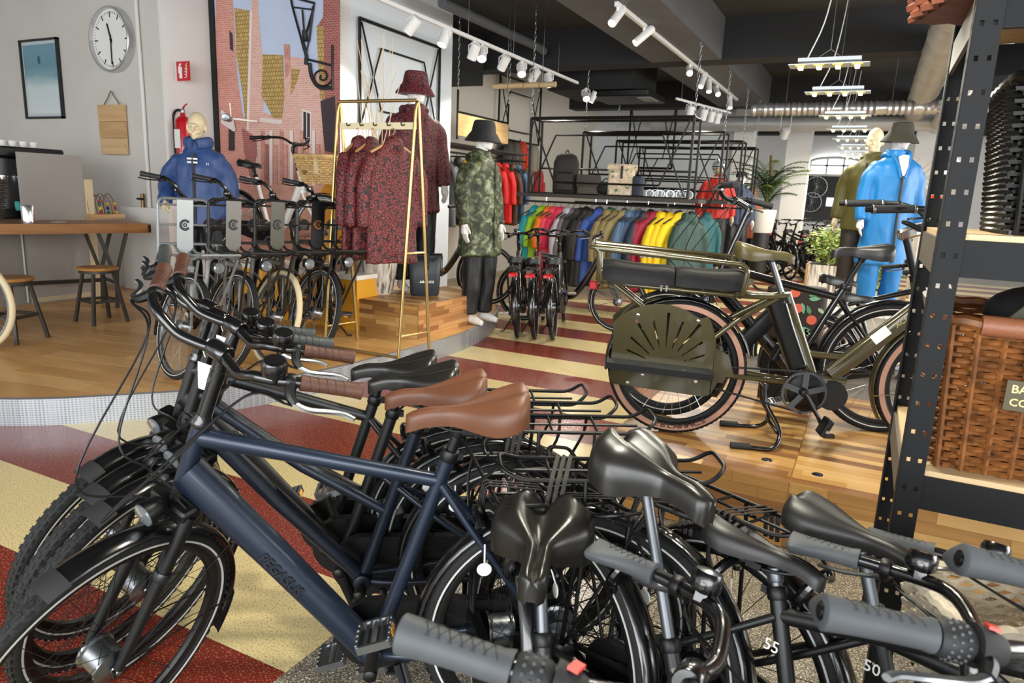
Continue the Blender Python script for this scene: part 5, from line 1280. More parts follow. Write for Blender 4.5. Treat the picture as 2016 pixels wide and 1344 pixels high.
poly('printed_gable_band', WHT_, [(1520, 688), (1650, 700), (1650, 725), (1520, 712)])
poly('printed_house', BR2, [(1895, -120), (1990, -120), (1990, 1500), (1930, 1500), (1900, 900), (1885, 560), (1860, 150), (1890, 100)])
poly('printed_roof', TI1, [(1852, 150), (1892, 155), (1900, 575), (1872, 580)])
poly('printed_shopfront', DRK, [(1875, 590), (1960, 560), (1975, 900), (1900, 880)])
poly('printed_window_frame', WHT_, [(1768, 635), (1822, 655), (1822, 840), (1768, 825)])
poly('printed_window', DRK, [(1776, 650), (1793, 656), (1793, 818), (1776, 812)])
poly('printed_window', DRK, [(1798, 658), (1815, 664), (1815, 828), (1798, 820)])
poly('printed_window', DRK, [(1340, 700), (1375, 730), (1375, 880), (1340, 880)])
poly('printed_window', DRK, [(1345, 180), (1362, 200), (1366, 300), (1349, 290)])
poly('printed_awning', BR2, [(1418, 750), (1500, 800), (1505, 900), (1470, 1050), (1430, 880)])
for k, x in enumerate((1530, 1580, 1640, 1700, 1760, 1830)):
    poly('printed_pilaster', WHT_ if k % 2 else PIN, [(x, 760), (x + 18, 765), (x + 18, 1080), (x, 1080)])
    poly('printed_doorway', BR2 if k % 3 == 0 else BR1, [(x + 24, 840), (x + 44, 845), (x + 44, 1080), (x + 24, 1080)])
poly('printed_arch', WHT_, [(1300, 640), (1370, 690), (1385, 760), (1375, 770), (1300, 720)])
lay[0] += 1; yl = -.008 - lay[0] * .0006
def line(pts, r, name='printed_lantern'): MB().tube([V((mp(*p)[0], yl, mp(*p)[1])) for p in pts], r, 6, flat=1.).build(name, IRON, mu)
line([(1706, -15), (1845, 22), (1838, 60), (1790, 225), (1768, 228), (1718, 45), (1706, -15)], .012)
line([(1718, 45), (1838, 60)], .008); line([(1775, 60), (1785, 180)], .01); line([(1838, 40), (1815, 238)], .012)
line([(1768, 228), (1815, 238)], .02); line([(1790, 180), (1792, 230)], .03)
line([(1775, 240), (1800, 330), (1795, 380)], .02); line([(1812, 245), (1795, 330)], .008)
line([(1790, 345), (1950, 385)], .012, 'printed_bracket'); line([(p.x, p.y) for p in crv([(1818, 370, 0), (1830, 450, 0), (1870, 510, 0), (1945, 515, 0)], 5)], .020, 'printed_bracket')
line([(1890 + (62 - i * 2.4) * cos(i * .45), 450 + (62 - i * 2.4) * sin(i * .45)) for i in range(24)], .010, 'printed_bracket'); line([(1950, 265), (1950, 530)], .012, 'printed_bracket')
# ================================================================== hexagon frames, racks, clothes
M_IRON = mat('black_steel', '1e1d1c', .45, .3); M_GOLD = mat('gold_steel', 'b59a64', .28, .9)
def xframe(b, P, r=.012, X=(.24, .78)):
    """steel frame with crossed ends: P(u, v) -> point"""
    def ln(*q): b.tube([P(*k) for k in q], r * .75, 4)
    for q in (((0, 0), (0, 1)), ((1, 0), (1, 1)), ((0, 0), (1, 0)), ((0, 1), (1, 1))): b.tube([P(*k) for k in q], r * 1.3, 4)
    u0, u1 = X
    ln((u0, .78), (u1, .78)); ln((u0, .16), (u1, .16)); ln((0.02, .97), (u0, .16)); ln((u0, .78), (0.02, .03)); ln((.98, .97), (u1, .16)); ln((u1, .78), (.98, .03))
xw = -5.165
def wf(label, y0, y1, z0, z1, x=xw):
    b = MB(); xframe(b, lambda u, v: V((0, (y1 - y0) * u, (z1 - z0) * v)), .014); o = b.build('hexagon_frame', M_IRON); o.location = (x, y0, z0); tag(o, label, 'frame', 'decorative steel frames'); return o
a, c = at_x(708, 35, xw), at_x(866, 98, xw); e = at_x(706, 243, xw)
wf('black steel frame with crossed hexagon lines on the pale wall above the coats', a.y, c.y, e.z, a.z)
a, c, e = at_x(985, 145, -6.1), at_x(1066, 172, -6.1), at_x(985, 272, -6.1)
wf('smaller black steel hexagon frame behind the wooden hanging board', a.y, c.y, e.z, a.z, -6.1)
a, c, e = at_y(1243, 212, 15.5), at_y(1330, 240, 15.5), at_y(1243, 330, 15.5)
b = MB(); xframe(b, lambda u, v: V(((c.x - a.x) * u, 0, (a.z - e.z) * v)), .018); o = b.build('hexagon_frame', M_IRON); o.location = (a.x, 15.5, e.z); HX3 = (a.x, a.z, c.x - a.x); tag(o, 'far black steel hexagon frame hanging before the cool white wall', 'frame', 'decorative steel frames')
def chain(label, px, py, y, z0, z1, x=None, wire=False):
    x = at_y(px, py, y).x if x is None else x
    t = thing('ceiling_chain', label, 'chain', (x, y, z0), 0, 'hanging chains')
    n = int((z1 - z0) / .055); me = None
    for k in range(n):
        if me is None:
            b = MB(); b.tube([(.011 * cos(a_) , 0, .033 * sin(a_) + .0275) for a_ in [2 * pi * i / 10 for i in range(10)]], .004, 5, True); me = b.mesh('chain_link', 60, (M_ALM,))
        l = bpy.data.objects.new('chain_link', me); COL.objects.link(l); l.parent = t; l.location = (0, 0, k * .055); l.rotation_euler = (0, 0, (k % 2) * pi / 2)
    return t
# racks hung from the ceiling
RX0, RX1 = -4.17, -2.03
RK = []
for k, y in enumerate((8.7, 10.6, 12.2, 13.6)):
    t = thing('hanging_rack', ('front black steel clothes rack with crossed ends above the colourful jackets', 'second black steel clothes rack from the front', 'third black steel clothes rack from the front', 'rearmost black steel clothes rack before the white wall')[k], 'rack', (RX0, y, 1.45), 0, 'suspended clothes racks')
    b = MB(); xframe(b, lambda u, v: V(((RX1 - RX0) * u, 0, .02 + .96 * v)), .016, (.17, .83)); b.build('upright_frame', M_IRON, t)
    b = MB(); b.tube([(0, .35, 0), (0, .35, .98)], .018, 4); b.tube([(RX1 - RX0, .35, 0), (RX1 - RX0, .35, .98)], .018, 4); b.tube([(0, .35, .98), (RX1 - RX0, .35, .98)], .016, 4)
    for x in (0, RX1 - RX0): b.tube([(x, 0, .98), (x, .35, .98)], .016, 4)
    b.tube([(0, .35, .36), (RX1 - RX0, .35, .36)], .014, 4)
    b.build('rear_frame', M_IRON, t)
    MB().box(((RX1 - RX0) / 2, .16, .0), (RX1 - RX0 + .3, .42, .045)).build('shelf_board', mat('shelf_dark', '3a342f', .6), t)
    b = MB(); b.tube([(-.1, .05, -.085), (RX1 - RX0 + .1, .05, -.085)], .013, 10)
    b.build('clothes_rail', M_IRON, t)
    for x in (.25, 1.1, 1.9): MB().tube([(x, .05, -.085), (x, .05, -.02)], .009, 6).build('rail_hanger', M_CHR, t)
    RK.append(t)
for k, (x, y, l) in enumerate(((RX0, 8.7, 'chain holding the front left corner of the first rack'), (RX1, 8.7, 'chain holding the front right corner of the first rack'), (RX0 + .02, 10.6, 'chain at the left end of the second rack'), (RX1, 10.6, 'chain at the right end of the second rack'), (RX0, 12.2, 'chain at the left end of the third rack'), (RX1, 12.2, 'chain at the right end of the third rack'), (RX1, 13.6, 'chain at the right end of the rearmost rack'))):
    top = BB_ if (x > -3 and y < 14) or abs(y - 10.2) < .2 else CEIL
    chain(l, 0, 0, y, 2.43, top - .01, x)
# jackets
def jacket_mesh(L, seed, w=.21, hood=True, sl=.60):
    b = MB()
    b.loft([[V((rx * cos(a), ry * sin(a), z)) for a in [2 * pi * i / 18 for i in range(18)]] for z, rx, ry in ((-L, .062, w * 1.08), (-L * .7, .058, w), (-L * .4, .055, w * .94), (-.14, .055, w * .92), (-.08, .05, w * .75), (-.035, .045, w * .42), (.0, .04, w * .3), (.03, .035, w * .28))])
    for s in (-1, 1): limb(b, [(0, s * w * .72, -.12), (.012, s * w * 1.12, -.30), (.02, s * w * 1.22, -sl)], [.058, .052, .040])
    if hood: b.ell((.02, 0, -.03), (.06, .085, .075), 12, 8)
    return remesh(b, .017, 3, folds(.013, 11, 4, seed))
JM = [jacket_mesh(.92, 1.), jacket_mesh(.90, 5.), jacket_mesh(.94, 9., .2), jacket_mesh(.78, 13., .17, True, .5)]
for m_ in JM: m_.materials.append(M_BLKF)
b = MB(); b.tube(crv([(0, -.19, -.09), (0, -.08, -.03), (0, 0, 0), (0, .08, -.03), (0, .19, -.09)], 4), .010, 6); b.tube(crv([(0, 0, 0), (0, 0, .05), (0, .02, .075), (0, 0, .098), (0, -.02, .085)], 4), .003, 5)
HANG = b.mesh('hanger', 50, (mat('hanger_dark', '2a2622', .5),))
b = MB(); b.tube(crv([(0, -.19, -.09), (0, -.08, -.03), (0, 0, 0), (0, .08, -.03), (0, .19, -.09)], 4), .011, 6); b.tube(crv([(0, 0, 0), (0, 0, .05), (0, .02, .075), (0, 0, .098), (0, -.02, .085)], 4), .003, 5)
HANGW = b.mesh('hanger', 50, (mat('hanger_wood', 'b88a55', .5),))
def hang(label, loc, rz, me, m, group, hm=HANG, cat='jacket', name='rain_jacket', scale=1.):
    t = thing(name, label, cat, loc, rz, group); t.scale = (scale,) * 3
    g = bpy.data.objects.new('garment', me); COL.objects.link(g); g.parent = t; g.material_slots[0].link = 'OBJECT'; g.material_slots[0].material = m
    h = bpy.data.objects.new('hanger', hm); COL.objects.link(h); h.parent = t
    return t
cols = [('teal', '0f97a8'), ('lime green', '9ccb1e'), ('orange', 'ee7a1c'), ('coral pink', 'f04a5c'), ('hot pink', 'e8335a'), ('pale grey', 'b8bcc0'), ('mauve grey', '6d6068'), ('charcoal', '2d2b2c'), ('black', '1b1a1a'), ('brown black', '2f2822'), ('royal blue', '33529e'),
        ('khaki', '8f7d50'), ('olive khaki', '857344'), ('sand khaki', '978659'), ('slate blue', '5a7596'), ('steel blue', '4b6485'), ('dusk blue', '3d5270'), ('dark navy', '2a3443'), ('wine red', '8c1c30'), ('crimson', 'a3203a'), ('bright yellow', 'f5cf12'), ('golden yellow', 'efc40f'), ('lemon yellow', 'f8d61c'), ('dark green', '26403a'), ('pine green', '2f4a44')]
xs = [at_y(px, 410, 8.75).x for px in (1052, 1066, 1078, 1090, 1103, 1118, 1129, 1141, 1152, 1164, 1179, 1196, 1212, 1228, 1240, 1250, 1260, 1268, 1277, 1289, 1303, 1320, 1338, 1352, 1362)]
for i, (nm, c) in enumerate(cols):
    me = JM[i % 3] if i > 4 else JM[3]
    rz = -.62 - .2 * sin(i * 2.1)
    ln_ = hang('%s rain jacket hanging on the front rack' % nm, (xs[i], 8.75, 1.365 - .098), rz, me, mat('jacket_' + nm.replace(' ', '_'), c, .62), 'jackets on the front rack', name='rain_jacket', scale=(1.12 if 'yellow' in nm else 1.05) if i > 4 else 1.02)
    if 'yellow' in nm:
        for s in (-1,): MB().box((.03, s * .255, -.45), (.06, .09, .02)).build('reflective_band', mat('reflective_grey', 'b9b5a2', .4), ln_)
cols2 = [('black', '1c1c1d'), ('dark grey', '3a3b3d'), ('green', '2f6b45'), ('dark blue', '22304f'), ('grey', '6a6c6f'), ('black', '161617'), ('burgundy', '5b1626'), ('navy', '1f2a44'), ('graphite', '333436'), ('teal', '1d5a60')]
for i, (nm, c) in enumerate(cols2):
    hang('%s jacket on the second rack, place %s from the left' % (nm, ('one', 'two', 'three', 'four', 'five', 'six', 'seven', 'eight', 'nine', 'ten')[i]), (RX0 + .1 + i * .21, 10.65, 1.267), -.6 - .2 * sin(i), JM[i % 3], mat('jacket2_%d' % i, c, .65), 'jackets on the second rack')
# coats on the gold rack
f1, f2 = at_z(765, 704, PZ), at_z(826, 691, PZ); mid = (f1 + f2) / 2; ztop = at_y(822, 197, mid.y).z
tl = at_z(668, 200, ztop); tr = at_y(822, 197, mid.y)
GR = thing('garment_rack', 'slim gold A-frame garment rack on the platform with leopard coats', 'rack', (0, 0, 0))
ud = (tl - tr); ud.z = 0; sd_ = (f2 - f1); sd_.z = 0
for base, top in ((tr, tr), (tl, tl)):
    b = MB(); fa_, fb = V((top.x, top.y, PZ)) - sd_ * .5, V((top.x, top.y, PZ)) + sd_ * .5
    b.tube(rounded([fa_ + V((0, 0, .01)), V((top.x, top.y, ztop - .06)) - sd_ * .05, V((top.x, top.y, ztop)), V((top.x, top.y, ztop - .06)) + sd_ * .05, fb + V((0, 0, .01))], .04, 4), .0125, 10)
    for h in (.09, .42): p_a = fa_.lerp(V((top.x, top.y, ztop)), h); p_b = fb.lerp(V((top.x, top.y, ztop)), h); b.tube([p_a, p_b], .009, 8)
    b.build('end_frame', M_GOLD, GR)
b = MB(); b.tube(rounded([V((tr.x, tr.y, ztop)), V((tl.x, tl.y, ztop))], .02), .0125, 10); b.build('top_rail', M_GOLD, GR)
rz_ = atan2(ud.y, ud.x); hz = at_y(740, 248, (tl.y + tr.y) / 2).z
b = MB(); c_ = (tl + tr) / 2; b.box((c_.x, c_.y, hz), (ud.length * .98, .012, .05), Matrix.Rotation(rz_, 3, 'Z')); cb = b.build('hook_bar', mat('bar_cream', 'd8cba6', .5), GR)
b = MB(); b.tube([V((tl.x, tl.y, PZ + .014)) - sd_ * .5, V((tr.x, tr.y, PZ + .014)) - sd_ * .5], .0125, 8); b.build('floor_rail', M_GOLD, GR)
for k in range(5):
    p = tl.lerp(tr, .15 + .175 * k); MB(TR((p.x, p.y, hz))).tube(crv([(0, 0, .01), (.0, -.04, 0), (0, -.05, .02)], 3), .005, 6).build('hook', M_SAT, GR)
CO = [jacket_mesh(.92, 21., .225, True, .64), jacket_mesh(.90, 27., .23, False, .64)]
for m_ in CO: m_.materials.append(M_LEO)
LEO2 = leopard('leopard_print_coat', '84302f', '1d1013', 40.)
for k, (t_, rr) in enumerate(((.26, 1.15), (.46, .95), (.72, .6))):
    p = tl.lerp(tr, t_); cc = hang(('left', 'middle', 'right')[k] + ' red leopard-print coat hanging on the gold rack', (p.x, p.y - .02, hz - .115), rr - pi / 2 + .6, CO[k % 2], LEO2, 'coats on the gold rack', HANGW, 'coat', 'leopard_coat')
    if k == 2: b = MB(); b.box((-.02, -.10, -.48), (.004, .09, .19)); b.build('swing_tag', mat('tag_grey', '8b8d8e', .6), cc)
# wooden box, pot, pannier
BX = thing('display_box', 'low wooden display box of laminated staves on the platform', 'box', (0, 0, 0)); bx0, bx1, by0, by1, bz1 = -4.78, -3.44, 5.06, 6.05, .455
MB().box(((bx0 + bx1) / 2, (by0 + by1) / 2, (PZ + bz1) / 2), (bx1 - bx0 - .008, by1 - by0 - .008, bz1 - PZ - .004)).build('core', M_STAVE[1], BX)
M_STV2 = [woodmat('stave_e', 'b58250', '9b6a3b', .4, 1, 1.), woodmat('stave_f', 'c6965f', 'ad7d48', .4, 1, 1.), woodmat('stave_g', '9a6a3d', '80522b', .4, 1, 1.)]
staves(BX, (bx0, by0 + .004, PZ), (1, 0, 0), (0, 0, 1), (0, -1, 0), bx1 - bx0, bz1 - PZ, .32, .042, seed=11)
staves(BX, (bx1 - .004, by0, PZ), (0, 1, 0), (0, 0, 1), (1, 0, 0), by1 - by0, bz1 - PZ, .30, .042, seed=12, ma=M_STV2)
staves(BX, (bx0, by0, bz1 - .004), (1, 0, 0), (0, 1, 0), (0, 0, 1), bx1 - bx0, by1 - by0, .5, .07, seed=13)
p = at_z(742, 577, bz1); pot = thing('planter_pot', 'whitewashed bark-look plant pot on the wooden box under the coats', 'pot', (p.x, p.y, bz1))
def bark():
    m, nt, b = newmat('whitewashed_bark', .8)
    v = coords(nt, (22, 22, 2.5)); nz = N(nt, 'ShaderNodeTexNoise'); nz.inputs['Scale'].default_value = 1.4; nz.inputs['Detail'].default_value = 6; nt.links.new(v, nz.inputs['Vector'])
    c = ramp(nt, nz.outputs['Fac'], [(.35, '5d5146'), (.45, 'b9afa2'), (.6, 'ddd6cb')]); nt.links.new(c, b.inputs['Base Color'])
    bp_ = N(nt, 'ShaderNodeBump'); bp_.inputs['Strength'].default_value = .5; bp_.inputs['Distance'].default_value = .01; nt.links.new(nz.outputs['Fac'], bp_.inputs['Height']); nt.links.new(bp_.outputs[0], b.inputs['Normal']); return m
M_BARK = bark()
MB().lathe([(.13, 0), (.15, .02), (.185, .20), (.205, .36), (.21, .38), (.195, .38), (.18, .33), (0, .33)], 36).build('pot_body', M_BARK, pot)
rb = random.Random(4)
def leafblade(b, p, d, L, w, droop=.3):
    d = V(d).normalized(); s_ = d.cross(V((0, 0, 1))); s_ = s_.normalized() if s_.length > .01 else V((1, 0, 0)); rows = []
    for i in range(5):
        t = i / 4; c = p + d * L * t - V((0, 0, droop * L * t * t)); k = w * sin(pi * min(1, t * .92 + .08)) * .5; rows.append([c - s_ * k, c + V((0, 0, k * .3)), c + s_ * k])
    b.grid(rows)
M_LEAF = [mat('leaf_a', '4d6b33', .5), mat('leaf_b', '6b8a45', .5), mat('leaf_c', '9ab04f', .5), mat('leaf_d', '2f4a28', .5)]
for k in range(26):
    b = MB(); a = rb.random() * 2 * pi; leafblade(b, V((.05 * cos(a), .05 * sin(a), .33)), (cos(a), sin(a), .9 + rb.random()), .22 + rb.random() * .16, .05, .3); b.build('leaf', M_LEAF[k % 3], pot)
for k in range(14): MB(TR((.0, 0, .35))).tube(crv([(rb.uniform(-.05, .05), rb.uniform(-.05, .05), 0), (rb.uniform(-.12, .12), rb.uniform(-.1, .1), .8), (rb.uniform(-.2, .2), rb.uniform(-.15, .15), 1.6 + rb.random() * .4)], 4), [.006, .003], 6).build('bamboo_stick', mat('bamboo', 'd7c4a2', .6), pot)
p = at_z(838, 579, bz1 + .002); PB = thing('pannier_bag', 'black roll-top waterproof pannier bag on the wooden box', 'bag', (p.x, p.y - .02, bz1 + .001), .62)
b = MB(); rings = []
for z, w, d_ in ((0, .125, .075), (.02, .14, .085), (.2, .15, .085), (.32, .155, .075), (.37, .16, .045)): rings.append([V((w * math.copysign(abs(cos(a)) ** .4, cos(a)), d_ * math.copysign(abs(sin(a)) ** .4, sin(a)), z)) for a in [2 * pi * i / 24 for i in range(24)]])
M_PVC = mat('tarpaulin_black', '2a3138', .42, bump=.15, bscale=15)
b.loft(rings); b.build('body', M_PVC, PB, 60)
MB().tube([(-.165, 0, .375), (.165, 0, .375)], .03, 12).build('roll_top', M_SAT, PB)
MB().box((.02, -.088, .33), (.035, .01, .16)).build('front_strap', M_GREYD, PB); MB().rbox((.02, -.096, .30), (.04, .012, .035), .004).build('buckle', M_ALD, PB)
for s in (-1, 1): MB().box((s * .165, 0, .28), (.008, .04, .2)).build('side_strap', M_GREYD, PB)
for k in (0, 1): MB().prism([(-.012 + k * .02, 0), (.012 + k * .02, 0), (k * .02, .026)], .003, TR((-.04, -.089, .125))).build('emblem', M_WHT, PB)
text('VAUDE', .032, M_WHT, PB, frame((.035, -.0895, .135), (1, 0, 0), z=(0, -1, 0)), bold=True)
# ================================================================== city bicycles on the platform
M_GRYF = mat('frame_silver_grey', '9a9fa0', .35, .4); M_DKF = mat('frame_dark_olive', '3a3c38', .4, .3)
def carrier(root, m, plate, S):
    R = .352; fx = .665
    c = bpy.data.objects.new('front_carrier', None); COL.objects.link(c); c.parent = root
    b = MB(S); z = .82
    for y in (-.16, -.055, .055, .16): b.tube(rounded([(.40, y, z + .05), (.47, y, z), (.86, y * .9, z), (.93, y * .8, z + .035)], .04), .009, 8)
    b.tube([(.93, -.13, z + .035), (.93, .13, z + .035)], .009, 8); b.tube([(.40, -.16, z + .05), (.40, .16, z + .05)], .009, 8); b.tube([(.62, -.15, z), (.62, .15, z)], .007, 8)
    for s in (-1, 1): b.tube(rounded([(.90, s * .13, z), (.84, s * .12, z - .12), (fx + .02, s * .075, R + .02)], .05), .0085, 8)
    b.build('carrier_platform', m, c)
    b = MB(S); u0, u1 = .87, 1.17
    b.tube(rounded([(.43, -.17, u0 - .08), (.42, -.17, u1), (.42, .17, u1), (.43, .17, u0 - .08)], .05), .010, 8)
    for z_ in (u0, u0 + .13, u0 + .26): b.tube([(.43, -.17, z_), (.43, .17, z_)], .007, 8)
    b.build('carrier_back', m, c)
    pts = [(-.055, u1 - .005), (.055, u1 - .005), (.055, u0 - .03), (.0, u0 - .07), (-.055, u0 - .03)]
    b = MB(S); b.prism(pts, .004, TR((.442, 0, 0)) @ RZ(pi / 2)); b.build('carrier_plate', plate, c)
    b = MB(S); b.tube([(.446, .030 * cos(a), u0 + .13 + .030 * sin(a)) for a in [radians(40 + i * 280 / 14) for i in range(15)]], .0085, 6); b.tube([(.446, .010 * cos(a), u0 + .13 + .010 * sin(a)) for a in [2 * pi * i / 10 for i in range(10)]], .004, 5, True); b.build('plate_emblem', mat('emblem_dark', '26282a', .4) if plate is not M_SAT else mat('emblem_copper', 'a06a3f', .35, .8), c)
    b = MB(S); b.lathe([(.016, -.05), (.034, -.035), (.040, 0), (.041, .012)], 18, alongM((.90, 0, z - .05), (1, 0, 0))); b.build('carrier_lamp', M_SAT, c)
    MB(S).lathe([(.038, .010), (.030, .02), (.0, .022)], 18, alongM((.90, 0, z - .05), (1, 0, 0))).build('lamp_lens', M_LENS, c)
CB = 'city bicycles with front carriers on the platform'
specs = [(M_SAT, M_SAT, M_RUB, 'black city bicycle with front carrier nearest the gold rack'),
         (mat('plate_bronze', '4e4b40', .4, .4), mat('plate_bronze', ''), M_CREAMT, 'dark green city bicycle with cream tyres and front carrier'),
         (mat('plate_taupe', '6a6661', .4, .3), mat('plate_taupe', ''), M_RUB, 'taupe city bicycle with front carrier, second from the camera'),
         (M_GRYF, M_GRYF, M_RUB, 'silver grey city bicycle with front carrier nearest the camera')]
A4, A1 = at_z(622, 702, PZ), at_z(366, 742, PZ); ST_ = .72
htb_, htt_ = V((.437, 0, .77)), V((.385, 0, .915)); SB = TR(htb_) @ Matrix.Rotation(ST_, 4, (htt_ - htb_).normalized()) @ TR(-htb_)
for i, (fm, pm, ty, lab) in enumerate(specs):
    k = make_bike('transport_bicycle', lab, CB, dict(detail=1, frame=fm, tyre=ty, reflex=ty is M_RUB, rackm=fm, style='low', sad=(-.22, .98), sadm=M_SADB, clamp=(.34, 1.16), gripk='round', gripm=M_GREYD, steer=ST_, suspension=False, light=False, rack=True, straps=False, bar='splay', barw=1.05, rise=.05, tag=True, lever=M_SAT, rim=M_ALM, rackz=.80, sadk=dict(L=.26, W=.09, thick=.06)))
    carrier(k, mat('carrier_' + fm.name, '85888a' if fm is M_GRYF else '2c2c2b', .35, .5), pm, TR((.44, 0, 0)) @ RZ(ST_) @ TR((-.44, 0, 0)))
    hd_ = -1.05 + .03 * i; p = A4.lerp(A1, i / 3); q = RZ(hd_) @ RX(-.05) @ (SB @ V((.665, 0, .352))); put(k, p.x - q.x, p.y - q.y, hd_, -.05, PZ)
# ---- white bicycle with wicker basket on a yellow plinth
p = at_y(634, 456, 5.25); zb = p.z - .352
pl = thing('display_plinth', 'yellow display plinth under the white bicycle before the mural', 'plinth', (p.x - .35, 5.3, PZ))
MB().box((0, 0, (zb - PZ) / 2 - .02), (1.9, .55, zb - PZ - .04)).build('body', mat('plinth_yellow', 'd99a1c', .5), pl); MB().box((0, 0, zb - PZ - .02), (1.94, .6, .04)).build('top', mat('plinth_white', 'dcd6ca', .5), pl)
wb = make_bike('white_bicycle', 'white step-through bicycle with pale wicker basket before the mural', None, dict(detail=1, frame=mat('frame_white', 'd9d7cf', .35), forkm=mat('frame_white', ''), style='low', sad=(-.24, .98), sadm=M_SADB, gripk='round', gripm=M_SAT, clamp=(.35, 1.16), suspension=False, light=True, straps=False, bar='swept', rim=M_ALM, fend=M_BLK, rackm=mat('frame_white', ''), lever=M_SAT, steer=.1))
put(wb, p.x - .665, 5.25, 0, 0, zb)
bk = basket('wicker_basket', 'pale wicker basket with leather strap on the white bicycle', (p.x - .02, 5.25, zb + .80), 0, .26, .20, .40, .28, .24, 12, M_WKP, .010, 36, amp=.009)
MB().box((.08, -.135, .16), (.05, .012, .14)).build('leather_strap', mat('strap_pale', 'c9b48c', .6), bk); MB().tube([( -.06, -.135, .10), (-.06, -.15, .10)], .02, 10).build('toggle', mat('toggle_wood', '7a5a36', .5), bk)
rd = thing('round_poster', 'round orange display disc behind the white bicycle wheel', 'display disc', (p.x, 5.75, zb + .36))
MB().lathe([(.58, -.01), (.58, .01)], 48, RX(pi / 2)).build('disc', mat('disc_orange', 'e0981f', .5), rd); MB().box((0, .0, -.55), (.06, .05, .5)).build('stand', mat('disc_orange', ''), rd)
# ---- bicycle behind the camouflage mannequin
p = at_z(905, 560, .35); k = make_bike('city_bicycle', 'black bicycle half hidden behind the camouflage coat', None, dict(detail=1, style='low', rack=True, straps=False, gripk='round', gripm=M_SAT, suspension=False)); put(k, -4.55, 6.95, .35, -.04, PZ)
# ---- children's bicycles seen from behind
KG = "children's bicycles parked side by side"
for i, (px, py, lab, c) in enumerate(((1018, 668, "black children's bicycle on the left of three, rear to the camera", '121213'), (1052, 671, "black and red children's bicycle in the middle of three", '6a1418'), (1088, 672, "black children's bicycle on the right of three, nearest the deck", '141416'))):
    p = at_z(px, py, 0); k = make_bike('childrens_bicycle', lab, KG, dict(detail=1, R=.335, frame=mat('kids_frame%d' % i, c, .3, coat=.4), style='low', sad=(-.22, .80), st=(-.17, .66), clamp=(.34, 1.02), rack=True, rackz=.735, straps=False, gripk='round', gripm=M_SAT, rim=M_SAT, spoke=M_SPB, lever=M_SAT, bar='swept', steer=.1, lock=False))
    hd_ = 1.98 - .05 * i; q = RZ(hd_) @ V((-.47, 0, 0)); put(k, p.x - q.x * 1.2, p.y - q.y * 1.2, hd_, -.08)
    for ch in k.children:
        if ch.name.startswith('rear_rack'): MB().rbox((-.85, 0, .69), (.02, .095, .032), .012).build('rear_reflector', M_REDP, ch)
p = at_z(1100, 590, .33); k = make_bike('childrens_bicycle', "dark children's bicycle standing crosswise behind the three", KG, dict(detail=1, R=.33, style='low', sad=(-.22, .80), st=(-.17, .66), clamp=(.34, 1.0), rack=False, gripk='round', gripm=M_SAT, suspension=False, rim=M_SAT, spoke=M_SPB)); put(k, -3.05, 7.35, .05, -.04)
# ---- far bicycles
fb = make_bike('far_bicycle', 'far bicycle in the crowded row, nearest the planter', None, dict(detail=0, style='diamond', gripk='round', gripm=M_SAT, frame=M_OFFB, rack=True, cables=False, light=False, bell=False, lock=False, straps=False, steer=.3)); FG = 'bicycles crowded at the far end'; fb['group'] = FG
put(fb, *at_z(1650, 545, 0)[:2], 2.2, -.05); n = 0
words = ['first', 'second', 'third', 'fourth', 'fifth', 'sixth', 'seventh', 'eighth', 'ninth', 'tenth', 'eleventh', 'twelfth', 'thirteenth', 'fourteenth']
for row, (y, x0, x1, cnt) in enumerate(((15.2, -1.55, -.1, 7), (17.8, -2.4, 1.2, 7))):
    for i in range(cnt):
        c = copy_tree(fb); c.rotation_mode = 'QUATERNION'; c['label'] = 'far dark bicycle, %s from the left in the %s crowded row' % (words[i], ('nearer', 'farther')[row])
        put(c, x0 + (x1 - x0) * i / (cnt - 1), y + .25 * (i % 2), 2.1 + .15 * (i % 3), -.05)
# ================================================================== lights, ducts and hanging things
M_LWH = mat('lamp_white', 'e9e9e7', .4); M_LED = mat('spot_lens', 'fff6e0', .3, emit='fff1d8', estr=6.)
def spot(label, pos, aim, track, L=.20, r=.05, light=25, grp='white track spotlights', bracket=True):
    d = (V(aim) - V(pos)).normalized(); t = thing('track_spotlight', label, 'spotlight', (pos[0], pos[1], pos[2]), 0, grp)
    M = alongM((0, 0, 0), d)
    MB().lathe([(r * .7, -L * .55), (r, -L * .5), (r, L * .5), (r * .9, L * .5), (r * .86, L * .42)], 22, M).build('housing', M_LWH, t)
    MB().lathe([(r * .86, L * .40), (r * .86, L * .42), (0, L * .43)], 18, M).build('lens', M_LED, t)
    if bracket:
        for s in (-1, 1): MB().tube([(0, 0, track - pos[2]), (s * (r + .012) , 0, track - pos[2] - .04), (s * (r + .012), 0, 0)], .008, 6).build('bracket', M_LWH, t)
    MB().tube([(0, 0, track - pos[2]), (0, 0, track - pos[2] - .05)], .016, 8).build('adapter', M_LWH, t)
    if light:
        l = bpy.data.lights.new('spot', 'SPOT'); l.energy = light; l.spot_size = radians(70); l.spot_blend = .6; l.color = (1, .93, .82); l.shadow_soft_size = .04
        o = bpy.data.objects.new('spot_beam', l); COL.objects.link(o); o.parent = t; o.location = d * (L * .5 + .01); o.rotation_euler = d.to_track_quat('-Z', 'Y').to_euler()
    return t
TZ1 = 3.10; tx = -4.22
o = MB().box((0, 0, 0), (.035, 5.2, .035)).build('light_track', M_LWH); o.location = (tx, 7.75, TZ1 + .02); tag(o, 'white lighting track running above the clothes along the left wall', 'track')
nm = ['first', 'second', 'third', 'fourth', 'fifth', 'sixth', 'seventh', 'eighth', 'ninth', 'tenth', 'eleventh']
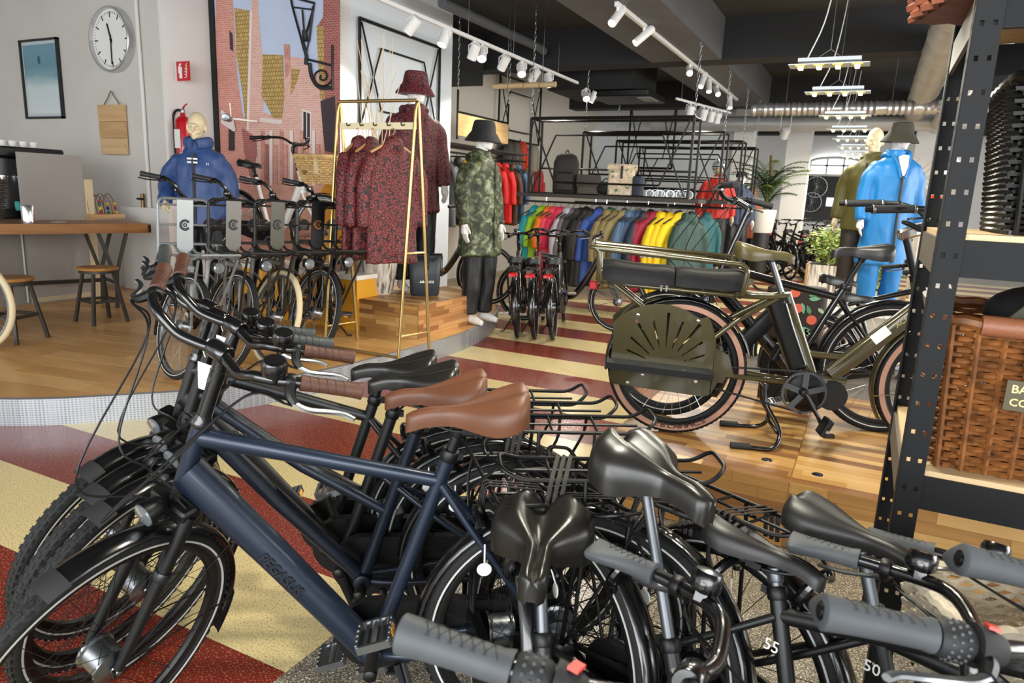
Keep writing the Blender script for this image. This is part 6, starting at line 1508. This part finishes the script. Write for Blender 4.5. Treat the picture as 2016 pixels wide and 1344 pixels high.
aims = [(-5, 6, 2.2), (-4.4, 5.9, 1.5), (-5, 7.5, 1.5), (-3.6, 6.2, 1.3), (-5.4, 8.6, 1.5), (-3.4, 7.0, .8), (-5.6, 9.4, 1.4), (-3.4, 8.4, 1.), (-3, 9., 1.), (-5.2, 10.6, 1.)]
for k, (px, py) in enumerate(((812, 50), (875, 75), (933, 102), (949, 106), (992, 124), (1027, 137), (1052, 149), (1080, 158), (1153, 188), (1167, 191))):
    p = at_x(px, py, tx); spot('%s white spotlight from the left on the left-hand track' % nm[k], (tx, p.y, p.z), aims[k], TZ1, .17, .055, 55 if k % 2 == 0 else 42)
for y in (5.6, 7.1, 8.2, 9.6): 
    o = MB().tube([(0, 0, 0), (0, 0, CEIL - TZ1 - .04)], .004, 6).build('track_rod', M_ALM); o.location = (tx, y, TZ1 + .037); tag(o, 'thin rod holding the left track, %s one' % {5.6: 'nearest', 7.1: 'second', 8.2: 'third', 9.6: 'farthest'}[y], 'rod', 'track rods')
tx2 = -2.46
o = MB().box((0, 0, 0), (.04, 6.8, .04)).build('light_track', M_LWH); o.location = (tx2, 10.3, BB_ - .021); o.scale = (1, 1, 1); tag(o, 'white lighting track under the grey ceiling girder', 'track')
aims2 = [(-3, 4, .5), (-4.2, 6, 1), (-1, 5, .5), (-2.6, 9, .8), (-2, 10, 1), (-1, 9, 1), (-2, 12, 1)]
for k, (px, py) in enumerate(((1216, 22), (1268, 60), (1358, 134), (1384, 156), (1396, 165), (1411, 178), (1437, 200))):
    p = at_x(px, py, tx2); spot('%s slim white cylinder spotlight from the left under the girder' % nm[k], (tx2, p.y, min(p.z, BB_ - .12)), aims2[k], BB_ - .03, .26, .042, 60, bracket=False)
a, c = at_z(1332, 194, 3.0), at_z(1438, 222, 3.0); d = c - a; a3, c3 = a.copy(), c.copy()
o = MB().tube([(0, 0, 0), d], .02, 8).build('light_track', M_LWH); o.location = a; tag(o, 'short white lighting track below the far girder end', 'track')
for k, px in enumerate((1358, 1383, 1398, 1411)): 
    p = a.lerp(c, (px - 1332) / 106); spot('%s spotlight from the left on the short far track' % nm[k], (p.x, p.y, 2.86), (p.x - .3, p.y + .5, 1), 3.0, .17, .06, 0)
a = at_y(1545, 262, 15.1); spot('lone white spotlight under the black beam before the palm', (a.x, 15.1, a.z), (a.x - .5, 16.2, 1.5), BB_, .2, .08, 20)
# pendants
M_GLS = mat('pendant_frost', 'd8dde0', .25, .5); M_LAMP = mat('pendant_lamp', 'fff3c8', .4, emit='ffefb8', estr=9.)
px_ = -.505
def pendant(label, y):
    t = thing('pendant_lamp', label, 'pendant lamp', (px_, y, 2.65), 0, 'four-lamp pendants in a line')
    MB().box((0, 0, 0), (.64, .20, .008)).build('lower_plate', M_GLS, t); MB().box((0, 0, .045), (.50, .10, .03)).build('upper_plate', M_GLS, t)
    for x in (-.225, -.075, .075, .225):
        MB().box((x, -.02, -.008), (.085, .12, .014)).build('lamp_reflector', mat('reflector_brass', 'c9b45a', .25, .8), t); MB().box((x, -.02, -.02), (.035, .11, .018)).build('lamp_tube', M_LAMP, t)
    MB().tube([(-.1, 0, .06), (0, 0, .13), (.1, 0, .06)], .003, 5).build('sling', M_ALM, t); MB().tube([(0, 0, .13), (0, 0, CEIL - 2.65)], .003, 5).build('wire', M_ALM, t); MB().tube(crv([(-.18, 0, .06), (-.08, .02, .35), (-.03, 0, .7), (0, 0, CEIL - 2.65)], 4), .006, 6).build('flex', M_LWH, t)
    l = bpy.data.lights.new('pendant', 'AREA'); l.shape = 'RECTANGLE'; l.size = .5; l.size_y = .12; l.energy = 26; l.color = (1, .95, .8); o = bpy.data.objects.new('pendant_light', l); COL.objects.link(o); o.parent = t; o.location = (0, -.02, -.035)
ys = (6.93, 8.57, 10.75, 12.6, 14.35, 16.2, 18., 19.4, 3.65, 1.9)  # last two are added out of view to light the near bicycles
for k, y in enumerate(ys): pendant(('%s visible four-lamp glass pendant in the ceiling line' % nm[k]) if k < 8 else 'added unseen four-lamp pendant lighting the %s from above' % ('cargo bicycle', 'foreground bicycles')[k - 8], y)
# ducts
M_DUCT = mat('galvanised_duct', 'c4c6c6', .45, .35, var=.06, vscale=3)
dt = thing('ventilation_duct', 'large round grey ventilation duct running back along the right', 'duct', (.47, 0, 3.28))
for y in range(0, 14): MB().lathe([(.20, 0), (.205, .02), (.20, .04), (.20, .98), (.205, 1.0)], 28, TR((0, 3.0 + y, 0)) @ RX(-pi / 2)).build('duct_section', M_DUCT, dt)
for y in (5, 8, 11, 14): MB().tube([(0, y, .2), (0, y, CEIL - 3.28)], .008, 6).build('hanger_rod', M_ALM, dt)
a, c = at_z(1862, 172, 3.05), at_z(1806, 243, 3.05); t = thing('ventilation_duct', 'narrow white branch duct right of the large one', 'duct', (max(a.x, .86), 0, 3.05)); MB().lathe([(.11, 0), (.11, 12)], 22, TR((0, 4.5, 0)) @ RX(-pi / 2)).build('duct_section', mat('duct_white', 'd9dada', .5), t)
for y in (6, 9, 12): MB().tube([(0, y, .1), (0, y, CEIL - 3.05)], .006, 6).build('hanger_rod', M_ALM, t)
p = at_y(1600, 243, 15.8); t = thing('ventilation_duct', 'long silver duct crossing the far end of the room', 'duct', (p.x, 15.8, p.z)); MB().lathe([(.15, 0), (.15, 6.2)], 24, TR((-3.3, 0, 0)) @ RY(pi / 2)).build('duct_section', M_DUCT, t)
for x in (-2.5, 0, 2.): MB().tube([(x, 0, .1), (x, 0, CEIL - p.z)], .008, 6).build('hanger_rod', M_ALM, t)
p = at_y(1700, 213, 13.2); t = thing('flexible_duct', 'crumpled foil flexible duct under the second beam', 'duct', (p.x, 13.2, p.z)); b = MB(); rr = random.Random(2)
b.lathe([(.095 + .018 * (i % 2) + rr.random() * .008, i * .045) for i in range(78)], 18, TR((-1.75, 0, 0)) @ RY(pi / 2)); b.build('foil_sleeve', mat('foil', 'd4d6d6', .35, .8), t)
for x in (-1.2, .4, 1.4): MB().tube([(x, 0, .08), (x, 0, CEIL - p.z)], .006, 6).build('hanger_rod', M_ALM, t)
# dark conduit tubes near the left ceiling
a, c = at_z(870, 5, 3.5), at_z(1065, 95, 3.5); o = MB().tube(crv([(0, 0, 0), (c - a) * .5, (c - a) * .92, (c - a) + V((.0, .1, -.02))], 4), .06, 12).build('ceiling_pipe', mat('pipe_dark', '55585b', .6)); o.location = a; tag(o, 'dark grey pipe under the ceiling above the left track', 'pipe')
# air unit
p = at_y(1245, 155, 11.7); t = thing('air_conditioner', 'flat black air-conditioning cassette under the ceiling behind the girder', 'air conditioner', (p.x, 11.5, 3.06)); MB().rbox((0, 0, 0), (1.0, 1.0, .10), .03).build('panel', M_SAT, t); MB().rbox((.38, -.1, -.055), (.22, .5, .012), .01).build('louvre', mat('louvre_grey', '9a9c9d', .5), t)
# bamboo pole and wooden hanging board
a, c = at_x(972, 170, -4.75), at_x(1100, 170, -4.75)
p0 = at_y(972, 170, 8.6); p1 = at_y(1095, 172, 8.6); o = thing('bamboo_pole', 'pale bamboo pole hanging level above the wall clothes', 'pole', p0); Lb = (p1 - p0).length; 
for k in range(4): MB().tube([(Lb * k / 4, 0, 0), (Lb * (k + .96) / 4, 0, .002)], .035, 14).build('cane_segment', mat('bamboo_cane', 'b7a078', .55), o)
for x in (.2, Lb - .2): MB().tube([(x, 0, .03), (x, 0, CEIL - p0.z)], .004, 6).build('cord', M_ALM, o)
a, c, e = at_x(901, 216, -5.15), at_x(1000, 240, -5.15), at_x(1000, 284, -5.15)
t = thing('hanging_board', 'pale wooden board in a black steel frame hanging above the wall clothes', 'board', (-5.15, a.y, e.z)); Lb, Hb = c.y - a.y, at_x(901, 216, -5.15).z - at_x(901, 260, -5.15).z
MB().box((0, Lb / 2, Hb / 2), (.03, Lb, Hb)).build('board', woodmat('board_pine', 'd2b27e', 'bd975f', .55, 1, .5), t); MB().tube([(0, 0, Hb + .02), (0, Lb, Hb + .02)], .014, 4).build('frame_bar', M_IRON, t)
for y in (0, Lb): MB().tube([(0, y, -.05), (0, y, Hb + .30)], .016, 4).build('frame_post', M_IRON, t)
chain('chain above the wooden hanging board, nearer end', 0, 0, a.y, e.z + Hb + .30, CEIL - .01, -5.15)
chain('chain above the wooden hanging board, farther end', 0, 0, a.y + Lb, e.z + Hb + .30, CEIL - .01, -5.15)

for k, t_ in enumerate((.08, .92)):
    p = a3.lerp(c3, t_); o = MB().tube([(0, 0, 0), (0, 0, CEIL - 3.02)], .004, 6).build('track_rod', M_ALM); o.location = (p.x, p.y, 3.02); tag(o, 'thin rod holding the short far track, %s end' % ('left', 'right')[k], 'rod', 'track rods')
for k, u_ in enumerate((.0, 1.)):
    h3 = bpy.data.objects['hexagon_frame.002']; chain('chain holding the far hexagon frame, %s corner' % ('left', 'right')[k], 0, 0, 15.5, HX3[1], CEIL - .01, HX3[0] + u_ * HX3[2])
# ================================================================== black shelving on the right
M_RACK = mat('rack_black', '101113', .6, 0., spec=.25); M_SHELF = woodmat('shelf_birch', 'd8bd94', 'c4a678', .5, 0, .5)
SX0, SX1, SY0, SY1 = .15, 1.25, 2.0, 2.68
sh = thing('metal_shelving', 'tall black boltless metal shelving with punched uprights and birch shelves', 'shelving', (SX0, SY0, 0))
W_, D_ = SX1 - SX0, SY1 - SY0; HT = 2.25
slot = {}
def upright(x, y, fx, fy):
    """angle upright with punched keyholes: flanges run towards (fx, fy)"""
    u = bpy.data.objects.new('upright', None); COL.objects.link(u); u.parent = sh
    for a in (0, 1):
        w, t = .055, .004; b = MB(); cx, cy = (x + fx * w / 2, y) if a == 0 else (x, y + fy * w / 2); n = int(HT / .075)
        def pc(u0, u1, z0, z1):
            c = ((x + fx * (u0 + u1) / 2, y, (z0 + z1) / 2) if a == 0 else (x, y + fy * (u0 + u1) / 2, (z0 + z1) / 2)); d = ((u1 - u0, t, z1 - z0) if a == 0 else (t, u1 - u0, z1 - z0)); b.box(c, d)
        pc(0, .010, 0, HT); pc(.019, .036, 0, HT); pc(.045, .055, 0, HT)
        for k in range(n):
            z = k * .075; pc(.010, .019, z + .012, z + .075); pc(.036, .045, z + .012, z + .075)
        b.build('flange', M_RACK, u, 0)
for x, fx in ((0, 1), (W_, -1)):
    for y, fy in ((0, 1), (D_, -1)): upright(x, y, fx, fy)
for z in (.78, 1.385, 1.95):
    b = MB(); b.box((W_ / 2, .013, z - .035), (W_, .012, .09)); b.build('front_beam', M_RACK, sh); b = MB(); b.box((W_ / 2, D_ - .004, z - .035), (W_, .012, .09)); b.build('rear_beam', M_RACK, sh)
    for x in (.006, W_ - .006): MB().box((x, D_ / 2, z - .035), (.010, D_ - .02, .09)).build('side_beam', mat('beam_taupe', '5d564d', .5), sh)
    MB().box((W_ / 2, D_ / 2, z + .017), (W_ - .02, D_ - .03, .014)).build('shelf_board', M_SHELF, sh)
# baskets on the shelves
k = basket('wicker_basket', 'tall black glossy wicker basket on the middle shelf', (SX0 + .37, SY0 + .34, 1.409), 0, .44, .44, .50, .50, .37, 26, M_WKK, .0078, 64, amp=.009)
for j in range(9):
    for s in (-1, 1): MB().tube([(-.2 + j * .05, s * .225, 0), (-.225 + j * .056, s * .255, .37)], .006, 5).build('stake', M_WKK, k)
k = basket('wicker_basket', 'brown wicker basket with tan leather rim and a gold-lettered label on the lower shelf', (.475, SY0 + .30, .804), .0, .52, .46, .56, .50, .38, 27, M_WKB, .0072, 64, amp=.008)
for j in range(10): MB().tube([(-.24 + j * .053, -.235, 0), (-.26 + j * .057, -.255, .38)], .007, 5).build('stake', M_WKB, k)
M_LEA = mat('tan_leather', '8a5538', .5, bump=.15, bscale=80)
MB().tube([(-.20, -.252, .385), (.27, -.252, .385)], .026, 12).build('leather_rim', M_LEA, k); MB().rbox((-.02, -.268, .315), (.16, .02, .10), .03).build('leather_flap', M_LEA, k)
MB().box((-.045, -.275, .225), (.17, .006, .075)).build('label_plate', mat('label_olive', '4a4327', .5), k)
text('BASKET', .028, mat('label_gold', 'd6c48a', .4), k, frame((-.12, -.279, .241), (1, 0, 0), z=(0, -1, 0)), bold=True, align='LEFT'); text('COLLECTION', .026, MATS['label_gold'], k, frame((-.12, -.279, .208), (1, 0, 0), z=(0, -1, 0)), bold=True, align='LEFT')
MB().tube(crv([(-.27, .02, .40), (-.29, .06, .41), (-.29, .16, .41), (-.275, .2, .36)], 4), .02, 8, flat=.4).build('carry_strap', mat('strap_grey', '8b8782', .6), k)
hg = thing('wicker_basket', 'reddish brown rope-woven basket on top of the shelving', 'basket', (SX0 + .06, SY0 + .30, 1.974)); b = MB(); wicker(b, .30, .3, .36, .36, .24, 10, .013, 36, .009); b.build('weave', mat('wicker_red', '6b3a26', .55, var=.25, vscale=25), hg, kind='stuff'); MB().box((0, 0, .01), (.28, .28, .02)).build('bottom', mat('wicker_red', ''), hg); hg.rotation_euler = (0, 0, .3)
# bags in the shelving
bg_ = thing('black_bag', 'black bag with silver buckle strap between the shelves', 'bag', (SX0 + .36, SY0 + .36, 1.195)); 
b = MB(); b.ell((0, 0, .0), (.20, .16, .085), 20, 12); b.build('body', M_BLKF, bg_); MB().box((-.10, -.15, .03), (.05, .02, .16), Matrix.Rotation(.7, 3, 'Y')).build('strap', mat('strap_khaki', '4a4638', .7), bg_); MB().rbox((-.06, -.168, .07), (.06, .01, .045), .006, Matrix.Rotation(.7, 3, 'Y')).build('buckle', M_ALM, bg_)
# white wicker bicycle basket near the right edge
p = at_z(1978, 1200, .64); k = basket('wicker_basket', 'white-washed wicker bicycle basket low at the right edge', (p.x, p.y, .46), .5, .26, .20, .32, .25, .20, 12, mat('wicker_white', 'c9bda6', .6, var=.2, vscale=30), .007, 40, amp=.007); MB().box((-.1, -.13, .14), (.06, .012, .10)).build('leather_strap', mat('strap_cream', 'd6cbb4', .6), k)
k4 = thing('basket_stand', 'low steel carrier holding the white-washed basket', 'carrier', (p.x, p.y, 0), .5); b = MB()
for x in (-.10, .10):
    for y in (-.08, .08): b.tube([(x, y, 0), (x, y, .452)], .008, 6)
for y in (-.08, .08): b.tube([(-.12, y, .45), (.12, y, .45)], .008, 6)
b.build('frame', M_SAT, k4)
# ================================================================== planters and plants
def planter(label, px, py, w, d, h, y=None, m=M_BARK):
    p = at_z(px, py, 0); t = thing('planter_box', label, 'planter', (p.x, p.y, 0)); MB().box((0, 0, h / 2), (w, d, h)).build('box', m, t)
    for s in (-1, 1): MB().box((s * w / 2, 0, h / 2), (.03, d + .02, h + .01)).build('corner_board', woodmat('planter_wood', 'b48f5e', '8f6b3f', .6, 2, .6), t)
    MB().box((0, 0, h - .01), (w - .03, d - .03, .03)).build('soil', mat('soil', '3a2c20', .9), t); return t, p
_q = at_y(1645, 520, 9.8)
pt, pp = planter('weathered pale wood planter box with leafy green plants before the mannequins', 1655, 575, .62, .45, .74); pt.location = (_q.x, 9.8, 0); pp = V((_q.x, 9.8, 0))
M_FOL = [mat('fol_a', '8fa83e', .55), mat('fol_b', 'b3c25c', .55), mat('fol_c', '5d7d2e', .55), mat('fol_d', 'c6cf86', .55)]
def bush(label, c, R, n, cat='plant', ms=M_FOL, name='green_plant', stemh=.3, big=False):
    t = thing(name, label, cat, c); r_ = random.Random(int(c[0] * 100) + 5)
    for k in range(5): MB().tube(crv([(0, 0, 0), (r_.uniform(-.1, .1), r_.uniform(-.1, .1), stemh * .6), (r_.uniform(-R, R) * .5, r_.uniform(-R, R) * .5, stemh + R * .6)], 3), [.008, .003], 5).build('stem', ms[-1], t)
    for mi, m in enumerate(ms):
        b = MB()
        for k in range(n // len(ms)):
            while True:
                q = V((r_.uniform(-1, 1), r_.uniform(-1, 1), r_.uniform(-1, 1)))
                if q.length < 1: break
            q = V((q.x * R, q.y * R * .8, stemh + R * .4 + q.z * R * .75)); leafblade(b, q, (r_.uniform(-1, 1), r_.uniform(-1, 1), r_.uniform(-.4, .6)), (.16 if big else .065) * (.7 + r_.random() * .6), .10 if big else .04, .3)
        b.build('foliage', m, t, kind='stuff')
    return t
bush('light green bushy plant growing in the pale planter', (pp.x - .05, pp.y - .05, .70), .33, 640, stemh=.16)
bush('broad-leaved green plant at the right of the pale planter', (pp.x + .36, pp.y - .1, .70), .24, 70, stemh=.16, ms=[mat('fol_e', '5f9a3a', .5), mat('fol_f', '7fb04a', .5)] + M_FOL[:2], big=True)
br = thing('bare_branches', 'bundle of bare reddish branches rising from the planter', 'branches', (pp.x + .28, pp.y, .72)); r_ = random.Random(8)
for k in range(9): MB().tube(crv([(r_.uniform(-.08, .08), 0, 0), (r_.uniform(-.2, .2), r_.uniform(-.1, .1), .5), (r_.uniform(-.1, .75), r_.uniform(-.15, .15), 1.1 + r_.random() * .35)], 5), [.010, .003], 6).build('branch', mat('twig', '9a7464', .7), br)
p2, q2 = planter('white-washed planter with marsh plants behind the black saddles', 1715, 640, .62, .45, .46)
bush('low green plants in the white-washed planter', (q2.x, q2.y, .46), .26, 300, stemh=.1)
pz_ = thing('mannequin_plinth', 'pale plinth carrying the two coated mannequins', 'plinth', ((mn7.location.x + mn8.location.x) / 2, 8.1, 0)); MB().box((0, 0, .205), (.62, .8, .41)).build('body', mat('plinth_grey', 'b7b1a6', .6), pz_); MB().box((0, 0, .415), (.66, .84, .01)).build('top', M_WALLW, pz_)
mn7.location.z = .42
# palm in white pot
p = at_y(1500, 452, 14.3); wp = thing('potted_palm', 'tall palm in a white round pot on a stand before the column', 'plant', (p.x, 14.3, 0))
zt_ = at_y(1500, 412, 14.3).z; zb_ = at_y(1500, 458, 14.3).z
MB().lathe([(.17, zb_), (.19, zb_ + .02), (.235, zt_), (.225, zt_), (.2, zt_ - .06), (0, zt_ - .06)], 30).build('pot', M_WHT, wp); MB().lathe([(.14, 0), (.15, .02), (.15, zb_)], 24).build('stand', mat('stand_dark', '2a2a2b', .5), wp)
MB().tube(crv([(0, 0, zt_ - .06), (.05, 0, zt_ + .5), (.02, 0, zt_ + 1.0)], 4), [.04, .03], 8).build('trunk', mat('palm_trunk', '6d5a3c', .8), wp)
for k in range(24):
    a = k * 2.4; b = MB(); L = 1.05 + .25 * sin(k * 1.7); z0 = zt_ + .05 + .02 * k; base = V((.03, 0, z0)); d = V((cos(a), sin(a), 2.6 - .5 * (k % 4))).normalized(); sp = [base + d * L * t - V((0, 0, .5 * L * t * t)) + V((cos(a), sin(a), 0)) * .25 * L * t * t for t in [i / 10 for i in range(11)]]
    b.tube(sp, [.008, .003], 5)
    for i in range(1, 11):
        for s in (-1, 1):
            for e in (0, .5):
                c_ = sp[i].lerp(sp[i - 1], e); tn = (sp[i] - sp[i - 1]).normalized(); sd2 = tn.cross(V((0, 0, 1))).normalized() * s; leafblade(b, c_, sd2 + tn * .7, .26 * (1.1 - i / 12), .034, .35)
    b.build('frond', mat('palm_%d' % (k % 3), ('2f4a24', '47662f', '6b8238')[k % 3], .5), wp)
# ================================================================== far workshop wall
YB = 22.4
def panel(name, label, px0, py0, px1, py1, y, m, cat, t=.05):
    a, b_ = at_y(px0, py0, y), at_y(px1, py1, y); x = thing(name, label, cat, ((a.x + b_.x) / 2, y, (a.z + b_.z) / 2)); MB().box((0, 0, 0), (abs(b_.x - a.x), t, abs(a.z - b_.z))).build('panel', m, x, 0); return x, abs(b_.x - a.x), abs(a.z - b_.z)
tb_, w, h = panel('tool_board', 'dark workshop tool board with wheels and tools on the far wall', 1592, 346, 1790, 445, YB, mat('board_charcoal', '343536', .7), 'tool board')
for k in range(14): MB().box((-w * .15 + k * w * .045, -.04, h * .05 + .25 * (k % 3)), (.03, .03, .25 + .1 * (k % 2))).build('tool', M_ALM if k % 2 else M_SAT, tb_)
for (px, py, r) in ((1608, 365, .32), (1578 + 30, 390, .3)): pass
for (px, py, rr_, lab) in ((1607, 368, .30, 'spare bicycle wheel hanging upper on the far tool board'), (1597, 398, .28, 'spare bicycle wheel hanging lower left on the far tool board')):
    p = at_y(px, py, YB - .1); t = thing('spare_wheel', lab, 'wheel', (p.x, YB - .1, p.z)); MB().ring([(rr_ - .02, -.015), (rr_, -.015), (rr_, .015), (rr_ - .02, .015)], 40).build('rim', M_ALM, t); b = MB()
    for i in range(16): a = i * pi / 8; b.tube([(0, 0, 0), ((rr_ - .02) * cos(a), 0, (rr_ - .02) * sin(a))], .004, 4)
    b.build('spokes', M_SPK, t, kind='stuff')
win = struct('window_1', MB(), M_WALLW)
bpy.data.objects.remove(win)
def window(n, px0, py0, px1, py1, y, arch=True):
    a, c = at_y(px0, py0, y), at_y(px1, py1, y); w, h = c.x - a.x, a.z - c.z; o = bpy.data.objects.new('window_%d' % n, None); COL.objects.link(o); o['kind'] = 'structure'; o.location = ((a.x + c.x) / 2, y, c.z)
    pl = [(-w / 2, 0), (w / 2, 0), (w / 2, h * .75)] + [(w / 2 * cos(pi * i / 10), h * .75 + h * .25 * sin(pi * i / 10)) for i in range(1, 10)] + [(-w / 2, h * .75)]
    MB().prism(pl, .02).build('pane', mat('daylit_pane', 'ffffff', .3, emit='f6fbff', estr=3.2), o, 0)
    b = MB()
    for x in (-w / 6, w / 6): b.box((x, -.03, h / 2), (.05, .04, h))
    b.box((0, -.03, h * .55), (w, .04, .05)); b.tube([V((x, -.03, z)) for x, z in pl], .04, 6, True); b.build('window_frame', M_WALLW, o)
window(1, 1598, 310, 1692, 346, YB - .02); window(2, 1838, 316, 1880, 352, YB - .02)
sc_, w, h = panel('computer_screen', 'bright blue computer screen in the far workshop', 1627, 388, 1662, 408, 19.5, mat('screen_bezel', '1a1b1c', .4), 'screen'); MB().box((0, -.03, 0), (w * .94, .01, h * .9)).build('display', mat('screen_glow', 'a9dcf2', .3, emit='a9dcf2', estr=1.6), sc_); MB().box((0, .02, -h / 2 - .35), (.08, .06, .7)).build('stand', M_SAT, sc_)
ct = thing('workshop_counter', 'dark workshop counter below the far tool board', 'counter', (at_y(1650, 420, 19.6).x, 19.7, 0)); zc = at_y(1645, 412, 19.5).z; MB().box((0, 0, zc / 2 - .35), (3.2, .6, zc - .7)).build('body', mat('counter_brown', '4a3d33', .6), ct); MB().box((0, 0, zc - .69), (3.3, .7, .04)).build('worktop', mat('counter_top', '7d6a54', .5), ct)
t, w, h = panel('cabinet', 'pale wooden cabinet with plant at the far right', 1815, 372, 1880, 450, 14., mat('cabinet_pale', 'a39a8c', .7), 'cabinet', .5); bush('small potted plant on the far pale cabinet', (t.location.x, 14., t.location.z + h / 2), .22, 160, stemh=.05, ms=[mat('fol_dk', '3c4a3a', .6), mat('fol_wh', 'b9c2b4', .6)]); MB().box((0, 0, -h / 2 - t.location.z / 2 + h / 4), (w, .45, max(.1, t.location.z - h / 2))).build('plinth', M_WALL, t)
o = MB().ell((0, 0, 0), (.12, .12, .12), 18, 12).build('orange_helmet', mat('helmet_orange', 'd2441f', .35)); p = at_y(1840, 398, 13.6); o.location = (p.x, 13.55, p.z); MB().box((0, .1, -p.z / 2 - .06), (.3, .3, p.z - .12)).build('helmet_pedestal', M_WALL, o); tag(o, 'orange helmet on the far right cabinet ledge', 'helmet')
# ================================================================== wall clothes, backpacks and shelf goods
rl = thing('wall_rail', 'black wall rail carrying jackets behind the camouflage mannequin', 'rail', (-5.35, 8.4, 1.98)); MB().tube([(0, 0, 0), (0, 2.6, 0)], .014, 8).build('rail', M_IRON, rl)
for y in (.1, 1.3, 2.5): MB().tube([(0, y, 0), (-.8, y, 0)], .012, 6).build('arm', M_IRON, rl)
MB().box((-.25, 1.3, .12), (.5, 2.7, .03)).build('top_shelf', mat('shelf_dark', ''), rl)
for i, (nm_, c) in enumerate((('grey', '5d5f62'), ('black', '1b1b1c'), ('yellow', 'd6b52a'), ('rust red', '9c3a24'), ('burgundy', '6b1c22'), ('beige', 'b69a72'), ('scarlet', 'c81f22'), ('bright red', 'd92a26'), ('brown', '5a3d2a'), ('slate blue', '4a6888'))):
    hang('%s jacket on the wall rail' % nm_, (-5.35, 8.55 + i * .24, 1.88), 1.1 + .1 * sin(i), JM[i % 3], mat('wallj_%d' % i, c, .6), 'jackets on the wall rail')
def backpack(label, loc, rz, col, s=1., grp='backpacks on the wall'):
    t = thing('backpack', label, 'backpack', loc, rz, grp); t.scale = (s,) * 3; m = mat('pack_' + col, col, .7); rings = []
    for z, w, d in ((0, .13, .07), (.02, .15, .085), (.2, .155, .09), (.36, .15, .085), (.44, .12, .065), (.47, .07, .04)): rings.append([V((w * math.copysign(abs(cos(a)) ** .6, cos(a)), d * math.copysign(abs(sin(a)) ** .6, sin(a)), z)) for a in [2 * pi * i / 20 for i in range(20)]])
    MB().loft(rings).build('body', m, t, 60); MB().rbox((0, -.095, .14), (.20, .05, .2), .02).build('front_pocket', m, t); MB().tube([(-.09, -.122, .25), (.09, -.122, .25)], .004, 5).build('zip', M_SAT, t); MB().tube(crv([(-.03, .05, .46), (0, .05, .51), (.03, .05, .46)], 3), .008, 6).build('top_loop', M_SAT, t)
    for x in (-.07, .07): MB().tube(crv([(x, .085, .42), (x, .15, .3), (x, .09, .06)], 4), .016, 6, flat=.4).build('shoulder_strap', M_SAT, t)
    return t
bb = at_x(1010, 300, -5.9)
for i, (px, py, c, l) in enumerate(((1003, 335, '54524c', 'taupe backpack upper left on the wall'), (1017, 335, '6b5f52', 'brown grey backpack upper on the wall'), (1030, 333, 'd2452a', 'orange red backpack upper on the wall'), (1052, 338, 'a39a86', 'sand backpack upper right on the wall'), (1012, 388, '5a5d60', 'grey backpack lower left on the wall'), (1031, 388, '66696c', 'pale grey backpack lower on the wall'), (1062, 385, 'd23a3c', 'coral red backpack lower right on the wall'))):
    p = at_x(px, py, -5.95); backpack(l, (-5.98, p.y, p.z), pi / 2 + .3, c, 1.05)
zs = 1.475
def on_shelf(px, y=8.86): p = at_y(px, 380, y); return (p.x, y, zs)
backpack('large black backpack standing on the front rack shelf', on_shelf(1112), .3, '241f1c', 1.12, 'bags on the front rack shelf')
t = thing('handbag', 'dark brown satchel behind the black backpack on the rack shelf', 'bag', on_shelf(1158), .2, 'bags on the front rack shelf'); MB().rbox((0, 0, .13), (.30, .12, .26), .03).build('body', mat('satchel', '4d4238', .6), t); MB().rbox((0, -.065, .18), (.31, .015, .15), .01).build('flap', mat('satchel_flap', '3c332b', .6), t)
M_FLOW = None
def flowm():
    m, nt, b = newmat('floral_pale_canvas', .8); v = coords(nt); nz = N(nt, 'ShaderNodeTexNoise'); nz.inputs['Scale'].default_value = 14.; nz.inputs['Distortion'].default_value = 1.5; nt.links.new(v, nz.inputs['Vector'])
    c = ramp(nt, nz.outputs['Fac'], [(.35, '5d6b4a'), (.45, 'd8ccb0'), (.58, 'c9a98c'), (.66, 'e6dcc6')]); nt.links.new(c, b.inputs['Base Color']); return m
t = thing('roll_top_bag', 'pale floral roll-top bag on the front rack shelf', 'bag', on_shelf(1222), .25, 'bags on the front rack shelf'); MB().rbox((0, 0, .17), (.34, .15, .34), .04).build('body', flowm(), t); MB().tube([(-.19, 0, .36), (.19, 0, .36)], .045, 12).build('roll_top', flowm() if False else MATS['floral_pale_canvas'], t); MB().box((.0, -.08, .3), (.03, .012, .16)).build('strap', M_GREYD, t)
t = thing('handbag', 'small black cap-shaped bag left of the floral bag', 'bag', on_shelf(1192), 0, 'bags on the front rack shelf'); MB().ell((0, 0, .09), (.12, .1, .09), 16, 10).build('body', M_BLKF, t); MB().tube(crv([(-.08, 0, .14), (0, 0, .22), (.08, 0, .14)], 4), .008, 6).build('handle', M_SAT, t)
t = thing('handbag', 'dark blue bag right of the floral bag on the rack shelf', 'bag', on_shelf(1255), 0, 'bags on the front rack shelf'); MB().rbox((0, 0, .13), (.14, .12, .26), .04).build('body', mat('bag_navy', '2c3442', .7), t); MB().tube(crv([(-.05, 0, .25), (0, 0, .33), (.05, 0, .25)], 4), .008, 6).build('handle', M_SAT, t)
for i, px in enumerate((1288, 1310, 1330, 1348)):
    t = thing('bicycle_model', '%s miniature silver bicycle ornament from the left on the rack shelf' % nm[i], 'ornament', on_shelf(px, 8.84), .2, 'ornaments on the rack shelf')
    for x in (-.055, .055): MB(TR((x, 0, .05))).ring([(.042, -.004), (.05, -.004), (.05, .004), (.042, .004)], 24).build('wheel', M_ALM, t)
    MB().tube([(-.055, 0, .05), (-.01, 0, .1), (.04, 0, .1), (.055, 0, .05)], .004, 6).build('frame', M_ALM, t); MB().tube([(.035, -.03, .13), (.04, 0, .10), (.035, .03, .13)], .003, 5).build('handlebar', M_ALM, t)
